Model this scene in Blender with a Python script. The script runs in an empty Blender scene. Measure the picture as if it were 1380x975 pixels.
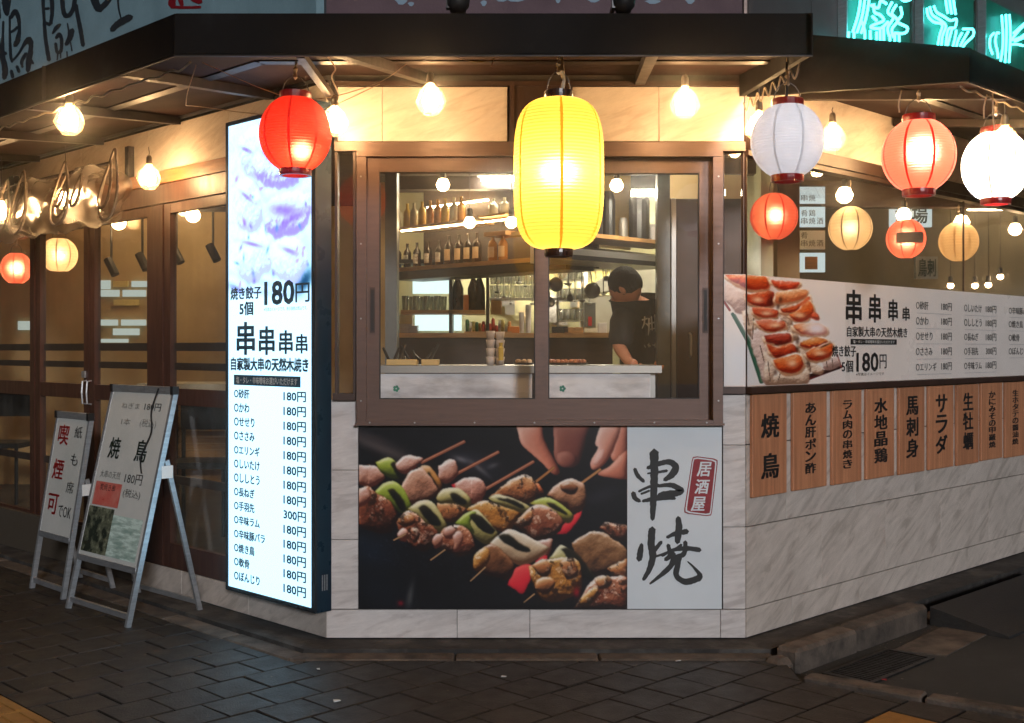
import bpy, bmesh, math, random
import numpy as np
from mathutils import Vector, Matrix

rnd = random.Random(7)
SC = bpy.context.scene
COL = SC.collection
# ------------------------------------------------------------------ camera, world, light
FPX, CX, HY, EYE, WALL_Y = 1574.0, 690.0, 470.0, 1.5, 6.05
cam_data = bpy.data.cameras.new('camera')
cam = bpy.data.objects.new('camera', cam_data)
COL.objects.link(cam)
cam.location = (0, 0, EYE)
cam.rotation_euler = (math.radians(90), 0, 0)
cam_data.sensor_width = 36.0
cam_data.lens = 36.0 * FPX / 1380.0
cam_data.shift_y = (HY - 487.5) / 1380.0
cam_data.clip_start = 0.05
cam_data.clip_end = 500
SC.camera = cam

world = bpy.data.worlds.new('World')
SC.world = world
world.use_nodes = True
wn = world.node_tree
bgn = wn.nodes['Background']
sky = wn.nodes.new('ShaderNodeTexSky')
sky.sky_type = 'NISHITA'
sky.sun_disc = False
sky.sun_elevation = math.radians(15)
sky.sun_rotation = math.radians(180 - 14)
sky.altitude = 0
wn.links.new(sky.outputs[0], bgn.inputs[0])
bgn.inputs[1].default_value = 0.008        # night: the sky is nearly black

sun_data = bpy.data.lights.new('street_light_fill', 'SUN')
sun_data.energy = 1.6                      # glow of the lit street across the road
sun_data.angle = math.radians(7)
sun_data.color = (0.93, 0.95, 1.0)
sun = bpy.data.objects.new('street_light_fill', sun_data)
COL.objects.link(sun)
sun.rotation_euler = (math.radians(90 - 15), 0, math.radians(14))

SC.view_settings.view_transform = 'Standard'
SC.view_settings.look = 'None'
SC.view_settings.exposure = 0.0
SC.view_settings.gamma = 1.0
SC.view_settings.use_curve_mapping = False
SC.cycles.use_denoising = True
SC.cycles.max_bounces = 8
SC.cycles.transparent_max_bounces = 16
SC.cycles.sample_clamp_indirect = 6.0
SC.cycles.caustics_reflective = False
SC.cycles.caustics_refractive = False

# ------------------------------------------------------------------ frames
R2 = math.sqrt(0.5)
def frame(origin, xdir):
    x = Vector(xdir).normalized(); z = Vector((0, 0, 1)); y = z.cross(x)
    m = Matrix((x, y, z)).transposed().to_4x4()
    return Matrix.Translation(Vector(origin)) @ m
W = Matrix.Identity(4)
CL, CR = (-0.961, WALL_Y, 0), (1.21, WALL_Y, 0)
FRONT = frame((0, WALL_Y, 0), (1, 0, 0))
LEFT = frame(CL, (1, -1, 0))        # local x to the right, y into the building; u is negative
RIGHT = frame(CR, (1, 1, 0))
def at(px, py, Y):
    return Vector(((px - CX) / FPX * Y, Y, EYE - (py - HY) / FPX * Y))
def pix(fr, px, py, off=0.0):
    """where the sight line through a photograph point meets the plane local y = off of a frame -> (u, z)"""
    inv = fr.inverted()
    o = inv @ Vector((0, 0, EYE)); d = (inv.to_3x3() @ Vector(((px - CX) / FPX, 1, -(py - HY) / FPX)))
    t = (off - o.y) / d.y
    p = o + d * t
    return p.x, p.z

# ------------------------------------------------------------------ objects
def tag(o, label=None, cat=None, group=None, kind=None):
    if label: o['label'] = label
    if cat: o['category'] = cat
    if group: o['group'] = group
    if kind: o['kind'] = kind
    return o
class Thing:
    """an Empty at the thing's base; parts are meshes given in the frame's coordinates"""
    def __init__(s, name, label, cat, fr=W, loc=(0, 0, 0), group=None, kind=None):
        s.fr, s.loc = fr, Vector(loc)
        s.o = bpy.data.objects.new(name, None)
        s.o.empty_display_size = 0.1
        COL.objects.link(s.o)
        s.o.matrix_world = fr @ Matrix.Translation(s.loc)
        tag(s.o, label, cat, group, kind)
    def add(s, name, bm, m, parent=None, smooth=False):
        bm.transform(Matrix.Translation(-s.loc))
        return finish(name, bm, m, parent or s.o, smooth)
    def put(s, name, me, loc, parent=None, rot=None):
        o = bpy.data.objects.new(name, me); COL.objects.link(o)
        o.parent = parent or s.o
        o.location = Vector(loc) - s.loc
        if rot: o.rotation_euler = rot
        return o
def finish(name, bm, m, parent=None, smooth=False):
    me = bpy.data.meshes.new(name)
    bm.to_mesh(me); bm.free()
    for mm in (m if isinstance(m, (list, tuple)) else [m]): me.materials.append(mm)
    if smooth:
        me.polygons.foreach_set('use_smooth', [True] * len(me.polygons))
    o = bpy.data.objects.new(name, me); COL.objects.link(o)
    o.parent = parent
    return o
def solo(name, bm, m, label=None, cat=None, fr=W, loc=(0, 0, 0), group=None, kind=None, smooth=False):
    bm.transform(Matrix.Translation(-Vector(loc)))
    o = finish(name, bm, m, None, smooth)
    o.matrix_world = fr @ Matrix.Translation(Vector(loc))
    return tag(o, label, cat, group, kind)
def copy_tree(o, parent=None):
    c = o.copy(); COL.objects.link(c)
    if parent is not None: c.parent = parent
    for ch in list(o.children): copy_tree(ch, c)
    return c

# ------------------------------------------------------------------ mesh builders
def B(): return bmesh.new()
def box(bm, x0, x1, y0, y1, z0, z1, bev=0.0):
    t = bmesh.new()
    bmesh.ops.create_cube(t, size=1)
    t.transform(Matrix.Translation(((x0 + x1) / 2, (y0 + y1) / 2, (z0 + z1) / 2)) @ Matrix.Diagonal((abs(x1 - x0), abs(y1 - y0), abs(z1 - z0), 1)))
    if bev: bmesh.ops.bevel(t, geom=t.edges[:], offset=bev, segments=1, affect='EDGES')
    merge(bm, t); return bm
def merge(bm, t):
    me = bpy.data.meshes.new('tmp'); t.to_mesh(me); t.free(); bm.from_mesh(me); bpy.data.meshes.remove(me)
def bx(*a, bev=0.0): return box(B(), *a, bev=bev)
def hexa(bm, pts):
    v = [bm.verts.new(p) for p in pts]
    for f in ((0, 3, 2, 1), (4, 5, 6, 7), (0, 1, 5, 4), (1, 2, 6, 5), (2, 3, 7, 6), (3, 0, 4, 7)): bm.faces.new([v[i] for i in f])
    return bm
def beam(bm, a, b, w, h):
    """rectangular bar from a to b"""
    a, b = Vector(a), Vector(b); d = (b - a).normalized()
    up = Vector((0, 0, 1)) if abs(d.z) < 0.95 else Vector((0, 1, 0))
    s = d.cross(up).normalized() * w / 2; u = s.cross(d).normalized() * h / 2
    return hexa(bm, [a - s - u, a + s - u, a + s + u, a - s + u, b - s - u, b + s - u, b + s + u, b - s + u])
def tube(bm, pts, r, seg=8, cap=True):
    pts = [Vector(p) for p in pts]; rings = []
    n = len(pts); prev = None
    for i, p in enumerate(pts):
        d = (pts[min(i + 1, n - 1)] - pts[max(i - 1, 0)]).normalized()
        if prev is None:
            ref = Vector((0, 0, 1)) if abs(d.z) < 0.9 else Vector((1, 0, 0))
            s = d.cross(ref).normalized()
        else:
            s = (prev - d * prev.dot(d)).normalized()
        prev = s; u = d.cross(s)
        rr = r[i] if isinstance(r, (list, tuple)) else r
        rings.append([bm.verts.new(p + (s * math.cos(2 * math.pi * k / seg) + u * math.sin(2 * math.pi * k / seg)) * rr) for k in range(seg)])
    for a, b in zip(rings, rings[1:]):
        for k in range(seg): bm.faces.new((a[k], a[(k + 1) % seg], b[(k + 1) % seg], b[k]))
    if cap:
        bm.faces.new(rings[0][::-1]); bm.faces.new(rings[-1])
    return bm
def lathe(bm, prof, c, seg=24, a0=0.0, a1=2 * math.pi):
    """prof: (r, z) list; revolve about a vertical axis through c"""
    c = Vector(c); rings = []; full = abs(a1 - a0 - 2 * math.pi) < 1e-6
    n = seg if full else seg + 1
    for r, z in prof:
        rings.append([bm.verts.new(c + Vector((r * math.cos(a0 + (a1 - a0) * k / seg), r * math.sin(a0 + (a1 - a0) * k / seg), z))) for k in range(n)])
    for a, b in zip(rings, rings[1:]):
        for k in range(seg):
            j = (k + 1) % n
            bm.faces.new((a[k], a[j], b[j], b[k]))
    return bm
def catmull(pts, n=6):
    out = []
    P = [tuple(pts[0])] + [tuple(p) for p in pts] + [tuple(pts[-1])]
    for i in range(1, len(P) - 2):
        for k in range(n):
            t = k / n
            out.append(tuple(0.5 * (2 * b + (c - a) * t + (2 * a - 5 * b + 4 * c - d) * t * t + (3 * b - a - 3 * c + d) * t ** 3)
                             for a, b, c, d in zip(P[i - 1], P[i], P[i + 1], P[i + 2])))
    out.append(tuple(P[-2])); return out

# lettering
_tc = {}
def glyphs(s, bold=0.0):
    k = (s, bold)
    if k not in _tc:
        cu = bpy.data.curves.new('lettering', 'FONT'); cu.body = s; cu.size = 1.0
        cu.resolution_u = 2; cu.offset = bold; cu.align_x = 'LEFT'
        o = bpy.data.objects.new('lettering', cu); COL.objects.link(o)
        dg = bpy.context.evaluated_depsgraph_get()
        me = bpy.data.meshes.new_from_object(o.evaluated_get(dg))
        bpy.data.objects.remove(o); bpy.data.curves.remove(cu)
        _tc[k] = me
    return _tc[k]
def letter(bm, s, x0, x1, z0, z1, y, bold=0.0, shear=0.0, slope=0.0):
    """fit a word into the rectangle x0..x1, z0..z1 at depth y, facing local -y"""
    me = glyphs(s, 0.0)
    if not me.vertices: return bm
    co = np.array([v.co[:] for v in me.vertices])
    mn, mx = co.min(0), co.max(0)
    n = max(len(s), 1); bw = bold * .8 * (x1 - x0) / n; bh = bold * .45 * (z1 - z0)
    shifts = ((0, 0),) if bold < .005 else ((-bw, -bh), (bw, bh), (-bw, bh), (bw, -bh)) if bold > .02 else ((-bw, 0), (bw, 0))
    for k, (sx, sz) in enumerate(shifts):
        t = bmesh.new(); t.from_mesh(me)
        for v in t.verts:
            a = (v.co.x - mn[0]) / max(mx[0] - mn[0], 1e-6); b = (v.co.y - mn[1]) / max(mx[1] - mn[1], 1e-6)
            v.co = Vector((x0 + (x1 - x0) * a + shear * b + sx, y - k * .00012, z0 + (z1 - z0) * b + slope * a + sz))
        merge(bm, t)
    return bm
def column(bm, s, xc, w, z1, z0, y, bold=0.0):
    """characters one below the other"""
    n = len(s); h = (z1 - z0) / n
    for i, ch in enumerate(s):
        hh = h * 0.86; ww = w * (0.9 if ch not in 'ー' else 0.25)
        letter(bm, ch, xc - ww / 2, xc + ww / 2, z1 - i * h - hh, z1 - i * h, y, bold)
    return bm
def brush(bm, pts, y, fn, seedv=0):
    """a brush stroke: pts (px, py, width) in a drawing; fn maps a drawing point to (x, z)"""
    P = catmull(pts, 7); rr = random.Random(seedv); vs = []
    for i, (a, b, w) in enumerate(P):
        a0, b0, _ = P[max(i - 1, 0)]; a1, b1, _ = P[min(i + 1, len(P) - 1)]
        dx, dy = a1 - a0, b1 - b0; L = math.hypot(dx, dy) or 1
        nx, ny = -dy / L, dx / L
        w1 = w / 2 * (1 + rr.uniform(-.10, .10)); w2 = w / 2 * (1 + rr.uniform(-.10, .10))
        q0, q1 = fn(a + nx * w1, b + ny * w1), fn(a - nx * w2, b - ny * w2)
        vs.append((bm.verts.new((q0[0], y, q0[1])), bm.verts.new((q1[0], y, q1[1]))))
    for (a, b), (c, d) in zip(vs, vs[1:]): bm.faces.new((a, b, d, c))
    # rounded ends
    for (idx, nb) in ((0, 1), (-1, -2)):
        a, b, w = P[idx]; a2, b2, _ = P[nb]
        L = math.hypot(a - a2, b - b2) or 1
        tip = fn(a + (a - a2) / L * w * .42, b + (b - b2) / L * w * .42)
        t = bm.verts.new((tip[0], y, tip[1])); bm.faces.new((vs[idx][0], t, vs[idx][1]))
    return bm

# ------------------------------------------------------------------ materials
def new_mat(name):
    m = bpy.data.materials.new(name); m.use_nodes = True
    nt = m.node_tree; nt.nodes.clear()
    return m, nt, nt.nodes, nt.links
def rgb(h):
    """sRGB 0..255 triple -> linear"""
    return tuple((c / 255 / 12.92) if c / 255 <= .04045 else ((c / 255 + .055) / 1.055) ** 2.4 for c in h) + (1,)
def lin(r, g, b): return (r, g, b, 1)
def pbr(name, c1, c2=None, rough=0.5, metal=0.0, scale=8.0, bump=0.0, bscale=60.0, stretch=(1, 1, 1), rvar=0.15, rot=(0, 0, 0), detail=6,
        spec=0.5, lo=.3, hi=.7, coat=0.0, rand=0.0, emis=0.0):
    """noise-mixed colour, roughness variation and fine bump"""
    m, nt, N, L = new_mat(name)
    out = N.new('ShaderNodeOutputMaterial'); p = N.new('ShaderNodeBsdfPrincipled'); L.new(p.outputs[0], out.inputs[0])
    tc = N.new('ShaderNodeTexCoord'); mp = N.new('ShaderNodeMapping'); mp.inputs['Scale'].default_value = stretch; mp.inputs['Rotation'].default_value = rot
    oi = N.new('ShaderNodeObjectInfo'); vm = N.new('ShaderNodeVectorMath'); vm.operation = 'SCALE'
    cmb = N.new('ShaderNodeCombineXYZ')
    for i in range(3): L.new(oi.outputs['Random'], cmb.inputs[i])
    L.new(cmb.outputs[0], vm.inputs[0]); vm.inputs['Scale'].default_value = 37.0
    ad = N.new('ShaderNodeVectorMath'); ad.operation = 'ADD'
    L.new(tc.outputs['Object'], mp.inputs[0]); L.new(mp.outputs[0], ad.inputs[0]); L.new(vm.outputs[0], ad.inputs[1])
    n1 = N.new('ShaderNodeTexNoise'); n1.inputs['Scale'].default_value = scale; n1.inputs['Detail'].default_value = detail; n1.inputs['Roughness'].default_value = .6
    L.new(ad.outputs[0], n1.inputs['Vector'])
    mr = N.new('ShaderNodeMapRange'); mr.inputs[1].default_value = lo; mr.inputs[2].default_value = hi; L.new(n1.outputs['Fac'], mr.inputs[0])
    mix = N.new('ShaderNodeMix'); mix.data_type = 'RGBA'; mix.inputs[6].default_value = c1; mix.inputs[7].default_value = c2 or c1
    L.new(mr.outputs[0], mix.inputs[0]); col = mix.outputs[2]
    if rand:
        hsv = N.new('ShaderNodeHueSaturation'); mm = N.new('ShaderNodeMapRange'); mm.inputs[3].default_value = 1 - rand; mm.inputs[4].default_value = 1 + rand
        L.new(oi.outputs['Random'], mm.inputs[0]); L.new(mm.outputs[0], hsv.inputs['Value']); L.new(col, hsv.inputs['Color']); col = hsv.outputs[0]
    L.new(col, p.inputs['Base Color'])
    rr = N.new('ShaderNodeMapRange'); rr.inputs[3].default_value = max(rough - rvar, .02); rr.inputs[4].default_value = min(rough + rvar, 1)
    L.new(n1.outputs['Fac'], rr.inputs[0]); L.new(rr.outputs[0], p.inputs['Roughness'])
    p.inputs['Metallic'].default_value = metal; p.inputs['Specular IOR Level'].default_value = spec
    if coat: p.inputs['Coat Weight'].default_value = coat; p.inputs['Coat Roughness'].default_value = .08
    if bump:
        n2 = N.new('ShaderNodeTexNoise'); n2.inputs['Scale'].default_value = bscale; n2.inputs['Detail'].default_value = 4; L.new(ad.outputs[0], n2.inputs['Vector'])
        bp = N.new('ShaderNodeBump'); bp.inputs['Strength'].default_value = bump; bp.inputs['Distance'].default_value = .01
        L.new(n2.outputs['Fac'], bp.inputs['Height']); L.new(bp.outputs[0], p.inputs['Normal'])
    return m
def stains(m, scale, amt, lo=.56, hi=.66, col=(.01, .009, .008, 1)):
    """irregular darker or lighter marks over a Principled material's colour, in world space"""
    nt = m.node_tree; N, L = nt.nodes, nt.links
    p = next(n for n in N if n.type == 'BSDF_PRINCIPLED'); src = p.inputs['Base Color'].links[0].from_socket
    g = N.new('ShaderNodeNewGeometry'); n = N.new('ShaderNodeTexNoise'); n.inputs['Scale'].default_value = scale; n.inputs['Detail'].default_value = 5; n.inputs['Roughness'].default_value = .65
    L.new(g.outputs['Position'], n.inputs['Vector'])
    r = N.new('ShaderNodeMapRange'); r.inputs[1].default_value = lo; r.inputs[2].default_value = hi; r.inputs[4].default_value = amt; L.new(n.outputs['Fac'], r.inputs[0])
    x = N.new('ShaderNodeMix'); x.data_type = 'RGBA'; x.inputs[7].default_value = col; L.new(r.outputs[0], x.inputs[0]); L.new(src, x.inputs[6]); L.new(x.outputs[2], p.inputs['Base Color'])
def emit(name, c, s):
    m, nt, N, L = new_mat(name)
    out = N.new('ShaderNodeOutputMaterial'); e = N.new('ShaderNodeEmission'); e.inputs[0].default_value = c; e.inputs[1].default_value = s
    L.new(e.outputs[0], out.inputs[0]); return m
def schlick(N, L, k=1.0, f0=.04):
    lw = N.new('ShaderNodeLayerWeight'); lw.inputs[0].default_value = .5
    pw = N.new('ShaderNodeMath'); pw.operation = 'POWER'; pw.inputs[1].default_value = 5; L.new(lw.outputs['Facing'], pw.inputs[0])
    mr = N.new('ShaderNodeMapRange'); mr.inputs[3].default_value = f0 * k; mr.inputs[4].default_value = .9; L.new(pw.outputs[0], mr.inputs[0])
    return mr
def glass(name, tint=(1, 1, 1, 1), rough=0.0, base=0.04, dirt=0.0, refl=1.0):
    """thin pane: clear, with a Fresnel reflection and a little dust"""
    m, nt, N, L = new_mat(name)
    out = N.new('ShaderNodeOutputMaterial'); tr = N.new('ShaderNodeBsdfTransparent'); tr.inputs[0].default_value = tint
    gl = N.new('ShaderNodeBsdfGlossy'); gl.inputs['Roughness'].default_value = rough
    mu = schlick(N, L, refl)
    mix = N.new('ShaderNodeMixShader'); L.new(mu.outputs[0], mix.inputs[0]); L.new(tr.outputs[0], mix.inputs[1]); L.new(gl.outputs[0], mix.inputs[2])
    last = mix
    if dirt:
        df = N.new('ShaderNodeBsdfDiffuse'); df.inputs[0].default_value = (.6, .58, .54, 1)
        tc = N.new('ShaderNodeTexCoord'); mp = N.new('ShaderNodeMapping'); mp.inputs['Scale'].default_value = (6, 6, .9)
        nz = N.new('ShaderNodeTexNoise'); nz.inputs['Scale'].default_value = 2.2; nz.inputs['Detail'].default_value = 7
        mr = N.new('ShaderNodeMapRange'); mr.inputs[1].default_value = .35; mr.inputs[2].default_value = .8; mr.inputs[3].default_value = dirt * .3; mr.inputs[4].default_value = dirt
        L.new(tc.outputs['Object'], mp.inputs[0]); L.new(mp.outputs[0], nz.inputs['Vector']); L.new(nz.outputs['Fac'], mr.inputs[0])
        m2 = N.new('ShaderNodeMixShader'); L.new(mr.outputs[0], m2.inputs[0]); L.new(last.outputs[0], m2.inputs[1]); L.new(df.outputs[0], m2.inputs[2]); last = m2
    L.new(last.outputs[0], out.inputs[0]); return m
def paper(name, c, trans=0.6, rough=.9, hot=.16):
    """lantern paper: light from inside shines through, light from outside scatters"""
    m, nt, N, L = new_mat(name)
    out = N.new('ShaderNodeOutputMaterial'); t = N.new('ShaderNodeBsdfTranslucent'); d = N.new('ShaderNodeBsdfPrincipled')
    d.inputs['Roughness'].default_value = .55
    tc = N.new('ShaderNodeTexCoord'); nz = N.new('ShaderNodeTexNoise'); nz.inputs['Scale'].default_value = 14; nz.inputs['Detail'].default_value = 6
    L.new(tc.outputs['Object'], nz.inputs['Vector'])
    mx = N.new('ShaderNodeMix'); mx.data_type = 'RGBA'; mx.inputs[6].default_value = c; mx.inputs[7].default_value = tuple(v * .8 for v in c[:3]) + (1,)
    L.new(nz.outputs['Fac'], mx.inputs[0]); L.new(mx.outputs[2], t.inputs[0]); L.new(mx.outputs[2], d.inputs['Base Color'])
    mix = N.new('ShaderNodeMixShader'); mix.inputs[0].default_value = trans
    L.new(d.outputs[0], mix.inputs[1]); L.new(t.outputs[0], mix.inputs[2])
    rf = N.new('ShaderNodeBsdfRefraction'); rf.inputs['IOR'].default_value = 1.5; rf.inputs['Roughness'].default_value = .75; rf.inputs[0].default_value = tuple(v ** .5 for v in c[:3]) + (1,)
    m2 = N.new('ShaderNodeMixShader'); m2.inputs[0].default_value = hot * trans; L.new(mix.outputs[0], m2.inputs[1]); L.new(rf.outputs[0], m2.inputs[2])
    L.new(m2.outputs[0], out.inputs[0]); return m
def marble(name, c1, c2, c3, ang=0.55, rough=.35):
    """pale stone-look tile with slanting grey veins; every tile gets its own piece of the pattern"""
    m, nt, N, L = new_mat(name)
    out = N.new('ShaderNodeOutputMaterial'); p = N.new('ShaderNodeBsdfPrincipled'); L.new(p.outputs[0], out.inputs[0])
    tc = N.new('ShaderNodeTexCoord'); oi = N.new('ShaderNodeObjectInfo')
    cmb = N.new('ShaderNodeCombineXYZ')
    for i in range(3): L.new(oi.outputs['Random'], cmb.inputs[i])
    sc = N.new('ShaderNodeVectorMath'); sc.operation = 'SCALE'; sc.inputs['Scale'].default_value = 51; L.new(cmb.outputs[0], sc.inputs[0])
    mp = N.new('ShaderNodeMapping'); mp.vector_type = 'TEXTURE'; mp.inputs['Rotation'].default_value = (0, -ang, 0); mp.inputs['Scale'].default_value = (1.0, 1, .2)
    L.new(tc.outputs['Object'], mp.inputs[0])
    ad = N.new('ShaderNodeVectorMath'); ad.operation = 'ADD'; L.new(mp.outputs[0], ad.inputs[0]); L.new(sc.outputs[0], ad.inputs[1])
    n1 = N.new('ShaderNodeTexNoise'); n1.inputs['Scale'].default_value = 2.6; n1.inputs['Detail'].default_value = 9; n1.inputs['Roughness'].default_value = .62; n1.inputs['Distortion'].default_value = 1.3
    n2 = N.new('ShaderNodeTexNoise'); n2.inputs['Scale'].default_value = 9; n2.inputs['Detail'].default_value = 6; n2.inputs['Roughness'].default_value = .7
    L.new(ad.outputs[0], n1.inputs['Vector']); L.new(ad.outputs[0], n2.inputs['Vector'])
    r = N.new('ShaderNodeValToRGB'); r.color_ramp.elements[0].position = .36; r.color_ramp.elements[0].color = c3
    r.color_ramp.elements[1].position = .62; r.color_ramp.elements[1].color = c1
    e = r.color_ramp.elements.new(.48); e.color = c2
    L.new(n1.outputs['Fac'], r.inputs[0])
    mr = N.new('ShaderNodeMapRange'); mr.inputs[1].default_value = .3; mr.inputs[2].default_value = .75; mr.inputs[3].default_value = .86; mr.inputs[4].default_value = 1.06
    L.new(n2.outputs['Fac'], mr.inputs[0])
    hs = N.new('ShaderNodeHueSaturation'); L.new(r.outputs[0], hs.inputs['Color']); L.new(mr.outputs[0], hs.inputs['Value']); L.new(hs.outputs[0], p.inputs['Base Color'])
    p.inputs['Roughness'].default_value = rough
    bp = N.new('ShaderNodeBump'); bp.inputs['Strength'].default_value = .15; bp.inputs['Distance'].default_value = .003
    L.new(n2.outputs['Fac'], bp.inputs['Height']); L.new(bp.outputs[0], p.inputs['Normal'])
    return m
def printed(name, attr='print', rough=.35, emission=0.0, gloss=.5):
    m, nt, N, L = new_mat(name)
    out = N.new('ShaderNodeOutputMaterial'); a = N.new('ShaderNodeAttribute'); a.attribute_name = attr
    if emission:
        e = N.new('ShaderNodeEmission'); e.inputs[1].default_value = emission; L.new(a.outputs['Color'], e.inputs[0]); L.new(e.outputs[0], out.inputs[0])
    else:
        p = N.new('ShaderNodeBsdfPrincipled'); L.new(a.outputs['Color'], p.inputs['Base Color']); p.inputs['Roughness'].default_value = rough
        p.inputs['Specular IOR Level'].default_value = gloss
        L.new(p.outputs[0], out.inputs[0])
    return m

M = {}
M['marble'] = marble('pale_marble_tile', rgb((226, 219, 215)), rgb((214, 206, 202)), rgb((184, 175, 171)))
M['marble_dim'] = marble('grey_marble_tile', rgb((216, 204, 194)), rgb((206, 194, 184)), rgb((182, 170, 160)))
M['marble_front'] = marble('pale_streaked_tile', rgb((226, 219, 215)), rgb((216, 208, 204)), rgb((196, 187, 183)), ang=.16)
M['beige'] = marble('plain_beige_panel', rgb((224, 212, 200)), rgb((220, 207, 194)), rgb((208, 192, 178)), ang=.35)
M['joint'] = pbr('dark_joint', rgb((70, 64, 60)), rgb((50, 46, 44)), rough=.9)
M['bronze'] = pbr('brown_aluminium', rgb((104, 82, 73)), rgb((92, 72, 64)), rough=.42, metal=.25, scale=5, stretch=(1, 1, 12), bump=.05, bscale=90)
M['bronze_dark'] = pbr('dark_brown_aluminium', rgb((74, 54, 46)), rgb((58, 42, 36)), rough=.45, metal=.2, scale=6)
M['gasket'] = pbr('black_rubber', lin(.012, .011, .011), rough=.6)
M['doorwood'] = pbr('dark_red_brown_door', rgb((86, 54, 42)), rgb((60, 37, 30)), rough=.42, scale=7, stretch=(4, 4, .5), bump=.08, bscale=50)
M['trimwood'] = pbr('warm_wood_trim', rgb((170, 110, 62)), rgb((130, 82, 45)), rough=.5, scale=9, stretch=(.6, 4, 4), bump=.1)
M['awning'] = pbr('dark_awning_steel', rgb((17, 13, 13)), rgb((12, 10, 10)), rough=.7, spec=.12, scale=3, bump=.05)
M['soffit'] = pbr('red_brown_soffit', rgb((46, 23, 16)), rgb((32, 17, 13)), rough=.85, spec=.15, scale=3, stretch=(1, 1, 1), bump=.1, bscale=30)
M['steelbar'] = pbr('brown_steel_bar', rgb((44, 32, 28)), rgb((30, 23, 20)), rough=.5, metal=.4, scale=12)
M['alu'] = pbr('brushed_aluminium', rgb((190, 192, 195)), rgb((160, 162, 166)), rough=.35, metal=.6, scale=10, stretch=(1, 1, 8))
M['black'] = pbr('black_plastic', lin(.012, .012, .013), lin(.02, .02, .021), rough=.4)
M['blackmetal'] = pbr('black_metal_case', lin(.018, .018, .02), lin(.03, .03, .034), rough=.33, metal=.3)
M['ink'] = pbr('black_ink', lin(.012, .012, .013), lin(.02, .02, .02), rough=.55)
M['inkwhite'] = pbr('white_ink', lin(.75, .75, .73), rough=.6)
M['inkred'] = pbr('red_ink', rgb((190, 40, 38)), rgb((165, 30, 34)), rough=.5)
M['stampred'] = pbr('stamp_red', rgb((152, 22, 34)), rgb((128, 16, 28)), rough=.5, scale=40)
M['whiteprint'] = pbr('white_printed_board', rgb((226, 232, 236)), rgb((214, 221, 226)), rough=.4, scale=3)
M['banner'] = pbr('off_white_banner', rgb((240, 232, 226)), rgb((230, 221, 214)), rough=.3, scale=2)
M['plaque'] = pbr('cedar_plaque', rgb((204, 142, 104)), rgb((168, 112, 80)), rough=.5, scale=4, stretch=(9, 9, .5), bump=.06, bscale=40, rand=.1)
M['panes'] = glass('window_glass', dirt=.03)
M['paned'] = glass('dusty_door_glass', tint=(.92, .9, .86, 1), dirt=.05, refl=1.3)
M['rope'] = pbr('twine', rgb((196, 176, 150)), rgb((150, 130, 108)), rough=.9)
M['wire'] = pbr('cable', lin(.06, .05, .045), rough=.5)
M['capred'] = pbr('lacquered_red_ring', rgb((150, 18, 22)), rgb((110, 12, 16)), rough=.3)
M['capblack'] = pbr('lacquered_black_ring', rgb((48, 28, 24)), rgb((28, 18, 16)), rough=.3)
M['red_paper'] = paper('red_paper', lin(.84, .045, .022), .74, hot=.35)
M['orange_paper'] = paper('orange_paper', lin(.92, .15, .085), .75, hot=.55)
M['yellow_paper'] = paper('yellow_paper', lin(.92, .56, .085), .8, hot=.18)
M['white_paper'] = paper('white_paper', lin(.86, .86, .88), .45, hot=.0)
M['lit_paper'] = paper('white_paper_lit', lin(.85, .82, .78), .8)
M['cream_paper'] = paper('cream_paper', lin(.72, .56, .34), .6)
M['seam_red'] = paper('red_seam', lin(.86, .05, .03), .7)
M['seam_yellow'] = paper('yellow_seam', lin(.98, .74, .10), .85)
M['seam_white'] = paper('white_seam', lin(.93, .93, .95), .45, hot=0)
M['seam_cream'] = paper('cream_seam', lin(.3, .22, .12), .3)
M['bulb'] = emit('glowing_bulb', lin(1.0, .60, .27), 215)
M['bulbsmall'] = emit('glowing_lamp', lin(1.0, .66, .34), 40)
M['socket'] = pbr('bulb_socket', lin(.25, .2, .15), lin(.1, .08, .06), rough=.35, metal=.8)
M['cement'] = pbr('dark_cement', rgb((60, 56, 53)), rgb((36, 34, 33)), rough=.85, scale=6, bump=.5, bscale=45)
M['kerbstone'] = pbr('weathered_kerbstone', rgb((108, 96, 86)), rgb((58, 52, 47)), rough=.85, scale=8, bump=.6, bscale=70, rand=.2)
M['paver'] = pbr('dark_paver', rgb((41, 37, 35)), rgb((25, 23, 23)), rough=.55, scale=9, bump=.5, bscale=120, rand=.22, rvar=.2)
M['tactile'] = pbr('yellow_tactile', rgb((176, 128, 58)), rgb((140, 98, 44)), rough=.8, scale=12, bump=.4)
M['sandjoint'] = pbr('joint_sand', rgb((34, 31, 30)), rgb((26, 24, 23)), rough=.95, bump=.3)
M['asphalt'] = pbr('asphalt', lin(.018, .018, .018), lin(.03, .03, .029), rough=.85, scale=40, bump=.7, bscale=180)
M['iron'] = pbr('cast_iron', lin(.05, .05, .05), lin(.02, .02, .02), rough=.5, metal=.6, scale=20, bump=.2)

stains(M['paver'], 2.2, .6, .5, .7); stains(M['paver'], 26, .55, .70, .74, (.12, .11, .10, 1)); stains(M['kerbstone'], 5, .75, .54, .72, (.012, .011, .010, 1))
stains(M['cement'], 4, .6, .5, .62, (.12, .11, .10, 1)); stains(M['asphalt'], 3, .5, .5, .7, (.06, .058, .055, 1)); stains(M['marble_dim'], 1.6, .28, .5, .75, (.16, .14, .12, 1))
stains(M['marble_front'], 3.1, .12, .52, .75, (.2, .18, .16, 1)); stains(M['marble'], 3.1, .14, .52, .75, (.2, .18, .16, 1)); stains(M['bronze'], 9, .35, .58, .72, (.05, .04, .035, 1)); stains(M['awning'], 4, .4, .55, .7, (.03, .028, .028, 1)); stains(M['alu'], 14, .4, .55, .7, (.2, .2, .2, 1))
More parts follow.
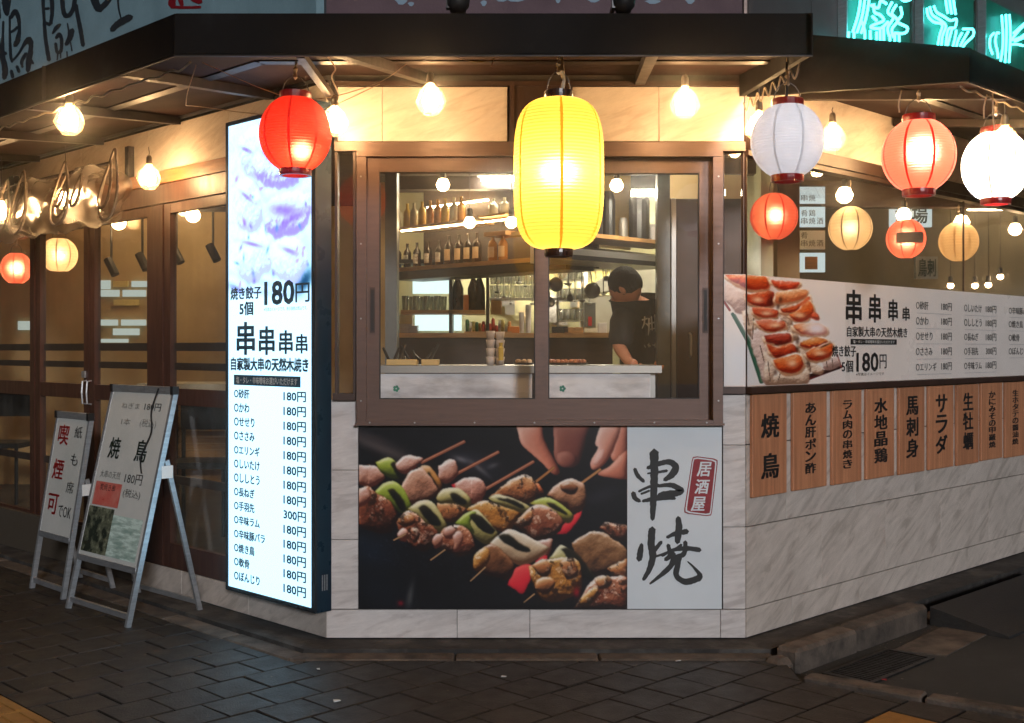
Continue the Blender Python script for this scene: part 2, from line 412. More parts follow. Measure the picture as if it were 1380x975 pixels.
# ------------------------------------------------------------------ painting printed photographs (colours per vertex of a fine sheet)
def vnoise(h, w, cells, seed):
    r = np.random.RandomState(seed); gh, gw = max(2, int(cells * h / w) + 2), cells + 2
    g = r.rand(gh, gw); yy = np.linspace(0, gh - 1.001, h); xx = np.linspace(0, gw - 1.001, w)
    y0 = yy.astype(int); x0 = xx.astype(int); fy = (yy - y0)[:, None]; fx = (xx - x0)[None]
    fy = fy * fy * (3 - 2 * fy); fx = fx * fx * (3 - 2 * fx)
    a = g[y0][:, x0]; b = g[y0][:, x0 + 1]; c = g[y0 + 1][:, x0]; d = g[y0 + 1][:, x0 + 1]
    return (a * (1 - fx) + b * fx) * (1 - fy) + (c * (1 - fx) + d * fx) * fy
def fbm(h, w, cells, seed, octv=4):
    s = np.zeros((h, w)); a, t = 1.0, 0
    for k in range(octv): s += a * vnoise(h, w, cells * 2 ** k, seed + k); t += a; a *= .55
    return s / t
class Canvas:
    def __init__(s, x0, y0, x1, y1, w, h, bg):
        s.w, s.h = w, h
        s.X, s.Y = np.meshgrid(np.linspace(x0, x1, w), np.linspace(y0, y1, h))
        s.c = np.zeros((h, w, 3)) + np.array(bg, float)[None, None]
        s.n = [fbm(h, w, 14, 5), fbm(h, w, 30, 9), fbm(h, w, 60, 14, 3)]
        s.k = 0; s.grow = 1.0
    def blend(s, m, col): s.c[:] = s.c * (1 - m[..., None]) + np.asarray(col, float) * m[..., None]
    def blob(s, cx, cy, rx, ry, rot, col, dark=None, wob=.45, light=(-.5, -.75), spec=.5, edge=.06, tex=.5):
        s.k += 1; sh = (s.k * 37) % s.w; rx, ry = rx * s.grow, ry * s.grow
        nA = np.roll(s.n[0], sh, 1); nB = np.roll(s.n[1], sh, 1); nC = np.roll(s.n[2], sh, 1)
        a = math.radians(rot); dx, dy = s.X - cx, s.Y - cy
        u = (dx * math.cos(a) + dy * math.sin(a)) / rx; v = (-dx * math.sin(a) + dy * math.cos(a)) / ry
        r = (np.abs(u) ** 2.5 + np.abs(v) ** 2.5) ** .4 * (1 + wob * (nA - .5) * 1.2 + wob * .5 * (nB - .5))
        m = np.clip((1 - r) / edge, 0, 1)
        hgt = np.sqrt(np.clip(1 - r ** 3, 0, 1)) * .9 + (nA - .5) * tex * 1.2 + (nB - .5) * tex * .55 + (nC - .5) * tex * .22
        gy, gx = np.gradient(hgt); k = s.w / (s.X[0, -1] - s.X[0, 0]) * min(rx, ry) * .8
        nx, ny = -gx * k, -gy * k; L = np.sqrt(nx * nx + ny * ny + 1)
        d = (nx * light[0] + ny * light[1] + .45) / L
        sh_ = np.clip(.46 + .8 * d, .10, 1.3)
        var = np.clip((nB - .5) * 3.2, -1, 1)[..., None] * (1 if tex > .2 else .2)
        cc = np.array(col, float)[None, None] * (1 + var * np.array((.16, .10, -.10))) * sh_[..., None]
        cc = cc * (.35 + .65 * np.clip((1 - r) / .22, 0, 1))[..., None] if tex > .2 else cc
        if dark is not None:
            t = np.clip((nA * .6 + nB * .4 - .53) * 7, 0, 1) * .6; cc = cc * (1 - t[..., None]) + np.array(dark, float) * t[..., None]
        sp = np.clip(d - .62, 0, 1) * np.clip((nC - .46) * 9, 0, 1) * spec * 7; cc = cc + (255 - cc) * np.clip(sp, 0, .85)[..., None]
        s.blend(m, cc)
    def line(s, x0, y0, x1, y1, w, col, soft=.35):
        dx, dy = x1 - x0, y1 - y0; L = dx * dx + dy * dy
        t = np.clip(((s.X - x0) * dx + (s.Y - y0) * dy) / L, 0, 1)
        d = np.hypot(s.X - x0 - t * dx, s.Y - y0 - t * dy)
        m = np.clip((w - d) / (w * soft), 0, 1); sh_ = 1 - .45 * np.clip(d / w, 0, 1)
        s.blend(m, np.array(col, float)[None, None] * sh_[..., None])
    def glow(s, cx, cy, rx, ry, col, k=1.0, rot=0):
        a = math.radians(rot); dx, dy = s.X - cx, s.Y - cy
        u = (dx * math.cos(a) + dy * math.sin(a)) / rx; v = (-dx * math.sin(a) + dy * math.cos(a)) / ry
        s.blend(np.clip(np.exp(-(u * u + v * v)) * k, 0, 1), col)
    def gauss(s, a, sg):
        fy = np.fft.fftfreq(s.h)[:, None]; fx = np.fft.rfftfreq(s.w)[None]
        return np.fft.irfft2(np.fft.rfft2(a) * np.exp(-2 * (math.pi * sg) ** 2 * (fx * fx + fy * fy)), a.shape)
    def chunk(s, pts, hi, mid, lo, r=7.0, warp=18.0, rough=.5, light=(-.35, -.9), gloss=.8, soft=.9, k=5.0, dark=.0, char=0.0):
        """irregular food piece from an outline: pillow-shaped relief, colour ramp lo-mid-hi"""
        s.k += 1; sh = (s.k * 53) % s.w
        nA, nB, nC = (np.roll(n, sh, 1) for n in s.n)
        Xw = s.X + (nA - .5) * warp * 2; Yw = s.Y + (np.roll(nA, 91, 1) - .5) * warp * 2
        P = catmull([tuple(q) for q in pts] + [tuple(pts[0])], 4); ins = np.zeros(s.X.shape, bool)
        for (x0, y0), (x1, y1) in zip(P, P[1:]):
            if y0 == y1: continue
            c = ((y0 > Yw) != (y1 > Yw)) & (Xw < (x1 - x0) * (Yw - y0) / (y1 - y0) + x0); ins ^= c
        m = np.clip(s.gauss(ins.astype(float), soft), 0, 1)
        h = s.gauss(ins.astype(float), r) + .5 * s.gauss(ins.astype(float), r * .4) + (s.gauss(nA, 2) - .5) * rough * 1.3 + (nB - .5) * rough * .5 + (nC - .5) * rough * .10
        gy, gx = np.gradient(h); d = (gx * light[0] * -1 + gy * light[1] * -1) * k
        t = .48 + d * 1.5 - (1 - np.clip(s.gauss(ins.astype(float), r * .5) * 1.25, 0, 1)) * .5 + (nB - .5) * .5 * rough - dark
        py_ = [q[1] for q in pts]; t = t + .20 - .42 * np.clip((s.Y - min(py_)) / (max(py_) - min(py_)), 0, 1) * (1 if rough > .2 else .5)
        t1 = np.clip(t * 2, 0, 1)[..., None]; t2 = np.clip(t * 2 - 1, 0, 1)[..., None]
        lo, mid, hi = (np.array(q, float) for q in (lo, mid, hi))
        cc = (lo * (1 - t1) + mid * t1) * (1 - t2) + hi * t2
        g = np.clip(t - .92, 0, 1) * 2.4 * gloss; cc = cc + (np.array((255, 248, 240.)) - cc) * np.clip(g, 0, .9)[..., None]
        if char:
            bt = np.clip((np.roll(s.n[1], sh * 2, 1) * .6 + nC * .4 - .54) * 9, 0, 1) * char; cc = cc * (1 - bt[..., None]) + np.array((34, 18, 12.)) * bt[..., None]
            sp = np.clip((np.roll(s.n[2], sh * 3, 0) - .62) * 9, 0, 1) * np.clip(t, 0, 1) * .8; cc = cc + (np.array((255, 236, 214.)) - cc) * sp[..., None]
        s.blend(m, cc)
    def mesh(s, fn, y):
        """fn maps (X, Y) of the drawing to local (x, z); returns a mesh with colour attribute 'print'"""
        q = fn(s.X, s.Y)
        xs, ys, zs = q if len(q) == 3 else (q[0], np.full_like(q[0], y), q[1])
        co = np.stack([xs, ys, zs], -1).reshape(-1, 3).astype(np.float32)
        idx = np.arange(s.h * s.w).reshape(s.h, s.w)
        q = np.stack([idx[:-1, :-1], idx[1:, :-1], idx[1:, 1:], idx[:-1, 1:]], -1).reshape(-1, 4)
        me = bpy.data.meshes.new('print')
        me.vertices.add(len(co)); me.vertices.foreach_set('co', co.ravel())
        me.loops.add(q.size); me.loops.foreach_set('vertex_index', q.ravel().astype(np.int32))
        me.polygons.add(len(q)); me.polygons.foreach_set('loop_start', np.arange(0, q.size, 4, dtype=np.int32))
        me.update(calc_edges=True)
        v = np.clip(s.c, 0, 255) / 255; lv = np.where(v <= .04045, v / 12.92, ((v + .055) / 1.055) ** 2.4).reshape(-1, 3)
        at_ = me.color_attributes.new('print', 'FLOAT_COLOR', 'POINT')
        at_.data.foreach_set('color', np.concatenate([lv, np.ones((len(lv), 1))], 1).astype(np.float32).ravel())
        return me

# ================================================================== GROUND
def gnd(px, py, z=0.0):
    Y = (EYE - z) * FPX / (py - HY)
    return Vector(((px - CX) / FPX * Y, Y, z))
A45, B45 = Vector((R2, R2, 0)), Vector((R2, -R2, 0))
def prism(bm, poly, z0, z1):
    lo = [bm.verts.new((p[0], p[1], z0)) for p in poly]; hi = [bm.verts.new((p[0], p[1], z1)) for p in poly]
    n = len(poly); bm.faces.new(lo[::-1]); bm.faces.new(hi)
    for i in range(n): bm.faces.new((lo[i], lo[(i + 1) % n], hi[(i + 1) % n], hi[i]))
    bmesh.ops.recalc_face_normals(bm, faces=bm.faces[:]); return bm
road = solo('road', prism(B(), [(-40, -40), (40, -40), (40, 60), (-40, 60)], -.30, -.09), M['asphalt'], kind='structure')

def off(corner, n, d): return Vector(corner) + Vector(n) * d
def wall_line(d):
    """the wall foot moved outwards by d: far left, left corner, right corner, far right"""
    t = math.tan(math.radians(22.5))
    l = Vector((CL[0] - d * t, WALL_Y - d, 0)); r = Vector((CR[0] + d * t, WALL_Y - d, 0))
    return [l + Vector((-1, 1, 0)) * 5.2, l, r, r + Vector((1, 1, 0)) * 6]
w0, w2, w3 = wall_line(-.2), wall_line(.20), wall_line(.33)
footing = Thing('footing', None, None, kind='structure')
footing.add('slab', prism(B(), [w2[0], w2[1], w2[2], wall_line(.25)[3], w0[3], w0[2], w0[1], w0[0]], -.28, -.006), M['cement'])

# pavement slab under the pavers, its road edge runs to the lower right
E0, EDIR = Vector((1.30, 5.383, 0)), Vector((.733, -.52, 0)).normalized()
pave = Thing('pavement', None, None, kind='structure')
pave.add('slab', prism(B(), [w3[0], w3[1], Vector((1.36, 5.72, 0)), Vector((1.33, E0.y - .02, 0)), E0 + EDIR * 6, (2, -6, 0), (-9, -6, 0), (-9, 11, 0)], -.29, -.047), M['sandjoint'])
S = .237
tile_me = []
for k in range(4):
    t = B(); box(t, 0.003, S - .003, 0.003, S - .003, -.034, 0, bev=.004)
    for v in t.verts: v.co.z += (rnd.uniform(-.0015, .0015) if v.co.z > -.01 else 0)
    me = bpy.data.meshes.new('paver'); t.to_mesh(me); t.free(); me.materials.append(M['paver']); tile_me.append(me)
ytile = tile_me[0].copy(); ytile.materials.clear(); ytile.materials.append(M['tactile'])
rot45 = Matrix(((R2, R2, 0), (R2, -R2, 0), (0, 0, 1))).transposed()
RM = Matrix((A45, -B45, Vector((0, 0, 1)))).transposed().to_4x4()   # local x along A45, y along -B45
planes = []     # keep side: (p - o).n > 0
planes.append((w3[1], Vector((-R2, -R2, 0)))); planes.append((w3[1], Vector((0, -1, 0))))
planes.append((E0, Vector((EDIR.y, -EDIR.x, 0))))
edge_n = Vector((EDIR.y, -EDIR.x, 0))
if edge_n.dot(Vector((-1, -1, 0))) < 0: edge_n = -edge_n
planes[2] = (E0, edge_n)
TACT = 2.058
cands = []
for j in range(-45, 45):          # courses: index along B45
    for i in range(-6, 60):
        a = (i + (.5 if j % 2 else 0)) * S; b = j * S
        c = A45 * (a + S / 2) + B45 * (b - S / 2)
        if not (-7 < c.x < 6 and 1.0 < c.y < 10.5): continue
        cands.append((a, b, c))
wallp = [(w3[1], Vector((-R2, -R2, 0))), (w3[1], Vector((0, -1, 0))), (w3[2], Vector((R2, -R2, 0)))]
def nearest_planes(c):
    best = max(wallp, key=lambda q: (c - q[0]).dot(q[1]))
    e = max([(E0, edge_n), (Vector((1.33, 0, 0)), Vector((-1, 0, 0)))], key=lambda q: (c - q[0]).dot(q[1]))
    return [best, e, (A45 * TACT, A45)]
def keep(c, m):
    return (all((c - o).dot(n) > m for o, n in nearest_planes(c)))
near, far = [], []
for a, b, c in cands:
    if c.x * R2 + c.y * R2 < TACT - .1: tact = True
    else: tact = False
    if not keep(c, -S * .7): continue
    px = CX + c.x / c.y * FPX; py = HY + (EYE + .03) / c.y * FPX
    vis = -60 < px < 1440 and 800 < py < 1010 or (-60 < px < 420 and 700 < py < 1010)
    (near if vis else far).append((a, b, c, px, py))
near.sort(key=lambda q: q[2].y)
far += near[295:]; near = near[:295]
def paver_bm(a, b, c):
    t = B(); box(t, 0.003, S - .003, 0.003, S - .003, -.034, 0, bev=.004)
    t.transform(Matrix.Translation(A45 * a + B45 * b + Vector((0, 0, -.03))) @ RM)
    for o, n in nearest_planes(c):
        if (c - o).dot(n) < S * .75:
            bmesh.ops.bisect_plane(t, geom=t.verts[:] + t.edges[:] + t.faces[:], plane_co=o, plane_no=-n, clear_outer=True)
            es = [e for e in t.edges if e.is_boundary]
            if es: bmesh.ops.holes_fill(t, edges=es)
    return t
for a, b, c, px, py in near:
    ylw = 1130 < px < 1215 and py > 955
    if all((c - o).dot(n) > S * .75 for o, n in nearest_planes(c)):
        o = pave.put('paver', ytile if ylw else rnd.choice(tile_me), A45 * a + B45 * b + Vector((0, 0, -.03 + rnd.uniform(-.002, .002))))
        o.rotation_euler = (0, 0, math.radians(45))
    else:
        t = paver_bm(a, b, c)
        if len(t.verts) > 3: pave.add('paver', t, M['tactile'] if ylw else M['paver'])
        else: t.free()
t = B()
for a, b, c, px, py in far: merge(t, paver_bm(a, b, c))
o = pave.add('far_pavers', t, M['paver']); o['kind'] = 'stuff'
# yellow guide tiles at the near left
for k in range(-22, 4):
    q = A45 * (TACT - .152) + B45 * (k * .30)
    t = B(); box(t, -.147, .147, -.147, .147, -.034, 0, bev=.004)
    for g in range(4): box(t, -.11 + g * .073 - .012, -.11 + g * .073 + .012, -.135, .135, -.002, .005, bev=.002)
    t.transform(Matrix.Translation(q + Vector((0, 0, -.03))) @ RM)
    pave.add('guide_tile', t, M['tactile'])
# row of flat light stones along the foot of the walls
row = Thing('kerb', None, None, kind='structure')
def stone(th, p, q, w, z0, z1, inner, mat=M['kerbstone'], name='kerb_stone', bev=.008):
    """stone from p to q (outer edge), width w towards the wall"""
    d = (q - p); L = d.length; d.normalize(); n = Vector((-d.y, d.x, 0))
    t = B(); box(t, .004, L - .004, 0, w, z0, z1, bev=bev)
    for v in t.verts: v.co += Vector((rnd.uniform(-.003, .003), rnd.uniform(-.003, .003), rnd.uniform(-.002, .002)))
    t.transform(Matrix.Translation(p) @ Matrix((d, n, Vector((0, 0, 1)))).transposed().to_4x4())
    return th.add(name, t, mat)
xs = [w3[1].x, gnd(612, 889).x, gnd(808, 889).x, w3[2].x - .05]
xs[1] = (612 - CX) / FPX * 5.7; xs[2] = (808 - CX) / FPX * 5.7
for a, b in zip(xs, xs[1:]): stone(row, Vector((a, w3[1].y, 0)), Vector((b, w3[1].y, 0)), .128, -.27, -.022, None)
for k in range(10):
    p = w3[1] + Vector((-1, 1, 0)) * (R2 * .62 * (k + 1)) ; q = w3[1] + Vector((-1, 1, 0)) * (R2 * .62 * k)
    stone(row, p, q, .128, -.27, -.022 - (.004 if k else 0), None)
# raised kerb stones along the side street
rk = Vector((CR[0] + .38 * R2, WALL_Y - .38 * R2, 0))
u = -.12
for k, L in enumerate((.60, .80)):
    p = rk + A45 * u; q = rk + A45 * (u + L); u += L
    stone(row, p, q, .13, -.27, .028 + .006 * k, None, bev=.018)
stone(row, rk + A45 * -.25 + B45 * -.02, rk + A45 * -.125 + B45 * 0, .12, -.27, -.005, None, bev=.03)
for k in range(6):
    p = rk + A45 * (1.32 + .6 * k) + B45 * .02; stone(row, p, p + A45 * .6, .12, -.27, -.055, None, bev=.006)
# flush stones closing the pavement towards the side street
for k in range(9):
    p = E0 + EDIR * (.56 * k); stone(row, p + edge_n * -.10, p + EDIR * .55 + edge_n * -.10, -.0 + .105, -.27, -.036, None)
# black ramp wedge over the gutter
rp = [gnd(1254, 838, -.085), gnd(1347, 842, -.085)]
p0 = rk + A45 * 1.30
t = B()
hexa(t, [p0 + B45 * .0 + Vector((0, 0, -.089)), p0 + B45 * .45 + Vector((0, 0, -.089)), p0 + A45 * 1.6 + B45 * .45 + Vector((0, 0, -.089)), p0 + A45 * 1.6 + Vector((0, 0, -.089)),
         p0 + Vector((0, 0, .018)), p0 + B45 * .45 + Vector((0, 0, -.075)), p0 + A45 * 1.6 + B45 * .45 + Vector((0, 0, -.075)), p0 + A45 * 1.6 + Vector((0, 0, .018))])
M['rubber'] = pbr('black_rubber_ramp', lin(.016, .016, .017), lin(.03, .03, .03), rough=.7, scale=30, bump=.4)
solo('kerb_ramp', t, M['rubber'], 'black rubber ramp wedge bridging the kerb on the side street', 'ramp')
# gutter slab and drain grate
q = [gnd(1205, 876, -.085), gnd(1275, 884, -.085), gnd(1342, 849, -.085), gnd(1268, 846, -.085)]
row.add('gutter_slab', prism(B(), q, -.2, -.083), M['kerbstone'])
gp = gnd(1100, 909, -.088)
gr = Thing('drain_grate', 'iron drain grate in the gutter beside the raised kerb stones', 'drain grate', fr=frame(gp + A45 * .02 + B45 * .02, (1, 1, 0)))
t = B()
for a in ((0, .66, -.26, -.235), (0, .66, -.02, 0.0), (0, .02, -.235, -.02), (.64, .66, -.235, -.02)): box(t, a[0], a[1], a[2], a[3], -.02, .008)
gr.add('frame', t, M['iron'])
for k in range(21): gr.add('bar', bx(.03 + k * .029, .042 + k * .029, -.235, -.02, -.018, .005), M['iron'])
for k in range(2): gr.add('crossbar', bx(.02, .64, -.17 + k * .072, -.162 + k * .072, -.02, .002), M['iron'])
# scraps lying about
def scrap(px, py, w, label, mat, z=-.028, name='paper_scrap', cat='litter'):
    p = gnd(px, py, z); t = B(); box(t, -w, w, -w * .5, w * .5, 0, .004); 
    for v in t.verts: v.co.z += rnd.uniform(0, .006)
    t.transform(Matrix.Rotation(rnd.uniform(0, 3), 4, 'Z'))
    solo(name, t, mat, label, cat, loc=(0, 0, 0)).location = p
scrap(679, 913, .012, 'tiny pale scrap on the dark pavers left of centre, below the poster', M['inkwhite'])
scrap(914, 892, .012, 'tiny white scrap right beside the light stones under the poster', M['inkwhite'])
scrap(454, 946, .015, 'pale cigarette end on the bluish pavers near the bottom edge', M['inkwhite'])
scrap(429, 903, .014, 'crumpled grey scrap on pavers just below the light box corner', M['inkwhite'])
scrap(1191, 917, .012, 'small reddish scrap lying beside the drain grate', M['inkred'], z=-.085)
scrap(1303, 813, .012, 'white speck of paper on the side street kerb past the ramp', M['inkwhite'], z=-.02)
scrap(1090, 862, .02, 'white folded scrap on the cement footing at the right corner', M['inkwhite'], z=0)

t = B()
for k in range(170):
    if k % 3 == 0: c = rk + A45 * rnd.uniform(-.1, 3.5) + B45 * rnd.uniform(.01, .10); z = -.088
    elif k % 3 == 1: c = Vector((rnd.uniform(-.9, 1.2), rnd.uniform(5.60, 5.74), 0)); z = -.029
    else: c = Vector((rnd.uniform(-2.2, 2.0), rnd.uniform(4.7, 5.6), 0)); z = -.029
    r_ = rnd.uniform(.002, .007); v = [t.verts.new((c.x + r_ * math.cos(a) * rnd.uniform(.6, 1.3), c.y + r_ * math.sin(a) * rnd.uniform(.6, 1.3), z + rnd.uniform(0, .003))) for a in (0, 1.3, 2.6, 3.8, 5.1)]; t.faces.new(v)
M['gritm'] = pbr('pale_grit', rgb((150, 138, 122)), rgb((80, 72, 62)), rough=.9, scale=40)
solo('grit', t, M['gritm'], 'fine pale grit and litter scattered on the pavement and gutter', 'litter', kind='stuff')

# ================================================================== BUILDING
bld = Thing('restaurant_building', 'corner restaurant with pale marble tiles, brown window frames and dark doors', 'building')
def bp(name, bm, mat, fr=W, parent=None, smooth=False):
    o = finish(name, bm, mat, parent or bld.o, smooth)
    if parent is None: o.matrix_local = fr
    return o
def fx(px, py, off_=0.0): return pix(FRONT, px, py, off_)
X = lambda px: (px - CX) / FPX * WALL_Y
Z = lambda py: EYE - (py - HY) / FPX * WALL_Y
# wall cores
t = B()
box(t, X(448), X(1003), .014, .16, .0, Z(573) - .004)
box(t, X(450), X(1003), .02, .16, Z(192), 3.02)
bp('wall_core', t, M['joint'], FRONT)
def tiles(fr, rects, mat, th=.014):
    cache = {}
    for (x0, x1, z0, z1) in rects:
        k = (round(x1 - x0, 3), round(z1 - z0, 3))
        if k not in cache:
            t = B(); box(t, .0015, k[0] - .0015, 0, th, .0015, k[1] - .0015, bev=.0012)
            me = bpy.data.meshes.new('wall_tile'); t.to_mesh(me); t.free(); me.materials.append(mat); cache[k] = me
        o = bpy.data.objects.new('wall_tile', cache[k]); COL.objects.link(o); o.parent = bld.o
        o.matrix_local = fr @ Matrix.Translation((x0, 0, z0))
xb = [CL[0], X(616), X(714), X(971), CR[0]]
R = [(a, b, 0, .148) for a, b in zip(xb, xb[1:])]
zs = [.150, X(0) * 0 + .51, .87, 1.235]
R += [(X(445), X(483), a, b) for a, b in zip(zs, zs[1:])]
zs = [.150, .575, 1.0, 1.262]
R += [(X(974), CR[0], a, b) for a, b in zip(zs, zs[1:])]
R += [(X(455), X(515), Z(191), Z(117)), (X(515), X(684), Z(191), Z(117)), (X(771), X(888), Z(191), Z(117)), (X(888), X(1003), Z(191), Z(117))]
tiles(FRONT, R[:-4], M['marble_front']); tiles(FRONT, R[-4:], M['beige'])
# middle dark bay behind the yellow lantern
t = B(); box(t, X(687), X(693), -.02, .02, Z(192), Z(112)); box(t, X(764), X(770), -.02, .02, Z(192), Z(112)); box(t, X(693), X(764), .0, .018, Z(190), Z(112))
bp('dark_panel', t, M['bronze_dark'], FRONT)
bp('head_board', bx(X(452), X(1004), -.012, .014, Z(117) + .002, Z(110)), M['bronze_dark'], FRONT)
# window: outer frame, two sliding sashes
t = B()
box(t, X(452), X(1003), -.035, .06, Z(205), Z(192.5) - .001)          # header band
box(t, X(482), X(972), -.05, .08, Z(213), Z(205) - .002)
box(t, X(482), X(495), -.05, .08, Z(572), Z(213) - .002); box(t, X(959), X(972), -.05, .08, Z(572), Z(213) - .002)
box(t, X(495), X(959), -.045, .08, Z(572), Z(566))
box(t, X(480), X(974), -.058, -.046, Z(573), Z(570))
win = bp('window', t, M['bronze'], FRONT)
for (a, b, d) in ((495, 737, -.03), (722, 959, .012)):
    t = B(); e = .032
    box(t, X(a), X(a + 17), d, d + e, Z(566), Z(213)); box(t, X(b - 16), X(b), d, d + e, Z(566), Z(213))
    box(t, X(a + 17), X(b - 16), d + .001, d + e - .001, Z(233), Z(213)); box(t, X(a + 17), X(b - 16), d + .001, d + e - .001, Z(566), Z(538))
    sash = bp('sash', t, M['bronze'], parent=win)
    bp('pane', bx(X(a + 16), X(b - 15), d + .013, d + .018, Z(539), Z(232)), M['panes'], parent=win)
    t = B()
    for (p0, p1, q0, q1) in ((a + 16.5, b - 15.5, 232.5, 234.5), (a + 16.5, b - 15.5, 536.5, 538.5), (a + 16.5, a + 18.5, 234.5, 536.5), (b - 17.5, b - 15.5, 234.5, 536.5)):
        box(t, X(p0), X(p1), d + .006, d + .0125, Z(q1), Z(q0))
    bp('gasket', t, M['gasket'], parent=win)
    hx = a + 8 if a < 600 else b - 8
    t = B(); box(t, X(hx - 3.5), X(hx + 3.5), d - .004, d, Z(449), Z(388))
    t2 = B(); box(t2, X(hx - 2), X(hx + 2), d - .006, d - .0042, Z(446), Z(391)); 
    bp('handle', t, M['bronze_dark'], parent=win); bp('handle_recess', t2, M['gasket'], parent=win)
for px_, py_ in [(x_, 569) for x_ in (500, 560, 640, 720, 800, 880, 950)] + [(488, y_) for y_ in (240, 330, 430, 540)] + [(966, y_) for y_ in (240, 330, 430, 540)]:
    t = lathe(B(), [(.001, -.0015), (.004, -.0012), (.0048, 0)], (0, 0, 0), 8); t.transform(Matrix.Translation((X(px_), -.0505 if py_ != 569 else -.0585, Z(py_))) @ Matrix.Rotation(math.radians(-90), 4, 'X'))
    bp('screw', t, M['alu'], parent=win)
# narrow side lights
for (a, b, zb) in ((452, 480, 540), (975, 1003, 531)):
    t = B(); e_ = 3.5 if a < 900 else 1.2
    box(t, X(a), X(a + e_), -.02 if a < 900 else 0, .05, Z(zb - 10), Z(205.5)); box(t, X(b - e_), X(b), -.02 if a < 900 else 0, .05, Z(zb - 10), Z(205.5))
    box(t, X(a) - .01, X(b), -.03, .06, Z(zb) + .001, Z(zb - 10) - .001)
    w_ = bp('window', t, M['bronze_dark'], FRONT)
    bp('pane', bx(X(a + 3), X(b - 3), .012, .018, Z(zb - 11), Z(206)), M['panes'], parent=w_)
# upper storey walls above the awnings
M['mauve'] = pbr('mauve_render', rgb((96, 72, 80)), rgb((80, 60, 68)), rough=.7, scale=3, bump=.2)
M['greywall'] = pbr('grey_metal_panel', rgb((86, 84, 86)), rgb((70, 69, 72)), rough=.5, scale=2)
bp('upper_wall', bx(CL[0], CR[0], .0, .2, 3.02, 5.2), M['mauve'], FRONT)
bp('upper_wall', bx(-5.3, -.0, .0, .2, 2.9, 5.2), M['greywall'], LEFT)
for k in range(9):
    bp('cladding_panel', bx(.012 + k * .62, .012 + k * .62 + .61, -.012, .2, 3.02, 5.2), M['greywall'], RIGHT)
bp('corner_post', bx(CR[0] - .012, CR[0] + .004, -.02, .02, 3.02, 5.2), M['bronze'], FRONT)

# ---- right wall
LR = 5.0
bp('wall_core', bx(0.01, LR, .014, .16, 0, 1.27), M['joint'], RIGHT)
R = []
for k in range(7): R += [(.01 + k * .74 - (.30 if k else 0), .01 + (k + 1) * .74 - .30, 0, .148)]
for k in range(7):
    R += [(.01 + k * .75 - (.0 if k == 0 else .0), .01 + (k + 1) * .75, .150, .573)]
    a = .01 + k * .75 - (.37 if k else 0); R += [(a, .01 + (k + 1) * .75 - .37, .575, 1.0)]
    R += [(.01 + k * .75, .01 + (k + 1) * .75, 1.002, 1.262)]
tiles(RIGHT, R, M['marble_dim'])
R = [(.01 + k * .9, .01 + (k + 1) * .9, 2.605, 2.93) for k in range(6)]
tiles(RIGHT, R, M['beige'])
t = B(); box(t, .0, LR, -.03, .05, 2.53, 2.60); box(t, 0, LR, -.018, .05, 2.50, 2.528); box(t, 0.004, .012, -.002, .03, 1.30, 2.50)
box(t, .0, LR, -.035, .06, 1.266, 1.30)
for uu in (2.64, 4.3): box(t, uu, uu + .005, .012, .024, 1.30, 2.5)
wr = bp('window', t, M['bronze_dark'], RIGHT)
for a, b in ((.013, 2.639), (2.646, 4.299), (4.306, LR)):
    bp('pane', bx(a, b, .014, .02, 1.30, 2.5), M['panes'], parent=wr)
bp('wall_core', bx(.01, LR, .02, .16, 2.6, 3.02), M['joint'], RIGHT)

# ---- left wall with folding doors
def LU(px): return pix(LEFT, px, 470)[0]
ub = [LU(303) + .03, -.03]
R = []
n = 7
for k in range(n): R.append((-.74 * (k + 1), -.74 * k, 0, .148))
tiles(LEFT, R, M['marble_dim'])
bp('wall_core', bx(-5.2, -.015, .014, .16, 0, .148), M['joint'], LEFT)
R = [(-.95 * (k + 1), -.95 * k - .0, 2.60, 2.88) for k in range(6)]
tiles(LEFT, R, M['beige'])
bp('wall_core', bx(-5.3, -.02, .02, .16, 2.6, 3.02), M['joint'], LEFT)
bp('wood_trim', bx(-5.3, -.03, -.03, .02, 2.52, 2.597), M['trimwood'], LEFT)
bp('door_head', bx(-5.3, -.03, -.012, .05, 2.40, 2.518), M['doorwood'], LEFT)
bp('corner_post', bx(-.10, -.0, -.008, .03, .15, 2.398), M['bronze_dark'], LEFT)
def door(u0, u1, hinge=None, handle=None):
    sw = .075
    t = B()
    box(t, u0, u0 + sw, .0, .045, .152, 2.396); box(t, u1 - sw, u1, .0, .045, .152, 2.396)
    for z0, z1 in ((.152, .30), (1.155, 1.255), (2.335, 2.396)): box(t, u0 + sw, u1 - sw, .002, .043, z0, z1)
    d = bp('door', t, M['doorwood'], LEFT)
    bp('pane', bx(u0 + sw - .004, u1 - sw + .004, .02, .026, 1.25, 2.34), M['paned'], parent=d)
    bp('pane', bx(u0 + sw - .004, u1 - sw + .004, .02, .026, .295, 1.16), M['paned'], parent=d)
    for z0, z1 in ((1.485, 1.535), (1.368, 1.412), (.665, .715)):
        bp('bar', bx(u0 + sw, u1 - sw, .03, .05, z0, z1), M['bronze_dark'], parent=d)
    if handle is not None:
        hx = u1 - .03 if handle > 0 else u0 + .03
        bp('handle', tube(B(), [(hx, 0, 1.12), (hx, -.03, 1.125), (hx, -.035, 1.2), (hx, -.03, 1.275), (hx, 0, 1.28)], .007, 6), M['alu'], parent=d)
    return d
e = [LU(p) for p in (14, 47, 120.5, 205, 222, 303)]
door(LU(120.5), LU(206), handle=-1); door(LU(48), LU(119.5), handle=1); door(LU(-30), LU(46))
door(LU(-30) - .9, LU(-30) - .005)
bp('door_post', bx(LU(207), LU(220), -.006, .05, .152, 2.396), M['doorwood'], LEFT)
door(LU(221), -.105 - .35)
bp('door_post', bx(-.45, -.105, -.0, .05, .152, 2.396), M['doorwood'], LEFT)
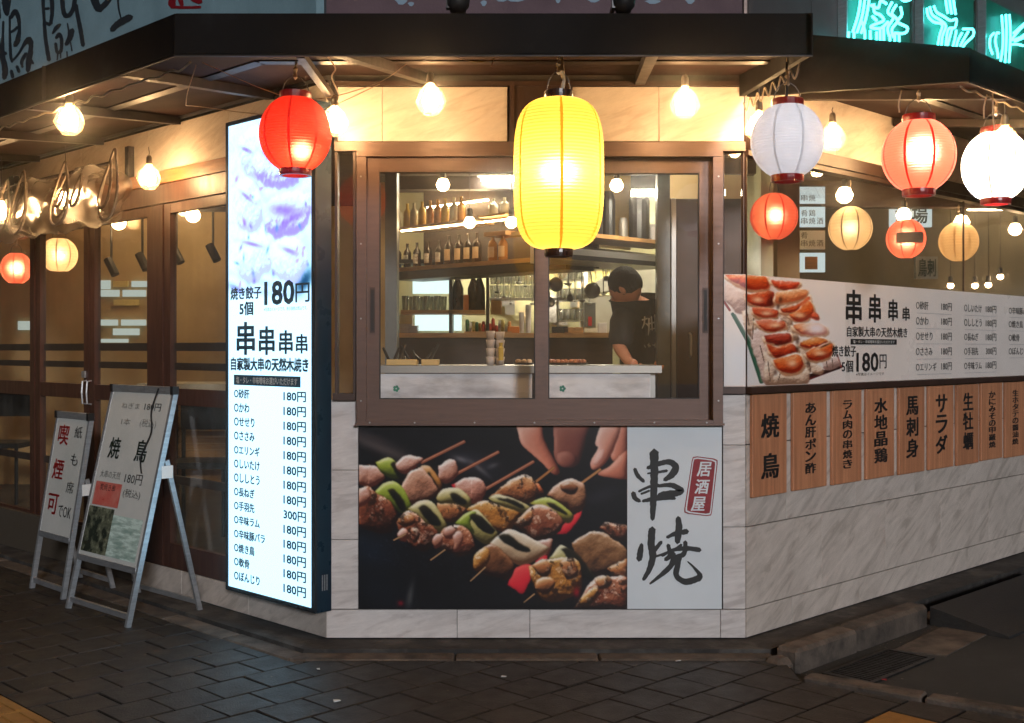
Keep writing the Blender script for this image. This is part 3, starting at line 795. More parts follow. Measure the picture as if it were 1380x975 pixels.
bp('door_lock', bx(LU(112), LU(116), -.012, -.0005, 1.30, 1.345), M['alu'], LEFT)
bp('bracket', bx(LU(176), LU(181), -.04, -.001, 2.55, 2.80), M['steelbar'], LEFT)
bp('bracket', bx(LU(19), LU(26), -.04, -.001, 2.60, 2.80), M['steelbar'], LEFT)

# ================================================================== AWNINGS
def awning(name, label, outer, inner, cap_first=True, zf0=2.675, zf1=2.843, zw=2.885, zr=3.14):
    th = Thing(name, label, 'awning', loc=(outer[0][0], outer[0][1], zf0))
    O = [Vector((p[0], p[1], 0)) for p in outer]; I = [Vector((p[0], p[1], 0)) for p in inner]
    up = lambda p, z: Vector((p.x, p.y, z))
    def sheet(za, zb, th_):
        t = B()
        for k in range(len(O) - 1):
            a, b, c, d = O[k].lerp(I[k], .012), O[k + 1].lerp(I[k + 1], .012), I[k + 1], I[k]
            lo = [up(a, za), up(b, za), up(c, zb), up(d, zb)]
            hexa(t, lo + [p + Vector((0, 0, th_)) for p in lo])
        return t
    t = B()
    for k in range(len(O) - 1):
        a, b = O[k], O[k + 1]; n = (I[k] + I[k + 1] - a - b); n.z = 0; d = (b - a).normalized(); n = (n - d * n.dot(d)).normalized() * .03
        hexa(t, [up(a, zf0), up(b, zf0), up(b + n, zf0), up(a + n, zf0), up(a, zf1), up(b, zf1), up(b + n, zf1), up(a + n, zf1)])
    bmesh.ops.bevel(t, geom=[e_ for e_ in t.edges], offset=.005, segments=2, affect='EDGES')
    th.add('fascia', t, M['awning'])
    th.add('roof_sheet', sheet(zf1 - .035, zr, .01), M['awning'])
    th.add('soffit', sheet(zf0 + .055, zw + .03, .012), M['soffit'])
    # end cap
    a, i = O[0], I[0]; d = (O[1] - O[0]).normalized() * .028
    a2, i2 = a - d * 0.06, i - d * 0.06
    t = hexa(B(), [up(a2, zf0), up(i2, zw - .08), up(i2 + d, zw - .08), up(a2 + d, zf0), up(a2, zf1), up(i2, zr + .012), up(i2 + d, zr + .012), up(a2 + d, zf1)])
    th.add('end_cap', t, M['awning'])
    for k in range(len(O) - 1):
        L = (O[k + 1] - O[k]).length; d = (O[k + 1] - O[k]).normalized(); nrm = Vector((d.y, -d.x, 0));
        if nrm.dot(O[k] - I[k]) < 0: nrm = -nrm
        for j in range(1, int(L / 1.22) + 1):
            c = O[k] + d * (j * 1.22)
            if (c - O[k + 1]).length < .2: continue
            th.add('joint_cover', beam(B(), up(c + nrm * .0015, zf0 + .004), up(c + nrm * .0015, zf1 - .004), .022, .006), M['awning'])
    # light angle strip along the lower edge
    t = B()
    for k in range(len(O) - 1): beam(t, up(O[k], zf0 - .004), up(O[k + 1], zf0 - .004), .008, .006)
    th.add('edge_trim', t, M['steelbar'])
    # joists from wall to edge and one purlin
    for k in range(len(O) - 1):
        L = (O[k + 1] - O[k]).length; nj = max(2, int(L / .95))
        for j in range(nj):
            f = (j + .5) / nj
            if k == 0 and not cap_first: f = (j + .6) / nj
            a = O[k].lerp(O[k + 1], f); b = I[k].lerp(I[k + 1], f)
            th.add('joist', beam(B(), up(a.lerp(b, .03), zf0 + .028), up(a.lerp(b, .99), zw), .05, .045), M['steelbar'])
        a, b = O[k].lerp(I[k], .5), O[k + 1].lerp(I[k + 1], .5)
        th.add('purlin', beam(B(), up(a, (zf0 + zw) / 2 + .045), up(b, (zf0 + zw) / 2 + .045), .06, .03), M['steelbar'])
    return th
F1 = Vector((-1.351, 4.675, 0))
awning('corner_awning', 'dark steel awning over the service window, turning the left corner', [(1.203, 4.675), (F1.x, F1.y), (F1.x - 4.2, F1.y + 4.2)],
       [(1.203, WALL_Y - .004), (CL[0], WALL_Y - .004), (CL[0] - 4.3, WALL_Y + 4.296)])
awning('side_awning', 'dark steel awning over the side street window with slanting end cap', [(2.045, 5.222), (2.045 + 4.5, 5.222 + 4.5)],
       [(CR[0] + .006, WALL_Y - .004), (CR[0] + 4.5, WALL_Y + 4.49)], zf0=2.694, zf1=2.845)

# ================================================================== LANTERNS AND BULBS
def lantern(px, py, Y, r_px, h_px, paper_m, seam_m, cap_m, label, watts=0.0, lcol=(1, .72, .45), loff=(0, 0, 0), group='paper lanterns hanging from the awnings',
            power=2.0, ribs=24, seams=8, top_z=2.72, cap=.42, phase=.2, band=None, name='paper_lantern', caps=True, rope=True):
    c = at(px, py, Y); r = r_px / FPX * Y; hh = h_px / FPX * Y / 2
    th = Thing(name, label, 'lantern', loc=(c.x, c.y, c.z - hh), group=group)
    def rad(z):
        f = max(0.0, 1 - abs(z / hh) ** power) ** (1 / power)
        return max(cap * r, r * f)
    zc = hh * (1 - cap ** power) ** (1 / power)
    prof = []
    n = ribs * 6
    for k in range(n + 1):
        z = -zc + 2 * zc * k / n
        s = abs(math.sin(math.pi * k / 6))
        prof.append((rad(z) + (s - 1) * .010 * r, z))
    th.add('shade', lathe(B(), prof, c, 56), paper_m, smooth=True)
    for k in range(seams):
        a = phase + 2 * math.pi * k / seams; w = .035
        pr = [(q[0] + .0012, q[1]) for q in prof[::2]]
        th.add('seam', lathe(B(), pr, c, 2, a - w, a + w), seam_m, smooth=True)
    if band:
        pr = [(rad(z) + .002, z) for z in (-.28 * hh, -.1 * hh, .1 * hh, .25 * hh)]
        th.add('label_band', lathe(B(), pr, c, 12, -2.4, -.9), band, smooth=True)
    if caps:
        ch = .085 * r * 2
        for s in (1, -1):
            z = s * zc; q = cap * r * 1.05
            pr = [(q * .82, z - s * .004), (q, z - s * .004), (q * 1.02, z + s * ch * .5), (q, z + s * ch), (q * .82, z + s * ch), (q * .8, z)]
            th.add('ring', lathe(B(), pr if s > 0 else pr[::-1], c, 28), cap_m)
    # wire bail and string
    q = cap * r * .9; zt = zc + .08 * r
    pts = [(c.x + q * math.cos(a), c.y, c.z + zt + .55 * r * math.sin(a)) for a in [math.pi * k / 10 for k in range(11)]]
    if rope:
        th.add('bail', tube(B(), pts, .0022, 5), M['wire'])
        z0 = c.z + zt + .5 * r; L = top_z - z0
        if L > .02:
            pts = [(c.x + rnd.uniform(-.006, .006) * (k % 2), c.y + rnd.uniform(-.005, .005), z0 + L * k / 6) for k in range(7)]
            th.add('string', tube(B(), pts, [.0035 + .003 * (k % 2) for k in range(7)], 5), M['rope'])
            th.add('knot', lathe(B(), [(.001, -.03), (.010, -.02), (.007, 0), (.011, .015), (.002, .03)], (c.x, c.y, z0 + .02), 7), M['rope'])
    if watts:
        ld = bpy.data.lights.new('lantern_lamp', 'POINT'); ld.energy = watts; ld.color = lcol; ld.shadow_soft_size = .035
        lo = bpy.data.objects.new('lantern_lamp', ld); COL.objects.link(lo); lo.parent = th.o
        lo.location = Vector((loff[0] * r, loff[1] * r, loff[2] * hh)) + Vector((0, 0, hh))
    return th
lantern(398, 181, 4.95, 48.5, 106, M['red_paper'], M['seam_red'], M['capred'], 'glowing red paper lantern hanging in front of the tall light box', 3.2, loff=(.22, -.35, -.45), ribs=26, phase=.0)
lantern(753, 235, 4.85, 61, 203, M['yellow_paper'], M['seam_yellow'], M['capblack'], 'big barrel-shaped yellow paper lantern with black rings over the service window', 11, lcol=(1, .88, .62),
        loff=(.0, -.1, .0), power=3.6, ribs=44, seams=6, phase=.55, cap=.30)
lantern(1061, 190, 4.9, 49, 104, M['white_paper'], M['seam_white'], M['capred'], 'unlit white paper lantern with red rings by the awning corner, brightened by an added inner lamp', .9, lcol=(.9, .92, 1), loff=(0, 0, 0), ribs=26)  # small lamp added inside to brighten the unlit paper
lantern(1238, 210, 5.55, 48.5, 102, M['orange_paper'], M['seam_red'], M['capred'], 'glowing orange-red paper lantern in front of the side window', 6.5, lcol=(1, .84, .70), loff=(-.0, -.25, .05), ribs=26, phase=.08)
lantern(1342, 224, 5.75, 44, 98, M['lit_paper'], M['seam_white'], M['capred'], 'dazzling white lit paper lantern at the right end', 26, lcol=(1, .9, .78), ribs=26, top_z=2.74)

def hang_bulb(px, py, Y, label, top_z=2.7, size=1.0, s=None):
    c = at(px, py, Y)
    th = Thing('hanging_bulb', label, 'light bulb', loc=(c.x, c.y, c.z), group='bare bulbs hanging under the awnings')
    r = .073 * size
    pr = [(.012, .095), (.02, .075), (r * .72, .045), (r, -.005), (r * .8, -.04), (r * .42, -.066), (.004, -.070)]
    th.add('glass_shade', lathe(B(), pr, c, 9), M['bulbglass'])
    th.add('bulb', lathe(B(), [(.012, .075), (.018, .055), (.034 * size, .02), (.038 * size, -.005), (.030 * size, -.03), (.014, -.044), (.001, -.047)], c, 16), M['bulb'], smooth=True)
    th.add('socket', lathe(B(), [(.001, .135), (.010, .133), (.017, .12), (.019, .085), (.014, .078), (.001, .078)], c, 12), M['socket'])
    n = 6; L = top_z - c.z - .13
    th.add('cable', tube(B(), [(c.x + rnd.uniform(-.003, .003), c.y, c.z + .13 + L * k / n) for k in range(n + 1)], .0025, 5), M['wire'])
    return th
def mat_bulbglass():
    m, nt, N, L = new_mat('faceted_lamp_glass')
    out = N.new('ShaderNodeOutputMaterial'); tr = N.new('ShaderNodeBsdfTransparent'); tl = N.new('ShaderNodeBsdfTranslucent'); tl.inputs[0].default_value = (1, .8, .5, 1)
    gl = N.new('ShaderNodeBsdfGlossy'); gl.inputs['Roughness'].default_value = .08
    a = N.new('ShaderNodeMixShader'); a.inputs[0].default_value = .06; L.new(tr.outputs[0], a.inputs[1]); L.new(tl.outputs[0], a.inputs[2])
    b = N.new('ShaderNodeMixShader'); b.inputs[0].default_value = .10; L.new(a.outputs[0], b.inputs[1]); L.new(gl.outputs[0], b.inputs[2])
    L.new(b.outputs[0], out.inputs[0]); return m
M['bulbglass'] = mat_bulbglass()
hang_bulb(94, 163, 5.6, 'glowing bulb hanging highest at the left edge of the corner awning')
hang_bulb(201, 240, 6.95, 'glowing bulb hanging in front of the door just left of the light box')
hang_bulb(88, 268, 7.35, 'glowing bulb hanging before the rolled clear curtain', top_z=2.78)
hang_bulb(2, 287, 7.9, 'glowing bulb cut by the left edge of the photo, beside the rolled curtain', top_z=2.8)
hang_bulb(451, 165, 5.75, 'glowing bulb half hidden behind the red lantern')
hang_bulb(580, 136, 5.45, 'glowing bulb hanging before the marble panel left of the yellow lantern', top_z=2.78)
hang_bulb(923, 140, 5.45, 'glowing bulb hanging before the marble panel right of the yellow lantern', top_z=2.78)
hang_bulb(1023, 172, 5.75, 'bulb mostly hidden behind the unlit white lantern', top_z=2.8)
hang_bulb(1122, 186, 6.2, 'glowing bulb between the unlit white lantern and the orange-red lantern', top_z=2.78)
hang_bulb(1238, 212, 6.75, 'added bulb, unseen behind the orange-red lantern, brightening the side wall band', top_z=2.8)  # unseen bulb, added to brighten the beige band of the side wall
hang_bulb(1354, 192, 5.65, 'glowing bulb touching the top of the dazzling white lantern', top_z=2.72)

# wiring along the awnings
def cable(name, label, pts, r=.003, mat=None, cat='cable', n=5):
    return solo(name, tube(B(), catmull(pts, n), r, 5), mat or M['rope'], label, cat)
def lerp3(a, b, t): return tuple(a[i] + (b[i] - a[i]) * t for i in range(3))
pts = []
for k in range(60):
    f = k / 59; p = Vector((F1.x, F1.y, 2.665)) + Vector((-1, 1, 0)) * (3.6 * f) + Vector((.05, .05, 0))
    pts.append((p.x + rnd.uniform(-.006, .006), p.y, p.z - .006 - .01 * abs(math.sin(k * 1.3)) - .012 * (k % 2)))
cable('string_light_cable', 'pale twisted cable tied along the left awning edge', pts, .0045)
pts = [(F1.x + .06, F1.y + .1, 2.66), (F1.x - .1, 5.2, 2.60), (-1.5, 5.6, 2.66), (-1.0, 5.5, 2.60), (-.6, 5.3, 2.70)]
cable('slack_cable', 'thin slack cable drooping below the awning corner', pts, .0022)
pts = [(-1.3, 4.9, 2.70), (-.95, 5.15, 2.60), (-.62, 5.15, 2.66), (-.44, 4.85, 2.68)]
cable('slack_cable', 'thin slack cable drooping left of the red lantern', pts, .002)
pts = [(at(438, 72, 4.8) + Vector((0, 0, 0)))[:], at(452, 92, 5.0)[:], at(447, 105, 5.2)[:], at(456, 128, 5.5)[:], at(449, 150, 5.6)[:]]
cable('coiled_cable', 'loosely coiled pale cable by the bracket right of the red lantern', pts, .0035)
solo('awning_bracket', beam(B(), at(405, 74, 4.85), at(447, 132, 5.9), .035, .03), M['steelbar'], 'steel bracket slanting down behind the red lantern', 'bracket')
pts = [at(598, 68, 4.85)[:], at(620, 79, 4.85)[:], at(645, 84, 4.85)[:], at(664, 80, 4.85)[:], at(668, 74, 4.85)[:], at(662, 90, 4.85)[:]]
cable('slack_cable', 'short pale cable end dangling under the awning between bulb and yellow lantern', pts, .002)
pts = []
for k in range(15):
    f = k / 14; p = Vector((1.17, 4.75, 2.66)).lerp(Vector((1.15, 5.8, 2.72)), f); pts.append((p.x, p.y, p.z - (.05 if k % 2 else 0)))
cable('string_light_cable', 'looped pale cable under the right end of the corner awning', pts, .004)
solo('hanging_rod', tube(B(), [at(1060, 84, 4.9), at(1060, 138, 4.9)], .006, 8), M['black'], 'black rod holding the unlit white lantern', 'rod')
solo('hanging_rod', tube(B(), [at(757, 72, 4.85), at(757, 96, 4.85), at(760, 108, 4.86), at(756, 132, 4.85)], [.004, .012, .007, .010], 7), M['rope'], 'frayed twine bundle holding the yellow lantern', 'twine')
pts = []
for k in range(40):
    f = k / 39; p = Vector((2.02, 5.26, 2.682)) + Vector((1, 1, 0)) * (2.2 * f); pts.append((p.x, p.y + rnd.uniform(-.004, .004), p.z - .012 * (k % 2)))
cable('string_light_cable', 'pale twisted cable tied along the right awning edge', pts, .0045)
for (a, b, c, l) in (((1215, 122), (1211, 140), (1212, 152), 'frayed rope end hanging left of the orange-red lantern'), ((1338, 118), (1338, 150), (1340, 176), 'pale rope hanging beside the bulb over the dazzling lantern'),
                     ((1330, 128), (1326, 145), (1326, 160), 'thin rope loop hanging left of the dazzling lantern')):
    cable('rope_end', l, [at(a[0], a[1], 5.5)[:], at(b[0], b[1], 5.5)[:], at(c[0], c[1], 5.5)[:]], .004, cat='rope')

# ================================================================== SIGNS
def tL(px, py, off_=0.0): return pix(LEFT, px, py, off_)
# ---- tall light box
bo = -.102
u0, _ = tL(304, 470, bo); u1, _ = tL(425, 470, bo)
zb, zt = .150, 2.765
lb = Thing('light_box_sign', 'tall glowing white light box menu sign on the left corner', 'sign', LEFT, (u0, 0, zb))
M['case'] = pbr('blue_spill_case', lin(.010, .030, .055), lin(.008, .02, .04), rough=.3, metal=.2)  # blue spill of the lit panel put into the case colour
fw = .022
t = B(); box(t, u0, u1, bo + .012, -.002, zb, zt); lb.add('case', t, M['case'])
t = B(); box(t, u0, u0 + fw, bo, bo + .0118, zb, zt); box(t, u1 - fw * 1.6, u1, bo, bo + .0118, zb, zt)
box(t, u0 + fw, u1 - fw * 1.6, bo, bo + .0118, zb, zb + fw); box(t, u0 + fw, u1 - fw * 1.6, bo, bo + .0118, zt - fw, zt)
lb.add('frame', t, M['blackmetal'])
for k in range(3): lb.add('vent', bx(u1 + .0003, u1 + .003, bo + .04 + k * .014, bo + .046 + k * .014, .26, .34), M['alu'])
a0, a1 = u0 + fw, u1 - fw * 1.6
DX, DZ = a1 - a0, zt - zb - 2 * fw
# drawing coordinates: 0..300 across, 0..1000 down (0 = top)
C = Canvas(0, 0, 300, 1000, 110, 366, (250, 253, 255))
for (cx, cy, rx, ry, rot, col, k) in (
        (60, 40, 60, 30, 0, (238, 240, 252), .8), (120, 40, 30, 8, 70, (120, 150, 190), .5), (150, 90, 50, 7, 38, (150, 90, 190), .9), (190, 110, 30, 6, 30, (160, 110, 200), .7),
        (40, 120, 30, 14, 70, (240, 190, 210), .7), (110, 140, 40, 8, 50, (190, 150, 220), .6), (240, 150, 40, 12, -20, (200, 190, 235), .7), (200, 185, 50, 14, 10, (165, 90, 200), .95),
        (235, 205, 45, 10, -35, (150, 80, 190), .9), (180, 220, 50, 10, 12, (170, 120, 205), .8), (215, 240, 40, 9, -20, (150, 110, 200), .8), (60, 230, 50, 8, 40, (250, 200, 215), .6),
        (100, 300, 50, 8, -30, (180, 160, 230), .7), (70, 330, 26, 10, 60, (140, 130, 200), .8), (30, 355, 30, 7, 20, (90, 80, 140), .8), (160, 300, 70, 10, 10, (220, 210, 245), .8),
        (235, 290, 12, 16, 20, (110, 140, 190), .7), (270, 345, 30, 16, -35, (20, 60, 90), .95), (200, 330, 60, 12, 10, (200, 240, 235), .8), (280, 290, 30, 40, 0, (205, 240, 240), .7),
        (20, 200, 10, 60, 0, (240, 215, 240), .5), (130, 345, 120, 8, 12, (190, 200, 225), .6)):
    C.glow(cx, cy, rx, ry, col, k, rot)
VI = ((255, 255, 255), (246, 240, 254), (206, 180, 232)); VP = ((255, 252, 255), (236, 222, 248), (176, 130, 214))
for pts, cl in (([(40, 30), (110, 10), (150, 60), (120, 120), (60, 110)], VI), ([(90, 70), (160, 60), (250, 110), (240, 150), (150, 150), (100, 120)], VP), ([(20, 130), (80, 120), (130, 180), (110, 240), (40, 220)], VI),
                ([(130, 180), (200, 165), (290, 175), (280, 240), (200, 262), (140, 235)], VP), ([(30, 250), (120, 240), (170, 290), (120, 340), (40, 330)], VI), ([(160, 262), (240, 258), (290, 300), (250, 350), (170, 335)], VI)):
    C.chunk(pts, *cl, r=7, warp=10, rough=.5, gloss=1.0, k=5)
for (cx, cy, rx, ry, rot) in ((165, 92, 46, 6, 28), (205, 200, 56, 13, 8), (225, 222, 40, 8, -14), (90, 262, 40, 5, 12), (70, 60, 24, 5, 20), (70, 160, 26, 5, 30), (225, 285, 30, 6, 16)): C.glow(cx, cy, rx, ry, (140, 70, 190), .75, rot)
C.glow(275, 350, 30, 14, (20, 60, 90), .9, -35); C.glow(150, 368, 150, 7, (170, 160, 200), .5, 6)
nz = np.clip((C.n[1] - .5) * 3, 0, 1) * np.clip((380 - C.Y) / 40, 0, 1) * .35
C.blend(nz, (205, 190, 235))
for k in range(34):
    xx, yy = rnd.uniform(20, 290), rnd.uniform(40, 350)
    C.glow(xx, yy, rnd.uniform(3, 11), rnd.uniform(3, 6), rnd.choice([(130, 90, 180), (120, 120, 190), (190, 110, 170), (90, 130, 170)]), .75, rnd.uniform(0, 180))
lo_ = np.clip((C.Y - 380) / 620, 0, 1); C.blend(lo_ * .22, (190, 235, 255))
me = C.mesh(lambda Xd, Yd: (a0 + Xd / 300 * DX, zt - fw - Yd / 1000 * DZ), bo + .006)
def lit_print(name, tint, s):
    m, nt, N, L = new_mat(name)
    out = N.new('ShaderNodeOutputMaterial'); a = N.new('ShaderNodeAttribute'); a.attribute_name = 'print'; e = N.new('ShaderNodeEmission')
    mx = N.new('ShaderNodeMix'); mx.data_type = 'RGBA'; mx.blend_type = 'MULTIPLY'; mx.inputs[0].default_value = 1; mx.inputs[7].default_value = tint
    L.new(a.outputs['Color'], mx.inputs[6]); L.new(mx.outputs[2], e.inputs[0]); e.inputs[1].default_value = s; L.new(e.outputs[0], out.inputs[0]); return m
me.materials.append(lit_print('backlit_print', lin(.50, .80, 1.0), 2.1)); 
me.transform(Matrix.Translation(-lb.loc))
o = bpy.data.objects.new('lit_panel', me); COL.objects.link(o); o.parent = lb.o
M['inknavy'] = pbr('navy_ink_film', lin(.012, .05, .09), rough=.6)
def mini(th, a0, a1, ztop, W_, H_, dx, dz, yy, mat):
    """lettering helper working in drawing coordinates of a panel"""
    def put(name, s, x0, y0, x1, y1, bold=.02, m=None, slope=0):
        bold = bold * (1.3 if len(s) == 1 else 2.6) if bold else 0
        t = letter(B(), s, a0 + x0 / W_ * dx, a0 + x1 / W_ * dx, ztop - y1 / H_ * dz, ztop - y0 / H_ * dz, yy, bold)
        return th.add(name, t, m or mat)
    return put
P_ = mini(lb, a0, a1, zt - fw, 300, 1000, DX, DZ, bo + .003, M['inknavy'])
P_('lettering', '焼き餃子', 10, 352, 125, 378, .02); P_('lettering', '5個', 45, 384, 95, 412, .025)
P_('lettering', '180', 138, 345, 240, 392, .03); P_('lettering', '円', 246, 352, 292, 390, .02)
P_('small_print', '※写真はイメージです。表示価格は税込です。', 135, 398, 285, 406, .0)
for (a, b, c, d) in ((35, 428, 100, 496), (118, 438, 172, 496), (190, 447, 235, 494), (248, 455, 285, 493)): P_('lettering', '串', a, b, c, d, .035)
P_('lettering', '自家製大串の天然木焼き', 12, 503, 288, 530, .03)
lb.add('caption_bar', bx(a0 + 22 / 300 * DX, a0 + 262 / 300 * DX, bo + .0035, bo + .0045, zt - fw - .562 * DZ, zt - fw - .540 * DZ), M['inknavy'])
P_('lettering', '塩・タレ・辛味噌味お選びいただけます', 32, 543.5, 252, 558.5, .01, M['inkwhite']).location.y -= .001
items = ['砂肝', 'かわ', 'せせり', 'ささみ', 'エリンギ', 'しいたけ', 'ししとう', '長ねぎ', '手羽先', '辛味ラム', '辛味豚バラ', '焼き鳥', '軟骨', 'ぼんじり']
for k, s in enumerate(items):
    y = 571 + k * 30.2
    P_('menu_line', '○' + s, 24, y, 24 + 19 * (len(s) + 1), y + 19, .02)
    P_('price', ('300' if s == '手羽先' else '180') + '円', 205, y, 280, y + 20, .022)

# ---- poster with skewers and the white calligraphy board
def FZ(px, py, off_=0.0): return pix(FRONT, px, py, off_)
pz = Thing('yakitori_poster', 'wide poster of grilled skewers with white calligraphy board below the window', 'poster', FRONT, (X(484), 0, Z(820)))
po = -.012
pz.add('board', bx(X(484), X(972), po + .001, .0135, Z(820), Z(574)), M['black'])
pz.add('white_board', bx(X(845), X(972), po - .004, po + .0005, Z(820), Z(574)), M['whiteprint'])
C = Canvas(0, 0, 1380, 944, 460, 314, (12, 12, 17))
C.blend(np.clip((C.n[0] - .45) * 2, 0, 1) * .5, (24, 26, 34))
C.glow(90, 100, 240, 32, (92, 80, 78), .9, 24); C.glow(60, 60, 160, 26, (54, 46, 48), .8, 20); C.glow(590, 190, 150, 60, (44, 44, 54), .8, 20); C.glow(1250, 360, 90, 40, (40, 40, 48), .8, -20)
C.glow(620, 220, 70, 12, (120, 116, 120), .6, 40); C.glow(525, 172, 40, 14, (150, 146, 150), .6, 20); C.glow(690, 205, 30, 12, (110, 108, 110), .6, -20)
C.glow(60, 640, 140, 90, (20, 30, 44), .9, 20); C.glow(130, 850, 160, 90, (18, 24, 34), .9, 20); C.glow(265, 870, 18, 60, (110, 112, 112), .9, 10); C.glow(215, 915, 16, 14, (170, 20, 40), .8)
for k in range(110):
    xx = rnd.uniform(10, 640); C.glow(xx, 590 + xx * .30 + rnd.uniform(-60, 90), rnd.uniform(3, 8), rnd.uniform(2, 4), (62, 74, 90), rnd.uniform(.15, .5), rnd.uniform(0, 60))
TAN, TAN2, TAN3 = (240, 188, 132), (180, 108, 62), (44, 20, 12)
PNK, PNK2, PNK3 = (240, 204, 190), (196, 136, 112), (80, 36, 28)
DRK, DRK2, DRK3 = (226, 156, 116), (128, 64, 42), (28, 12, 10)
GLD, GLD2, GLD3 = (246, 200, 126), (190, 122, 52), (54, 26, 10)
GR, GR2, GR3 = (206, 220, 112), (140, 158, 48), (44, 50, 14)
LK, LK2, LK3 = (240, 232, 186), (186, 172, 104), (62, 52, 24)
CHR = ((46, 40, 26), (20, 18, 14), (8, 8, 8))
def st(a, b, c, d, w=11): C.line(a, b, c, d, w, (184, 104, 74)); C.line(a, b - 3, c, d - 3, w * .35, (224, 150, 118))
def hand(pts, hi, mid, lo): C.chunk(pts, hi, mid, lo, r=11, warp=5, rough=.10, light=(-.6, -.3), gloss=.25, k=7)
SK = ((244, 190, 168), (206, 122, 96), (90, 36, 28))
hand([(1000, -20), (1180, -20), (1172, 60), (1135, 190), (1075, 215), (1020, 190), (1000, 120)], (176, 110, 92), (120, 62, 52), (50, 20, 20))
hand([(1020, 140), (1075, 130), (1120, 160), (1110, 205), (1060, 216), (1022, 190)], (190, 128, 110), (134, 74, 62), (60, 26, 24))
hand([(805, -20), (930, -20), (955, 80), (1015, 190), (1032, 240), (1000, 252), (940, 190), (870, 130), (830, 80)], *SK)
hand([(1330, -20), (1400, -20), (1400, 140), (1320, 185), (1290, 120)], *SK); hand([(1400, 110), (1400, 262), (1275, 266), (1225, 245), (1290, 205), (1345, 150)], *SK)
hand([(1250, -20), (1345, -20), (1315, 110), (1255, 205), (1200, 228), (1190, 185), (1228, 115), (1215, 85)], (250, 206, 188), (220, 146, 122), (110, 50, 38))
hand([(1235, 125), (1262, 118), (1262, 165), (1225, 205), (1205, 190)], (252, 224, 214), (238, 188, 172), (170, 104, 88))
st(325, 188, 540, 82); st(505, 246, 715, 136); st(648, 328, 895, 186); C.line(915, 285, 1002, 216, 9, (196, 130, 76)); C.line(1135, 303, 1240, 226, 9, (206, 146, 92))
RED = ((255, 110, 100), (226, 44, 58), (150, 16, 34))
ch = C.chunk
def ember(p): C.chunk(p, *RED, r=8, warp=8, rough=.15, gloss=.2, k=2)
def leek(p, c, col=(LK, LK2, LK3)):
    ch(p, *col, r=8, warp=8, rough=.22, gloss=.5, k=5)
    if c: ch(c, *CHR, r=4, warp=14, rough=.5, gloss=0, soft=1.3, k=3)
ember([(470, 300), (525, 282), (512, 312), (486, 325)])
ch([(-20, 210), (60, 190), (110, 215), (130, 280), (60, 320), (-20, 290)], *(PNK, PNK2, PNK3)); leek([(90, 195), (150, 165), (195, 185), (225, 262), (170, 272), (120, 240)], [(165, 205), (192, 195), (236, 265), (212, 275)], (GR, GR2, GR3))
ch([(195, 190), (240, 155), (322, 165), (330, 192), (290, 215), (240, 258), (205, 235)], (255, 236, 226), (214, 160, 138), PNK3, gloss=.9)
ch([(395, 215), (450, 178), (502, 190), (512, 260), (470, 302), (420, 292)], (250, 222, 210), PNK2, PNK3); leek([(325, 205), (370, 212), (430, 300), (402, 352), (350, 300), (305, 240)], [(352, 240), (366, 236), (410, 310), (396, 322)], (TAN, GLD2, TAN3))
ch([(208, 315), (250, 240), (320, 215), (385, 290), (402, 350), (330, 392), (270, 402), (222, 366)], (244, 200, 172), (186, 128, 100), TAN3)
leek([(68, 350), (130, 300), (190, 290), (240, 350), (272, 420), (222, 452), (150, 400)], [(148, 335), (185, 330), (244, 420), (214, 440)], (GR, GR2, GR3))
ch([(-20, 330), (50, 318), (90, 350), (150, 380), (192, 430), (192, 512), (140, 552), (60, 540), (-20, 490)], *(DRK, DRK2, DRK3), char=.75, dark=.12)
ch([(-20, 335), (35, 322), (60, 350), (50, 390), (10, 420), (-20, 410)], *(PNK, PNK2, PNK3))
ch([(500, 305), (560, 268), (632, 275), (652, 340), (612, 402), (560, 392), (518, 352)], (250, 214, 200), (206, 142, 120), PNK3)
ch([(400, 395), (480, 385), (556, 425), (526, 482), (452, 492), (402, 452)], *(TAN, TAN2, TAN3), char=.75); leek([(396, 372), (436, 322), (520, 325), (575, 378), (560, 420), (480, 398), (420, 400)], [(468, 350), (502, 342), (556, 390), (532, 402), (484, 380)])
leek([(250, 430), (310, 388), (370, 385), (440, 480), (455, 522), (402, 548), (310, 480)], [(300, 425), (338, 405), (398, 465), (424, 512), (370, 500)])
ch([(190, 505), (240, 440), (312, 470), (402, 540), (392, 600), (332, 642), (222, 590)], *(DRK, DRK2, DRK3), char=.75, rough=.8); ch([(195, 500), (235, 448), (280, 462), (290, 500), (240, 525)], *(TAN, TAN2, TAN3), char=.75)
ch([(200, 560), (232, 530), (262, 545), (250, 600), (215, 595)], *(PNK, PNK2, PNK3)); ch([(262, 540), (290, 520), (312, 545), (300, 600), (270, 590)], *(DRK, DRK2, DRK3), char=.75)
ember([(985, 552), (1050, 510), (1142, 428), (1125, 485), (1062, 560)])
ch([(898, 300), (930, 305), (965, 360), (925, 360)], (250, 150, 90), (176, 80, 44), DRK3)
ch([(668, 362), (750, 312), (780, 282), (850, 258), (902, 280), (924, 340), (902, 392), (850, 402), (760, 372)], *(TAN, TAN2, TAN3), char=.75, rough=.75)
ch([(556, 425), (640, 385), (700, 390), (834, 430), (824, 482), (762, 545), (690, 524), (620, 472)], *(GLD, GLD2, GLD3), char=.75); leek([(662, 374), (720, 352), (862, 402), (880, 430), (844, 452), (700, 400)], [(700, 365), (760, 372), (850, 412), (836, 424), (760, 392)])
leek([(580, 440), (610, 435), (692, 520), (716, 560), (662, 612), (600, 582), (560, 500)], None); leek([(492, 502), (556, 448), (600, 450), (570, 500), (590, 560), (520, 520)], None, (GR, GR2, GR3))
ch([(572, 462), (610, 450), (692, 530), (690, 562), (622, 532)], *CHR, r=4, warp=16, rough=.5, gloss=0, soft=1.2, k=3)
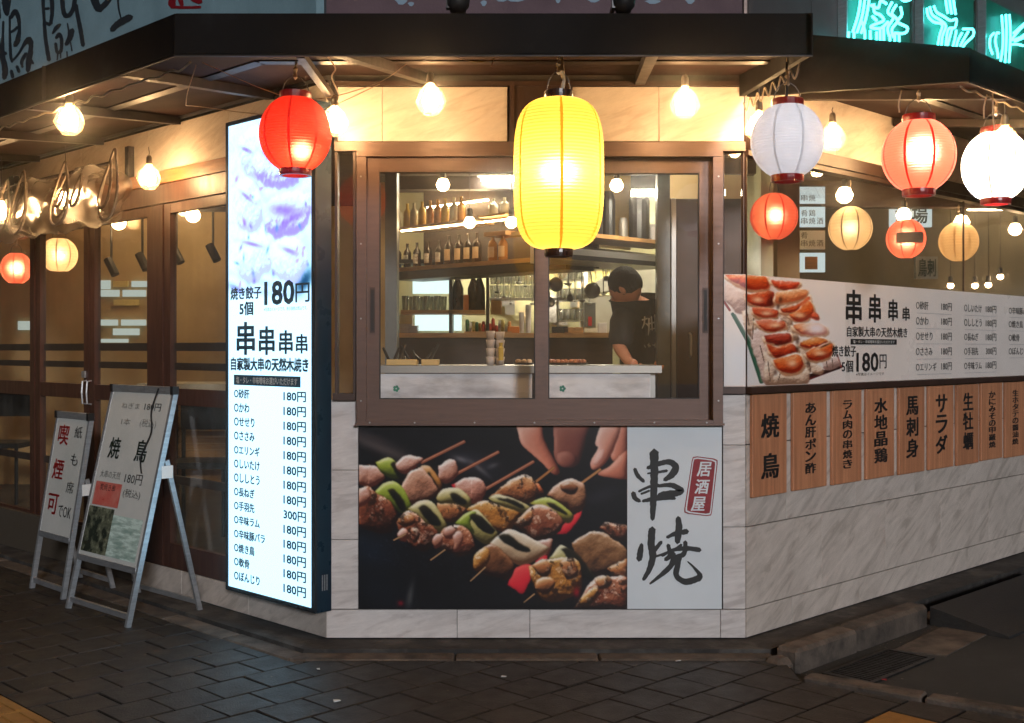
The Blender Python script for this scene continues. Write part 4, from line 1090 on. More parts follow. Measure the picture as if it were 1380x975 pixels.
ch([(372, 595), (440, 530), (512, 508), (582, 560), (602, 640), (532, 684), (480, 662), (420, 632)], *(DRK, DRK2, DRK3), char=.75, rough=.8)
for q in ([(375, 600), (398, 560), (430, 560), (430, 610), (395, 640)], [(425, 560), (470, 520), (500, 540), (480, 590), (440, 590)], [(480, 560), (505, 540), (530, 560), (520, 640), (490, 650)]): ch(q, *(PNK, PNK2, PNK3), rough=.3, dark=.06)
ch([(968, 352), (1030, 290), (1100, 280), (1168, 310), (1162, 402), (1110, 444), (1040, 402)], (240, 200, 172), (178, 122, 86), TAN3); ch([(1040, 300), (1090, 285), (1130, 310), (1100, 345), (1050, 335)], (190, 130, 90), (130, 74, 44), DRK3, rough=.3)
leek([(878, 402), (940, 365), (1000, 380), (1102, 450), (1085, 502), (1040, 484), (930, 424)], [(960, 395), (1000, 400), (1070, 450), (1060, 460), (990, 425)], (GR, (176, 168, 70), LK3))
ch([(788, 512), (850, 450), (920, 408), (1002, 440), (1052, 500), (1002, 572), (900, 592), (830, 552)], *(DRK, DRK2, DRK3), char=.75, dark=-.06); ch([(790, 512), (835, 460), (890, 430), (900, 480), (840, 530)], *(TAN, TAN2, TAN3), char=.75)
ch([(900, 600), (990, 580), (985, 650), (930, 700)], *(PNK, PNK2, PNK3))
leek([(676, 602), (740, 545), (800, 538), (962, 620), (975, 642), (902, 702), (820, 718), (700, 642)], [(718, 572), (770, 560), (884, 640), (852, 652), (760, 612)], ((252, 240, 220), (214, 186, 150), (96, 62, 40)))
ember([(762, 822), (808, 732), (892, 725), (852, 862), (800, 850)]); ember([(905, 702), (966, 668), (962, 712), (920, 722)])
ch([(585, 690), (602, 652), (682, 610), (782, 680), (806, 742), (762, 792), (682, 784), (602, 752)], (190, 130, 90), (116, 70, 42), DRK3, dark=.06); ch([(586, 690), (602, 655), (660, 630), (668, 690), (630, 750), (596, 748)], *(GLD, GLD2, GLD3), char=.75)
ch([(1238, 532), (1280, 500), (1400, 525), (1400, 600), (1300, 575)], *(DRK, DRK2, DRK3), char=.75)
ch([(1095, 605), (1150, 562), (1260, 548), (1370, 620), (1400, 702), (1200, 775), (1120, 682)], (206, 160, 118), (132, 88, 54), DRK3)
leek([(972, 692), (1030, 620), (1080, 640), (1184, 742), (1205, 782), (1100, 742), (1010, 700)], [(1036, 640), (1090, 640), (1205, 762), (1184, 795), (1100, 722)])
ch([(878, 722), (960, 690), (1112, 690), (1152, 772), (1124, 852), (1060, 902), (960, 902), (900, 832)], *(GLD, GLD2, GLD3), char=.75, rough=.8, dark=.05)
for q in ([(885, 722), (950, 695), (990, 730), (940, 780)], [(1030, 700), (1105, 690), (1120, 760), (1060, 790)], [(915, 800), (970, 770), (1010, 810), (970, 870), (920, 850)]): ch(q, *(TAN, TAN2, TAN3), char=.75, rough=.3)
ch([(1270, 742), (1400, 688), (1400, 800), (1310, 784)], *(TAN, TAN2, TAN3), char=.75); ch([(1115, 930), (1200, 800), (1280, 770), (1400, 800), (1400, 960), (1120, 960)], *(DRK, DRK2, DRK3), char=.75, rough=.9, dark=-.05); ch([(1120, 925), (1185, 840), (1230, 850), (1190, 930)], *(GLD, GLD2, GLD3), char=.75, rough=.4); ch([(1210, 800), (1275, 772), (1300, 810), (1250, 850)], *(TAN, TAN2, TAN3), char=.75, rough=.4)
for q in ((575, 800, 650, 730), (850, 910, 902, 868), (180, 590, 240, 558), (370, 692, 442, 640)): C.line(*q, 5, (196, 150, 106))
C.glow(1120, 860, 16, 26, (190, 20, 40), .7); C.glow(900, 935, 240, 24, (8, 8, 10), .8); C.glow(330, 850, 200, 80, (10, 10, 14), .5)
me = C.mesh(lambda Xd, Yd: (X(484) + Xd / 1380 * (X(845) - X(484)), Z(574) - Yd / 944 * (Z(574) - Z(820))), po - .0005)
M['photoprint'] = printed('glossy_photo_print', rough=.3); me.materials.append(M['photoprint']); me.transform(Matrix.Translation(-pz.loc))
o = bpy.data.objects.new('food_photo', me); COL.objects.link(o); o.parent = pz.o
# calligraphy: drawing coordinates of the enlarged detail (scale 4.64, origin 840, 590)
def cal(a, b): return (X(840 + a / 4.643), Z(590 + b / 4.643))
yk = po - .0055
def strokes(lst, name='lettering', mat=None, sd=1):
    t = B()
    for k, s in enumerate(lst): brush(t, s, yk - .0001 * k, cal, sd + k)
    return t
pz.add('lettering', strokes([
    [(190, 90, 58), (192, 200, 50), (188, 330, 46), (184, 430, 38), (180, 508, 26)],
    [(70, 195, 22), (88, 235, 26), (125, 272, 22)],
    [(150, 188, 22), (210, 165, 30), (280, 150, 34), (325, 180, 44), (300, 232, 40), (255, 262, 24)],
    [(150, 222, 12), (210, 215, 16), (270, 205, 18)],
    [(95, 335, 14), (160, 305, 18), (220, 298, 24)], [(60, 345, 30), (70, 375, 30), (100, 395, 22)],
    [(215, 300, 20), (300, 296, 32), (360, 328, 36), (330, 345, 40), (262, 352, 42), (218, 362, 30)],
    [(110, 350, 14), (160, 330, 14)], [(120, 395, 18), (190, 380, 30), (270, 375, 26), (320, 378, 18)]]), M['ink'])
pz.add('lettering', strokes([
    [(178, 570, 44), (172, 650, 46), (182, 740, 44), (160, 820, 34), (124, 884, 22)],
    [(112, 665, 22), (104, 715, 38), (96, 760, 34)], [(235, 650, 22), (210, 680, 26), (185, 715, 26)],
    [(340, 500, 32), (345, 570, 44), (335, 650, 34)], [(272, 620, 20), (330, 595, 30), (395, 585, 34)],
    [(278, 670, 26), (290, 730, 30), (262, 760, 26)], [(385, 650, 26), (378, 720, 30), (330, 745, 34)],
    [(240, 735, 18), (310, 700, 22), (400, 690, 30), (475, 700, 28)], [(200, 740, 14), (300, 705, 16), (360, 668, 18)],
    [(310, 720, 30), (300, 790, 34), (240, 850, 28), (165, 910, 12)],
    [(345, 740, 40), (335, 800, 36), (330, 860, 34), (385, 898, 38), (455, 880, 42), (478, 860, 30), (440, 810, 16), (400, 772, 8)]], sd=40), M['ink'])
def quad(pts, y): 
    t = B(); v = [t.verts.new((cal(*p)[0], y, cal(*p)[1])) for p in pts]; t.faces.new(v); return t
rc = [(430, 112), (590, 132), (548, 492), (374, 472)]
cen = (486, 302)
def shrink(f): return [(cen[0] + (p[0] - cen[0]) * f, cen[1] + (p[1] - cen[1]) * (f + (1 - f) * .5)) for p in rc]
def roundq(pts, y, r=.18):
    t = B(); vs = []
    for i, p in enumerate(pts):
        a, b = pts[i - 1], pts[(i + 1) % 4]
        for (q, f) in ((a, r * (1 if i % 2 else .45)), (None, .06), (b, r * (.45 if i % 2 else 1))):
            w = (p[0] + (q[0] - p[0]) * f, p[1] + (q[1] - p[1]) * f) if q else (p[0] + (cen[0] - p[0]) * .04, p[1] + (cen[1] - p[1]) * .04)
            vs.append(t.verts.new((cal(*w)[0], y, cal(*w)[1])))
    t.faces.new(vs); return t
pz.add('stamp', roundq(rc, yk), M['stampred']); pz.add('stamp_line', roundq(shrink(.93), yk - .0003), M['whiteprint']); pz.add('stamp', roundq(shrink(.84), yk - .0006), M['stampred'])
t = B()
for ch, cx_, cy_ in (('居', 497, 195), ('酒', 482, 304), ('屋', 460, 412)):
    a = cal(cx_ - 40, cy_ + 44); b = cal(cx_ + 40, cy_ - 44); letter(t, ch, a[0], b[0], a[1], b[1], yk - .0009, .035, shear=.012)
pz.add('lettering', t, M['whiteprint'])

# ---- menu banner behind the side window
z0m, z1m = 1.302, EYE + (HY - 370) / FPX * WALL_Y
mb = Thing('menu_banner', 'long white menu banner with dumpling photo along the side window', 'banner', RIGHT, (.04, 0, z0m))
mb.add('sheet', bx(.012, 4.9, .004, .0125, z0m, z1m), M['banner'])
t = bx(X(975.4), CR[0] - .001, -.0035, -.0005, z0m, z1m); t.transform(RIGHT.inverted() @ FRONT); mb.add('sheet', t, M['banner'])
def RZ(px, py, off_=0.0): return pix(RIGHT, px, py, off_)
def rput(s, px0, px1, pyt, pyb, bold=.015, m=None, name='lettering', y=.002):
    """pyt, pyb: rows measured at px0"""
    ua, za = RZ(px0, pyt); _, zb_ = RZ(px0, pyb); ub_, _ = RZ(px1, pyt)
    return mb.add(name, letter(B(), s, ua, ub_, zb_, za, y, bold), m or M['ink'])
for a in ((1141, 1161, 391, 436), (1172, 1187, 397, 434), (1198, 1210, 404, 432), (1217, 1226, 414, 432)): rput('串', *a, .045)
rput('自家製大串の天然木焼き', 1142, 1223, 440, 454, .03)
ua, za = RZ(1147, 457); _, zb_ = RZ(1147, 464.5); ub_, _ = RZ(1209, 457)
mb.add('caption_bar', bx(ua, ub_, .0022, .0032, zb_, za), M['ink'])
rput('塩・タレ・辛味噌味お選びいただけます', 1150, 1206, 458.5, 463, .0, M['inkwhite'], y=.0012)
rput('焼き餃子', 1122, 1154, 466, 481, .03); rput('5個', 1135, 1150, 486, 502, .03); rput('180', 1155, 1184, 476, 501, .05); rput('円', 1186, 1195, 478, 497, .02)
rput('※写真はイメージです', 1154, 1192, 503, 507, .0)
cols = [(1235, 1280, ['砂肝', 'かわ', 'せせり', 'ささみ', 'エリンギ']), (1300, 1340, ['しいたけ', 'ししとう', '長ねぎ', '手羽先', '辛味ラム']), (1360, 1400, ['辛味豚バラ', '焼き鳥', '軟骨', 'ぼんじり'])]
for (pa, pb_, lst) in cols:
    ua, _ = RZ(pa, 470); ub_, _ = RZ(pb_ - 11, 470); uc, _ = RZ(pb_ + 3, 470)
    for k, s in enumerate(lst):
        zc_ = 1.775 - k * .098
        w_ = (ub_ - ua) * .16 * (len(s) + 1)
        mb.add('menu_line', letter(B(), '○' + s, ua, ua + w_, zc_ - .026, zc_ + .026, .002, .02), M['ink'])
        mb.add('price', letter(B(), ('300' if s == '手羽先' else '180') + '円', ub_, uc, zc_ - .026, zc_ + .026, .002, .02), M['ink'])
        mb.add('rule', bx(ua + .01, uc, .003, .0035, zc_ - .050, zc_ - .048), M['alu'])
C = Canvas(0, 0, 1024, 975, 200, 190, (240, 233, 228))
C.glow(120, 760, 160, 300, (226, 232, 240), .9)
CRM = ((250, 238, 222), (226, 200, 176), (140, 106, 84)); PAL = ((248, 232, 226), (222, 196, 184), (150, 116, 106))
C.line(0, 235, 50, 310, 12, (170, 60, 56)); C.line(75, 345, 215, 600, 17, (56, 104, 82)); C.line(215, 600, 310, 940, 20, (58, 110, 86)); C.line(95, 350, 240, 600, 7, (120, 150, 130))
C.line(700, 925, 985, 820, 18, (120, 40, 40)); C.line(985, 820, 945, 700, 8, (196, 90, 84)); C.line(690, 905, 960, 830, 20, (60, 32, 28))
ch = C.chunk
ch([(0, 60), (120, 120), (190, 150), (190, 330), (120, 335), (60, 270), (0, 200)], *PAL, r=9, rough=.4); ch([(150, 320), (230, 300), (280, 420), (260, 600), (190, 480)], *CRM, r=9)
ch([(240, 480), (340, 500), (420, 800), (430, 960), (330, 960), (270, 760), (225, 600)], *PAL, r=9); ch([(330, 640), (430, 780), (470, 880), (420, 980), (340, 980)], *CRM)
ch([(430, 130), (560, 250), (560, 420), (620, 560), (540, 560), (480, 400), (430, 300)], *CRM, r=7); ch([(600, 560), (700, 640), (720, 860), (640, 860), (590, 700)], *CRM, r=7)
ch([(420, 840), (560, 860), (680, 820), (680, 980), (420, 980)], *CRM, r=8); ch([(690, 740), (760, 790), (830, 860), (800, 900), (720, 870)], *CRM, r=6); ch([(800, 760), (920, 700), (980, 800), (900, 850), (830, 850)], *PAL, r=6)
for a, b, c, d in ((250, 380, 240, 560), (300, 620, 330, 760), (360, 760, 380, 940), (700, 780, 710, 860), (850, 770, 860, 840), (900, 740, 910, 830), (200, 330, 215, 440), (460, 860, 440, 950)): C.line(a, b, c, d, 5, (150, 116, 96))
def top(pts, hi=(244, 150, 84), mid=(222, 92, 36), lo=(140, 34, 14), rim=True):
    if rim: 
        cx = sum(p[0] for p in pts) / len(pts); cy = sum(p[1] for p in pts) / len(pts)
        ch([(cx + (p[0] - cx) * 1.14, cy + 10 + (p[1] - cy) * 1.22) for p in pts], (255, 240, 216), (240, 204, 164), (180, 130, 96), r=6, rough=.3)
    ch(pts, hi, mid, lo, r=9, warp=12, rough=.55, gloss=.8, k=4)
def hole(x, y, w, h): C.glow(x, y, w, h, (248, 206, 166), .9)
top([(0, -10), (300, -10), (360, 30), (350, 110), (220, 125), (90, 70)]); C.glow(280, 70, 90, 36, (196, 70, 30), .6, 10)
top([(380, 30), (600, 25), (600, 70), (520, 115), (410, 80)], (240, 140, 110), (214, 80, 44))
top([(185, 170), (350, 135), (410, 150), (400, 250), (300, 270), (200, 240)], (226, 110, 60), (196, 58, 26), (110, 20, 10)); C.glow(385, 200, 26, 60, (70, 20, 14), .8); hole(280, 212, 44, 26)
top([(425, 150), (520, 110), (670, 95), (660, 170), (560, 215), (430, 230)], (250, 196, 146), (232, 146, 90), (180, 90, 50))
top([(230, 285), (330, 280), (430, 300), (430, 360), (330, 372), (260, 345)], (236, 130, 90), (206, 76, 40)); hole(350, 330, 50, 20)
top([(460, 280), (600, 240), (690, 160), (700, 230), (600, 300), (490, 320)], (240, 140, 90), (216, 92, 44)); top([(530, 340), (600, 290), (700, 200), (740, 300), (680, 375), (590, 392)], (244, 150, 84), (226, 96, 36)); hole(615, 335, 50, 26)
top([(700, 360), (740, 300), (790, 350), (770, 380)], (240, 140, 100), (220, 92, 56), rim=False)
top([(260, 400), (360, 385), (480, 390), (500, 450), (400, 490), (320, 470)], (244, 160, 130), (222, 106, 66)); hole(420, 435, 46, 22)
top([(560, 430), (640, 410), (820, 420), (850, 500), (700, 520), (600, 490)], (250, 190, 140), (236, 140, 80)); C.glow(760, 455, 110, 66, (255, 248, 248), 1.0)
top([(330, 530), (430, 510), (540, 505), (550, 570), (470, 610), (350, 590)], (216, 120, 100), (170, 56, 36), (96, 20, 14)); top([(350, 600), (440, 630), (560, 600), (600, 690), (480, 735), (390, 700)], (226, 110, 60), (190, 60, 28), (110, 24, 12))
top([(620, 590), (740, 540), (860, 560), (840, 620), (720, 640), (630, 625)], (246, 176, 110), (226, 128, 60)); top([(670, 690), (740, 640), (880, 590), (910, 640), (880, 720), (760, 760), (690, 740)]); hole(790, 690, 56, 24); C.glow(840, 615, 50, 9, (50, 24, 16), .8, -25)
top([(400, 750), (500, 720), (610, 700), (650, 790), (600, 860), (500, 870), (430, 820)]); hole(555, 780, 42, 34)
for (x, y) in ((440, 265), (600, 580), (600, 650), (690, 780), (460, 200), (420, 860)): C.glow(x, y, 16, 26, (60, 34, 26), .7)
C.glow(765, 450, 60, 40, (240, 226, 236), .5)
ua, _ = RZ(974, 470); ub_, _ = RZ(1140, 470)
def wrap(Xd, Yd):
    # the picture starts on the narrow front light and turns the glass corner
    f = 190.0; zz = z1m - .002 - Yd / 975 * (z1m - z0m - .004)
    xr = .006 + (Xd - f) / (1024 - f) * (ub_ - .006); fx_ = X(975.5) + Xd / f * (CR[0] + .001 - X(975.5))
    dx, dy = fx_ - CR[0], -.004
    lx, ly = (dx + dy) * R2, (-dx + dy) * R2
    front = Xd < f
    return np.where(front, lx, xr), np.where(front, ly, .0032), zz
me = C.mesh(wrap, 0)
me.materials.append(M['photoprint']); me.transform(Matrix.Translation(-mb.loc))
o = bpy.data.objects.new('food_photo', me); COL.objects.link(o); o.parent = mb.o

# ---- wooden dish plaques
pl = [(1010, 1056, '焼鳥', 'first wooden plaque from the corner, two big characters'), (1065, 1110, 'あん肝ポン酢', 'second wooden plaque from the corner, six small characters'),
      (1118, 1157, 'ラム肉の串焼き', 'third wooden plaque from the corner, seven small characters'), (1164, 1201, '水地晶鶏', 'fourth wooden plaque from the corner, four characters beside the seven-character one'),
      (1208, 1242, '馬刺身', 'fifth wooden plaque from the corner, three dense characters'), (1248, 1281, 'サラダ', 'sixth wooden plaque, three airy angular characters'),
      (1286, 1315, '生牡蠣', 'seventh wooden plaque, three characters right of the airy angular ones'), (1319, 1347, 'かにみその甲羅焼', 'eighth wooden plaque, long column of tiny characters'),
      (1351.6, 1377, '生ホタテの醤油焼', 'last wooden plaque at the right edge of the photo')]
for (pa, pb_, s, lab) in pl:
    ua, ub_ = RZ(pa, 470)[0], RZ(pb_, 470)[0]
    th = Thing('wooden_plaque', lab, 'plaque', RIGHT, (ua, 0, .722), group='wooden dish plaques on the marble side wall')
    dz = rnd.uniform(-.004, .004)
    th.add('board', bx(ua, ub_, -.020, -.0015, .722 + dz, 1.258 + dz * .3, bev=.002), M['plaque'])
    n = len(s); w = (ub_ - ua) * (.50 if n < 5 else .34); top, bot = (1.13, .82) if n == 2 else ((1.2, .80) if n < 5 else (1.20, .80))
    if n == 2:
        t = letter(B(), s[0], (ua + ub_) / 2 - w / 2, (ua + ub_) / 2 + w / 2, 1.03, 1.155, -.0212, .045)
        letter(t, s[1], (ua + ub_) / 2 - w / 2, (ua + ub_) / 2 + w / 2, .815, .945, -.0212, .045)
    else: t = column(B(), s, (ua + ub_) / 2, w, top, bot, -.0212, .045)
    th.add('lettering', t, M['ink'])

# ---- A-boards
def aboard(name, label, fl, fr_, lean, ztop, back_y, back_z, zpan, texts, board_m, wid=.022):
    """fl, fr_: front feet in the world; sign leans into the wall by `lean`"""
    G0 = -.03
    fl, fr_ = Vector((fl.x, fl.y, 0)), Vector((fr_.x, fr_.y, 0)); Wd = (fr_ - fl).length
    f = frame((fl.x, fl.y, G0), fr_ - fl)
    th = Thing(name, label, 'sign', f, (0, 0, 0)); H_ = ztop - G0
    def on(x, z, d=0): return Vector((x, lean * z / H_ + d, z))
    for x in (0, Wd):
        th.add('leg', beam(B(), on(x, 0), on(x, H_), wid, .03), M['alu'])
        yb = lean * back_z / H_
        th.add('back_leg', beam(B(), (x, back_y, 0), (x, yb + .03, back_z), .018, .028), M['alu'])
    th.add('foot_rail', beam(B(), on(0, .055), on(Wd, .055), .02, .03), M['alu'])
    th.add('back_rail', beam(B(), (0, back_y - .012, .07), (Wd, back_y - .012, .07), .015, .028), M['alu'])
    th.add('hinge', bx(Wd - .012, Wd + .012, lean * (back_z - .02) / H_, lean * (back_z - .02) / H_ + .07, back_z - .10, back_z - .03), M['inkwhite'])
    th.add('top_rail', beam(B(), on(-.012, H_, -.004), on(Wd + .012, H_, -.004), .034, .04), M['alu'])
    th.add('bottom_rail', beam(B(), on(0.01, zpan, -.003), on(Wd - .01, zpan, -.003), .028, .035), M['alu'])
    for x in (.0, Wd): th.add('corner_cap', beam(B(), on(x - .014, H_ + .0, -.008), on(x + .014, H_ + .0, -.008), .04, .046), M['gasket'])
    z0, z1 = zpan + .01, H_ - .02
    hexa_pts = [on(.012, z0, -.012), on(Wd - .012, z0, -.012), on(Wd - .012, z0, -.004), on(.012, z0, -.004), on(.012, z1, -.012), on(Wd - .012, z1, -.012), on(Wd - .012, z1, -.004), on(.012, z1, -.004)]
    th.add('board', hexa(B(), hexa_pts), board_m)
    ang = math.atan2(lean, H_)
    def tx(name, s, x0, x1, v0, v1, m, bold=.0, shear=0.0):
        t = letter(B(), s, x0 * Wd, x1 * Wd, z0 + (z1 - z0) * v0, z0 + (z1 - z0) * v1, 0, bold, shear)
        for v in t.verts: v.co = on(v.co.x, v.co.z, -.0145)
        return th.add(name, t, m)
    def patch(name, x0, x1, v0, v1, m, d=-.0135):
        t = B(); a, b = z0 + (z1 - z0) * v0, z0 + (z1 - z0) * v1
        v = [t.verts.new(on(x, z, d)) for x, z in ((x0 * Wd, a), (x1 * Wd, a), (x1 * Wd, b), (x0 * Wd, b))]; t.faces.new(v); return th.add(name, t, m)
    texts(tx, patch, th, on, Wd, z0, z1)
    return th
def wg(px, py): return gnd(px, py, -.03)
M['acrylic'] = pbr('glossy_white_acrylic_board', rgb((226, 226, 222)), rgb((206, 210, 206)), rough=.14, rvar=.05, scale=3, coat=.6)
M['inkgrey'] = pbr('faded_ink', rgb((120, 122, 118)), rough=.6); M['inkgreen'] = pbr('dark_green_ink', rgb((22, 44, 32)), rough=.6)
M['redpatch'] = pbr('red_price_patch', rgb((206, 60, 52)), rgb((214, 140, 126)), rough=.3, scale=9); M['foodpatch'] = pbr('printed_food_patch', rgb((40, 46, 38)), rgb((122, 126, 104)), rough=.25, scale=16, lo=.42, hi=.6)
M['fishpatch'] = pbr('printed_pale_patch', rgb((150, 178, 168)), rgb((214, 236, 228)), rough=.25, scale=9, stretch=(1, 1, 5), lo=.4, hi=.6)
def big(tx, patch, th, on, Wd, z0, z1):
    tx('lettering', 'ねぎま', .22, .52, .90, .935, M['inkgrey']); tx('lettering', '180円', .60, .86, .895, .94, M['ink'], .01)
    tx('lettering', '1本', .27, .42, .80, .84, M['inkgrey']); tx('lettering', '(税込)', .58, .84, .79, .845, M['inkgrey'])
    tx('lettering', '焼', .16, .34, .595, .72, M['inkgreen'], .03); tx('lettering', '鳥', .60, .78, .595, .72, M['inkgreen'], .03)
    tx('lettering', '大串の天然', .10, .44, .475, .52, M['inkgrey'], .01); tx('lettering', '180円', .52, .80, .46, .52, M['ink'], .01)
    tx('lettering', '炭焼き串', .14, .40, .40, .44, M['ink'], 0); tx('lettering', '(税込)', .54, .82, .375, .43, M['ink'], .0)
    patch('red_patch', .06, .50, .31, .45, M['redpatch']); patch('print', .03, .46, .03, .30, M['foodpatch']); patch('print', .46, .94, .03, .27, M['fishpatch'], -.0137)
    pts = [on(Wd * .80, z1 + .03, -.03), on(Wd * .76, z1 - .1, -.03), on(Wd * .82, z1 - .22, -.028), on(Wd * .74, z1 - .36, -.028), on(Wd * .79, z1 - .45, -.024)]
    th.add('cord', tube(B(), catmull([tuple(p) for p in pts], 5), .005, 5), M['black'])
def small(tx, patch, th, on, Wd, z0, z1):
    for k, ch in enumerate('喫煙可'): tx('lettering', ch, .14, .46, .77 - k * .30, .94 - k * .30, M['inkred'], .03)
    for k, ch in enumerate('紙も席'): tx('lettering', ch, .64, .86, .84 - k * .235, .94 - k * .235, M['ink'], .01)
    tx('lettering', 'でOK', .50, .90, .16, .26, M['ink'], .01)
aboard('a_board_sign', 'larger leaning metal A-board with faded menu in front of the doors', wg(92, 820), wg(172, 846), .295, 1.262, .456, .90, .30, big, M['acrylic'])
aboard('a_board_sign', 'smaller metal A-board with red characters, leftmost on the pavement', wg(43, 793), wg(85, 808), .18, 1.075, .325, .72, .35, small, M['acrylic'])

# ---- wall mural sign, upper left
M['mural'] = pbr('blue_grey_mural_board', rgb((150, 182, 192)), rgb((122, 152, 162)), rough=.6, scale=2.5, bump=.05)
mo = -.05
ms = Thing('mural_sign', 'blue-grey sign board with large dark brush characters above the left awning', 'sign', LEFT, (-4.6, 0, 3.0))
ms.add('board', bx(-4.6, -.02, mo, -.001, 2.95, 4.7), M['mural'])
M['muralink'] = pbr('dark_slate_paint', rgb((38, 48, 56)), rgb((30, 38, 46)), rough=.6)
def ML(px, py): return pix(LEFT, px, py, mo)
# scale 8.13 detail, origin 0,0
def mur(a, b): return ML(a / 8.13, b / 8.13)
def mst(lst, sd):
    t = B()
    for k, s in enumerate(lst): brush(t, s, mo - .002 - .0002 * k, mur, sd + k)
    return t
ms.add('lettering', mst([
    [(80, -300, 130), (75, -100, 120), (70, 60, 90), (80, 160, 50)], [(-60, -200, 60), (-20, 60, 50), (0, 200, 30)],
    [(120, 200, 34), (170, 130, 60), (205, 200, 46), (215, 330, 40), (195, 450, 60), (165, 500, 50)], [(110, 180, 24), (112, 400, 28), (120, 600, 36), (135, 680, 30)],
    [(112, 360, 26), (165, 330, 30), (195, 300, 30)], [(40, 240, 26), (35, 400, 30), (30, 600, 60), (60, 760, 70), (50, 860, 50)], [(-20, 430, 40), (10, 560, 40), (70, 590, 40)],
    [(150, 660, 24), (210, 590, 26), (270, 490, 40), (325, 440, 70), (345, 520, 50), (325, 640, 66), (310, 780, 50)], [(250, 740, 26), (245, 670, 40), (290, 590, 40)], [(330, 640, 40), (370, 700, 26)],
    [(190, 730, 36), (215, 790, 36)], [(130, 780, 40), (145, 850, 40)]], 70), M['muralink'])
ms.add('lettering', mst([
    [(470, -400, 60), (475, 0, 40), (485, 200, 36), (505, 450, 44), (540, 660, 46)], [(490, -100, 40), (560, -60, 50), (575, 120, 44), (560, 260, 40)], [(490, 100, 24), (540, 95, 30)], [(490, 250, 36), (550, 270, 40)],
    [(680, -200, 60), (690, 60, 50), (720, 170, 56), (780, 150, 46), (820, 40, 50), (830, -200, 60)], [(835, 60, 50), (860, 200, 46), (890, 350, 50), (915, 500, 46)],
    [(580, 370, 20), (620, 310, 46), (665, 270, 26)], [(620, 420, 34), (655, 380, 46), (680, 440, 40), (672, 560, 40), (630, 570, 36), (615, 480, 34)], [(640, 580, 20), (632, 660, 16)], [(668, 580, 16), (672, 640, 14)],
    [(745, 260, 16), (760, 380, 26), (740, 480, 46)], [(800, 330, 50), (770, 420, 60), (730, 490, 40)], [(780, 470, 14), (795, 560, 18)], [(740, 570, 18), (745, 640, 18)]], 90), M['muralink'])
ms.add('lettering', mst([[(1010, -200, 60), (1040, 0, 90), (1085, 110, 70)], [(1085, 110, 70), (1180, 20, 60), (1230, -100, 60)], [(1290, -200, 24), (1300, 60, 22), (1330, 210, 16)],
                         [(1230, 330, 60), (1290, 270, 70), (1390, 210, 80), (1440, 190, 60)], [(1500, -200, 70), (1520, -100, 60), (1600, -60, 50)]], 110), M['muralink'])
ms.add('stamp', mst([[(1880, -160, 90), (1890, -40, 80), (1885, 60, 80)], [(1960, -160, 70), (1975, -20, 60), (2000, 60, 40)], [(2060, -100, 70), (2120, -20, 70), (2200, 20, 60)], [(1880, 80, 30), (2050, 85, 30), (2200, 80, 30)]], 130), M['stampred'])
# faint emblem on the mauve wall above the service window
M['bluechip'] = pbr('pale_blue_paint', rgb((126, 150, 170)), rough=.6)
wm = Thing('painted_emblem', 'bottom edge of a pale blue painted emblem above the corner awning', 'emblem', FRONT, (0, 0, 3.25))
for (x, y, w, h) in ((541, 2, 8, 5), (554, 6, 4, 3), (652, 5, 4, 4), (676, -1, 10, 4), (695, 0, 14, 3), (752, 2, 3, 3), (800, 1, 8, 3), (880, 3, 10, 3), (930, 2, 6, 4)):
    t = B(); x_, z_ = X(x), Z(y); v = [t.verts.new((x_ + math.cos(a) * w / 260 * (1 + .3 * math.sin(3 * a)), -.003, z_ + math.sin(a) * h / 260)) for a in [k * .7 for k in range(9)]]
    t.faces.new(v); wm.add('paint_patch', t, M['bluechip'])
# spot heads on top of the awning
for (px_, lab) in ((617, 'round black spot lamp over the awning above the left bulb'), (840, 'round black spot lamp over the awning above the right bulb')):
    c = at(px_, 3, 5.0); th = Thing('spot_lamp', lab, 'spot lamp', loc=(c.x, c.y, c.z), group='black spot lamps on top of the awning')
    th.add('head', lathe(B(), [(.001, -.045), (.03, -.042), (.048, -.02), (.052, .01), (.045, .05), (.03, .08), (.001, .085)], c, 20), M['black'], smooth=True)
    th.add('glass_cover', lathe(B(), [(.001, -.052), (.025, -.049), (.034, -.043)], c, 20), M['glossblack'] if 'glossblack' in M else M['blackmetal'], smooth=True)
    th.add('arm', tube(B(), [(c.x, c.y, c.z + .08), (c.x, c.y + .1, c.z + .12), (c.x, WALL_Y - .0, c.z + .12)], .012, 8), M['black'])
    th.add('clamp', bx(c.x - .05, c.x - .035, c.y - .02, c.y + .02, c.z - .03, c.z + .05), M['blackmetal'])

# ---- neon character panels, upper right
M['neon'] = emit('neon_tube', lin(.10, .95, .95), 5.5); M['neonboard'] = pbr('green_sign_board', lin(.008, .17, .11), lin(.006, .11, .075), rough=.45)
NO = -.06
def RP(px, py, off_=NO): return pix(RIGHT, px, py, off_)
def neon(label, pa, pb_, strokes_):
    ua, ub_ = RP(pa, 40)[0], RP(pb_, 40)[0]
    th = Thing('neon_sign', label, 'sign', RIGHT, (ua, 0, 3.02), group='green neon character signs')
    th.add('board', bx(ua, ub_, NO, -.016, 3.02, 4.0 if pa < 1300 else 3.90), M['neonboard'])
    th.add('edge', bx(ua - .012, ua - .0005, NO - .012, -.016, 3.02, 4.0 if pa < 1300 else 3.90), M['alu'])
    th.add('edge', bx(ub_ + .0005, ub_ + .012, NO - .012, -.016, 3.02, 4.0 if pa < 1300 else 3.90), M['bronze_dark'])
    for s in strokes_:
        pts = []
        for (a, b) in s:
            u_, z_ = RP(1120 + a / 5.308, b / 5.308, NO - .03); pts.append((u_, z_))
        P = catmull([(p[0], NO - .035, p[1]) for p in pts], 5)
        th.add('tube', tube(B(), P, .0085, 6), M['neon'])
    return th
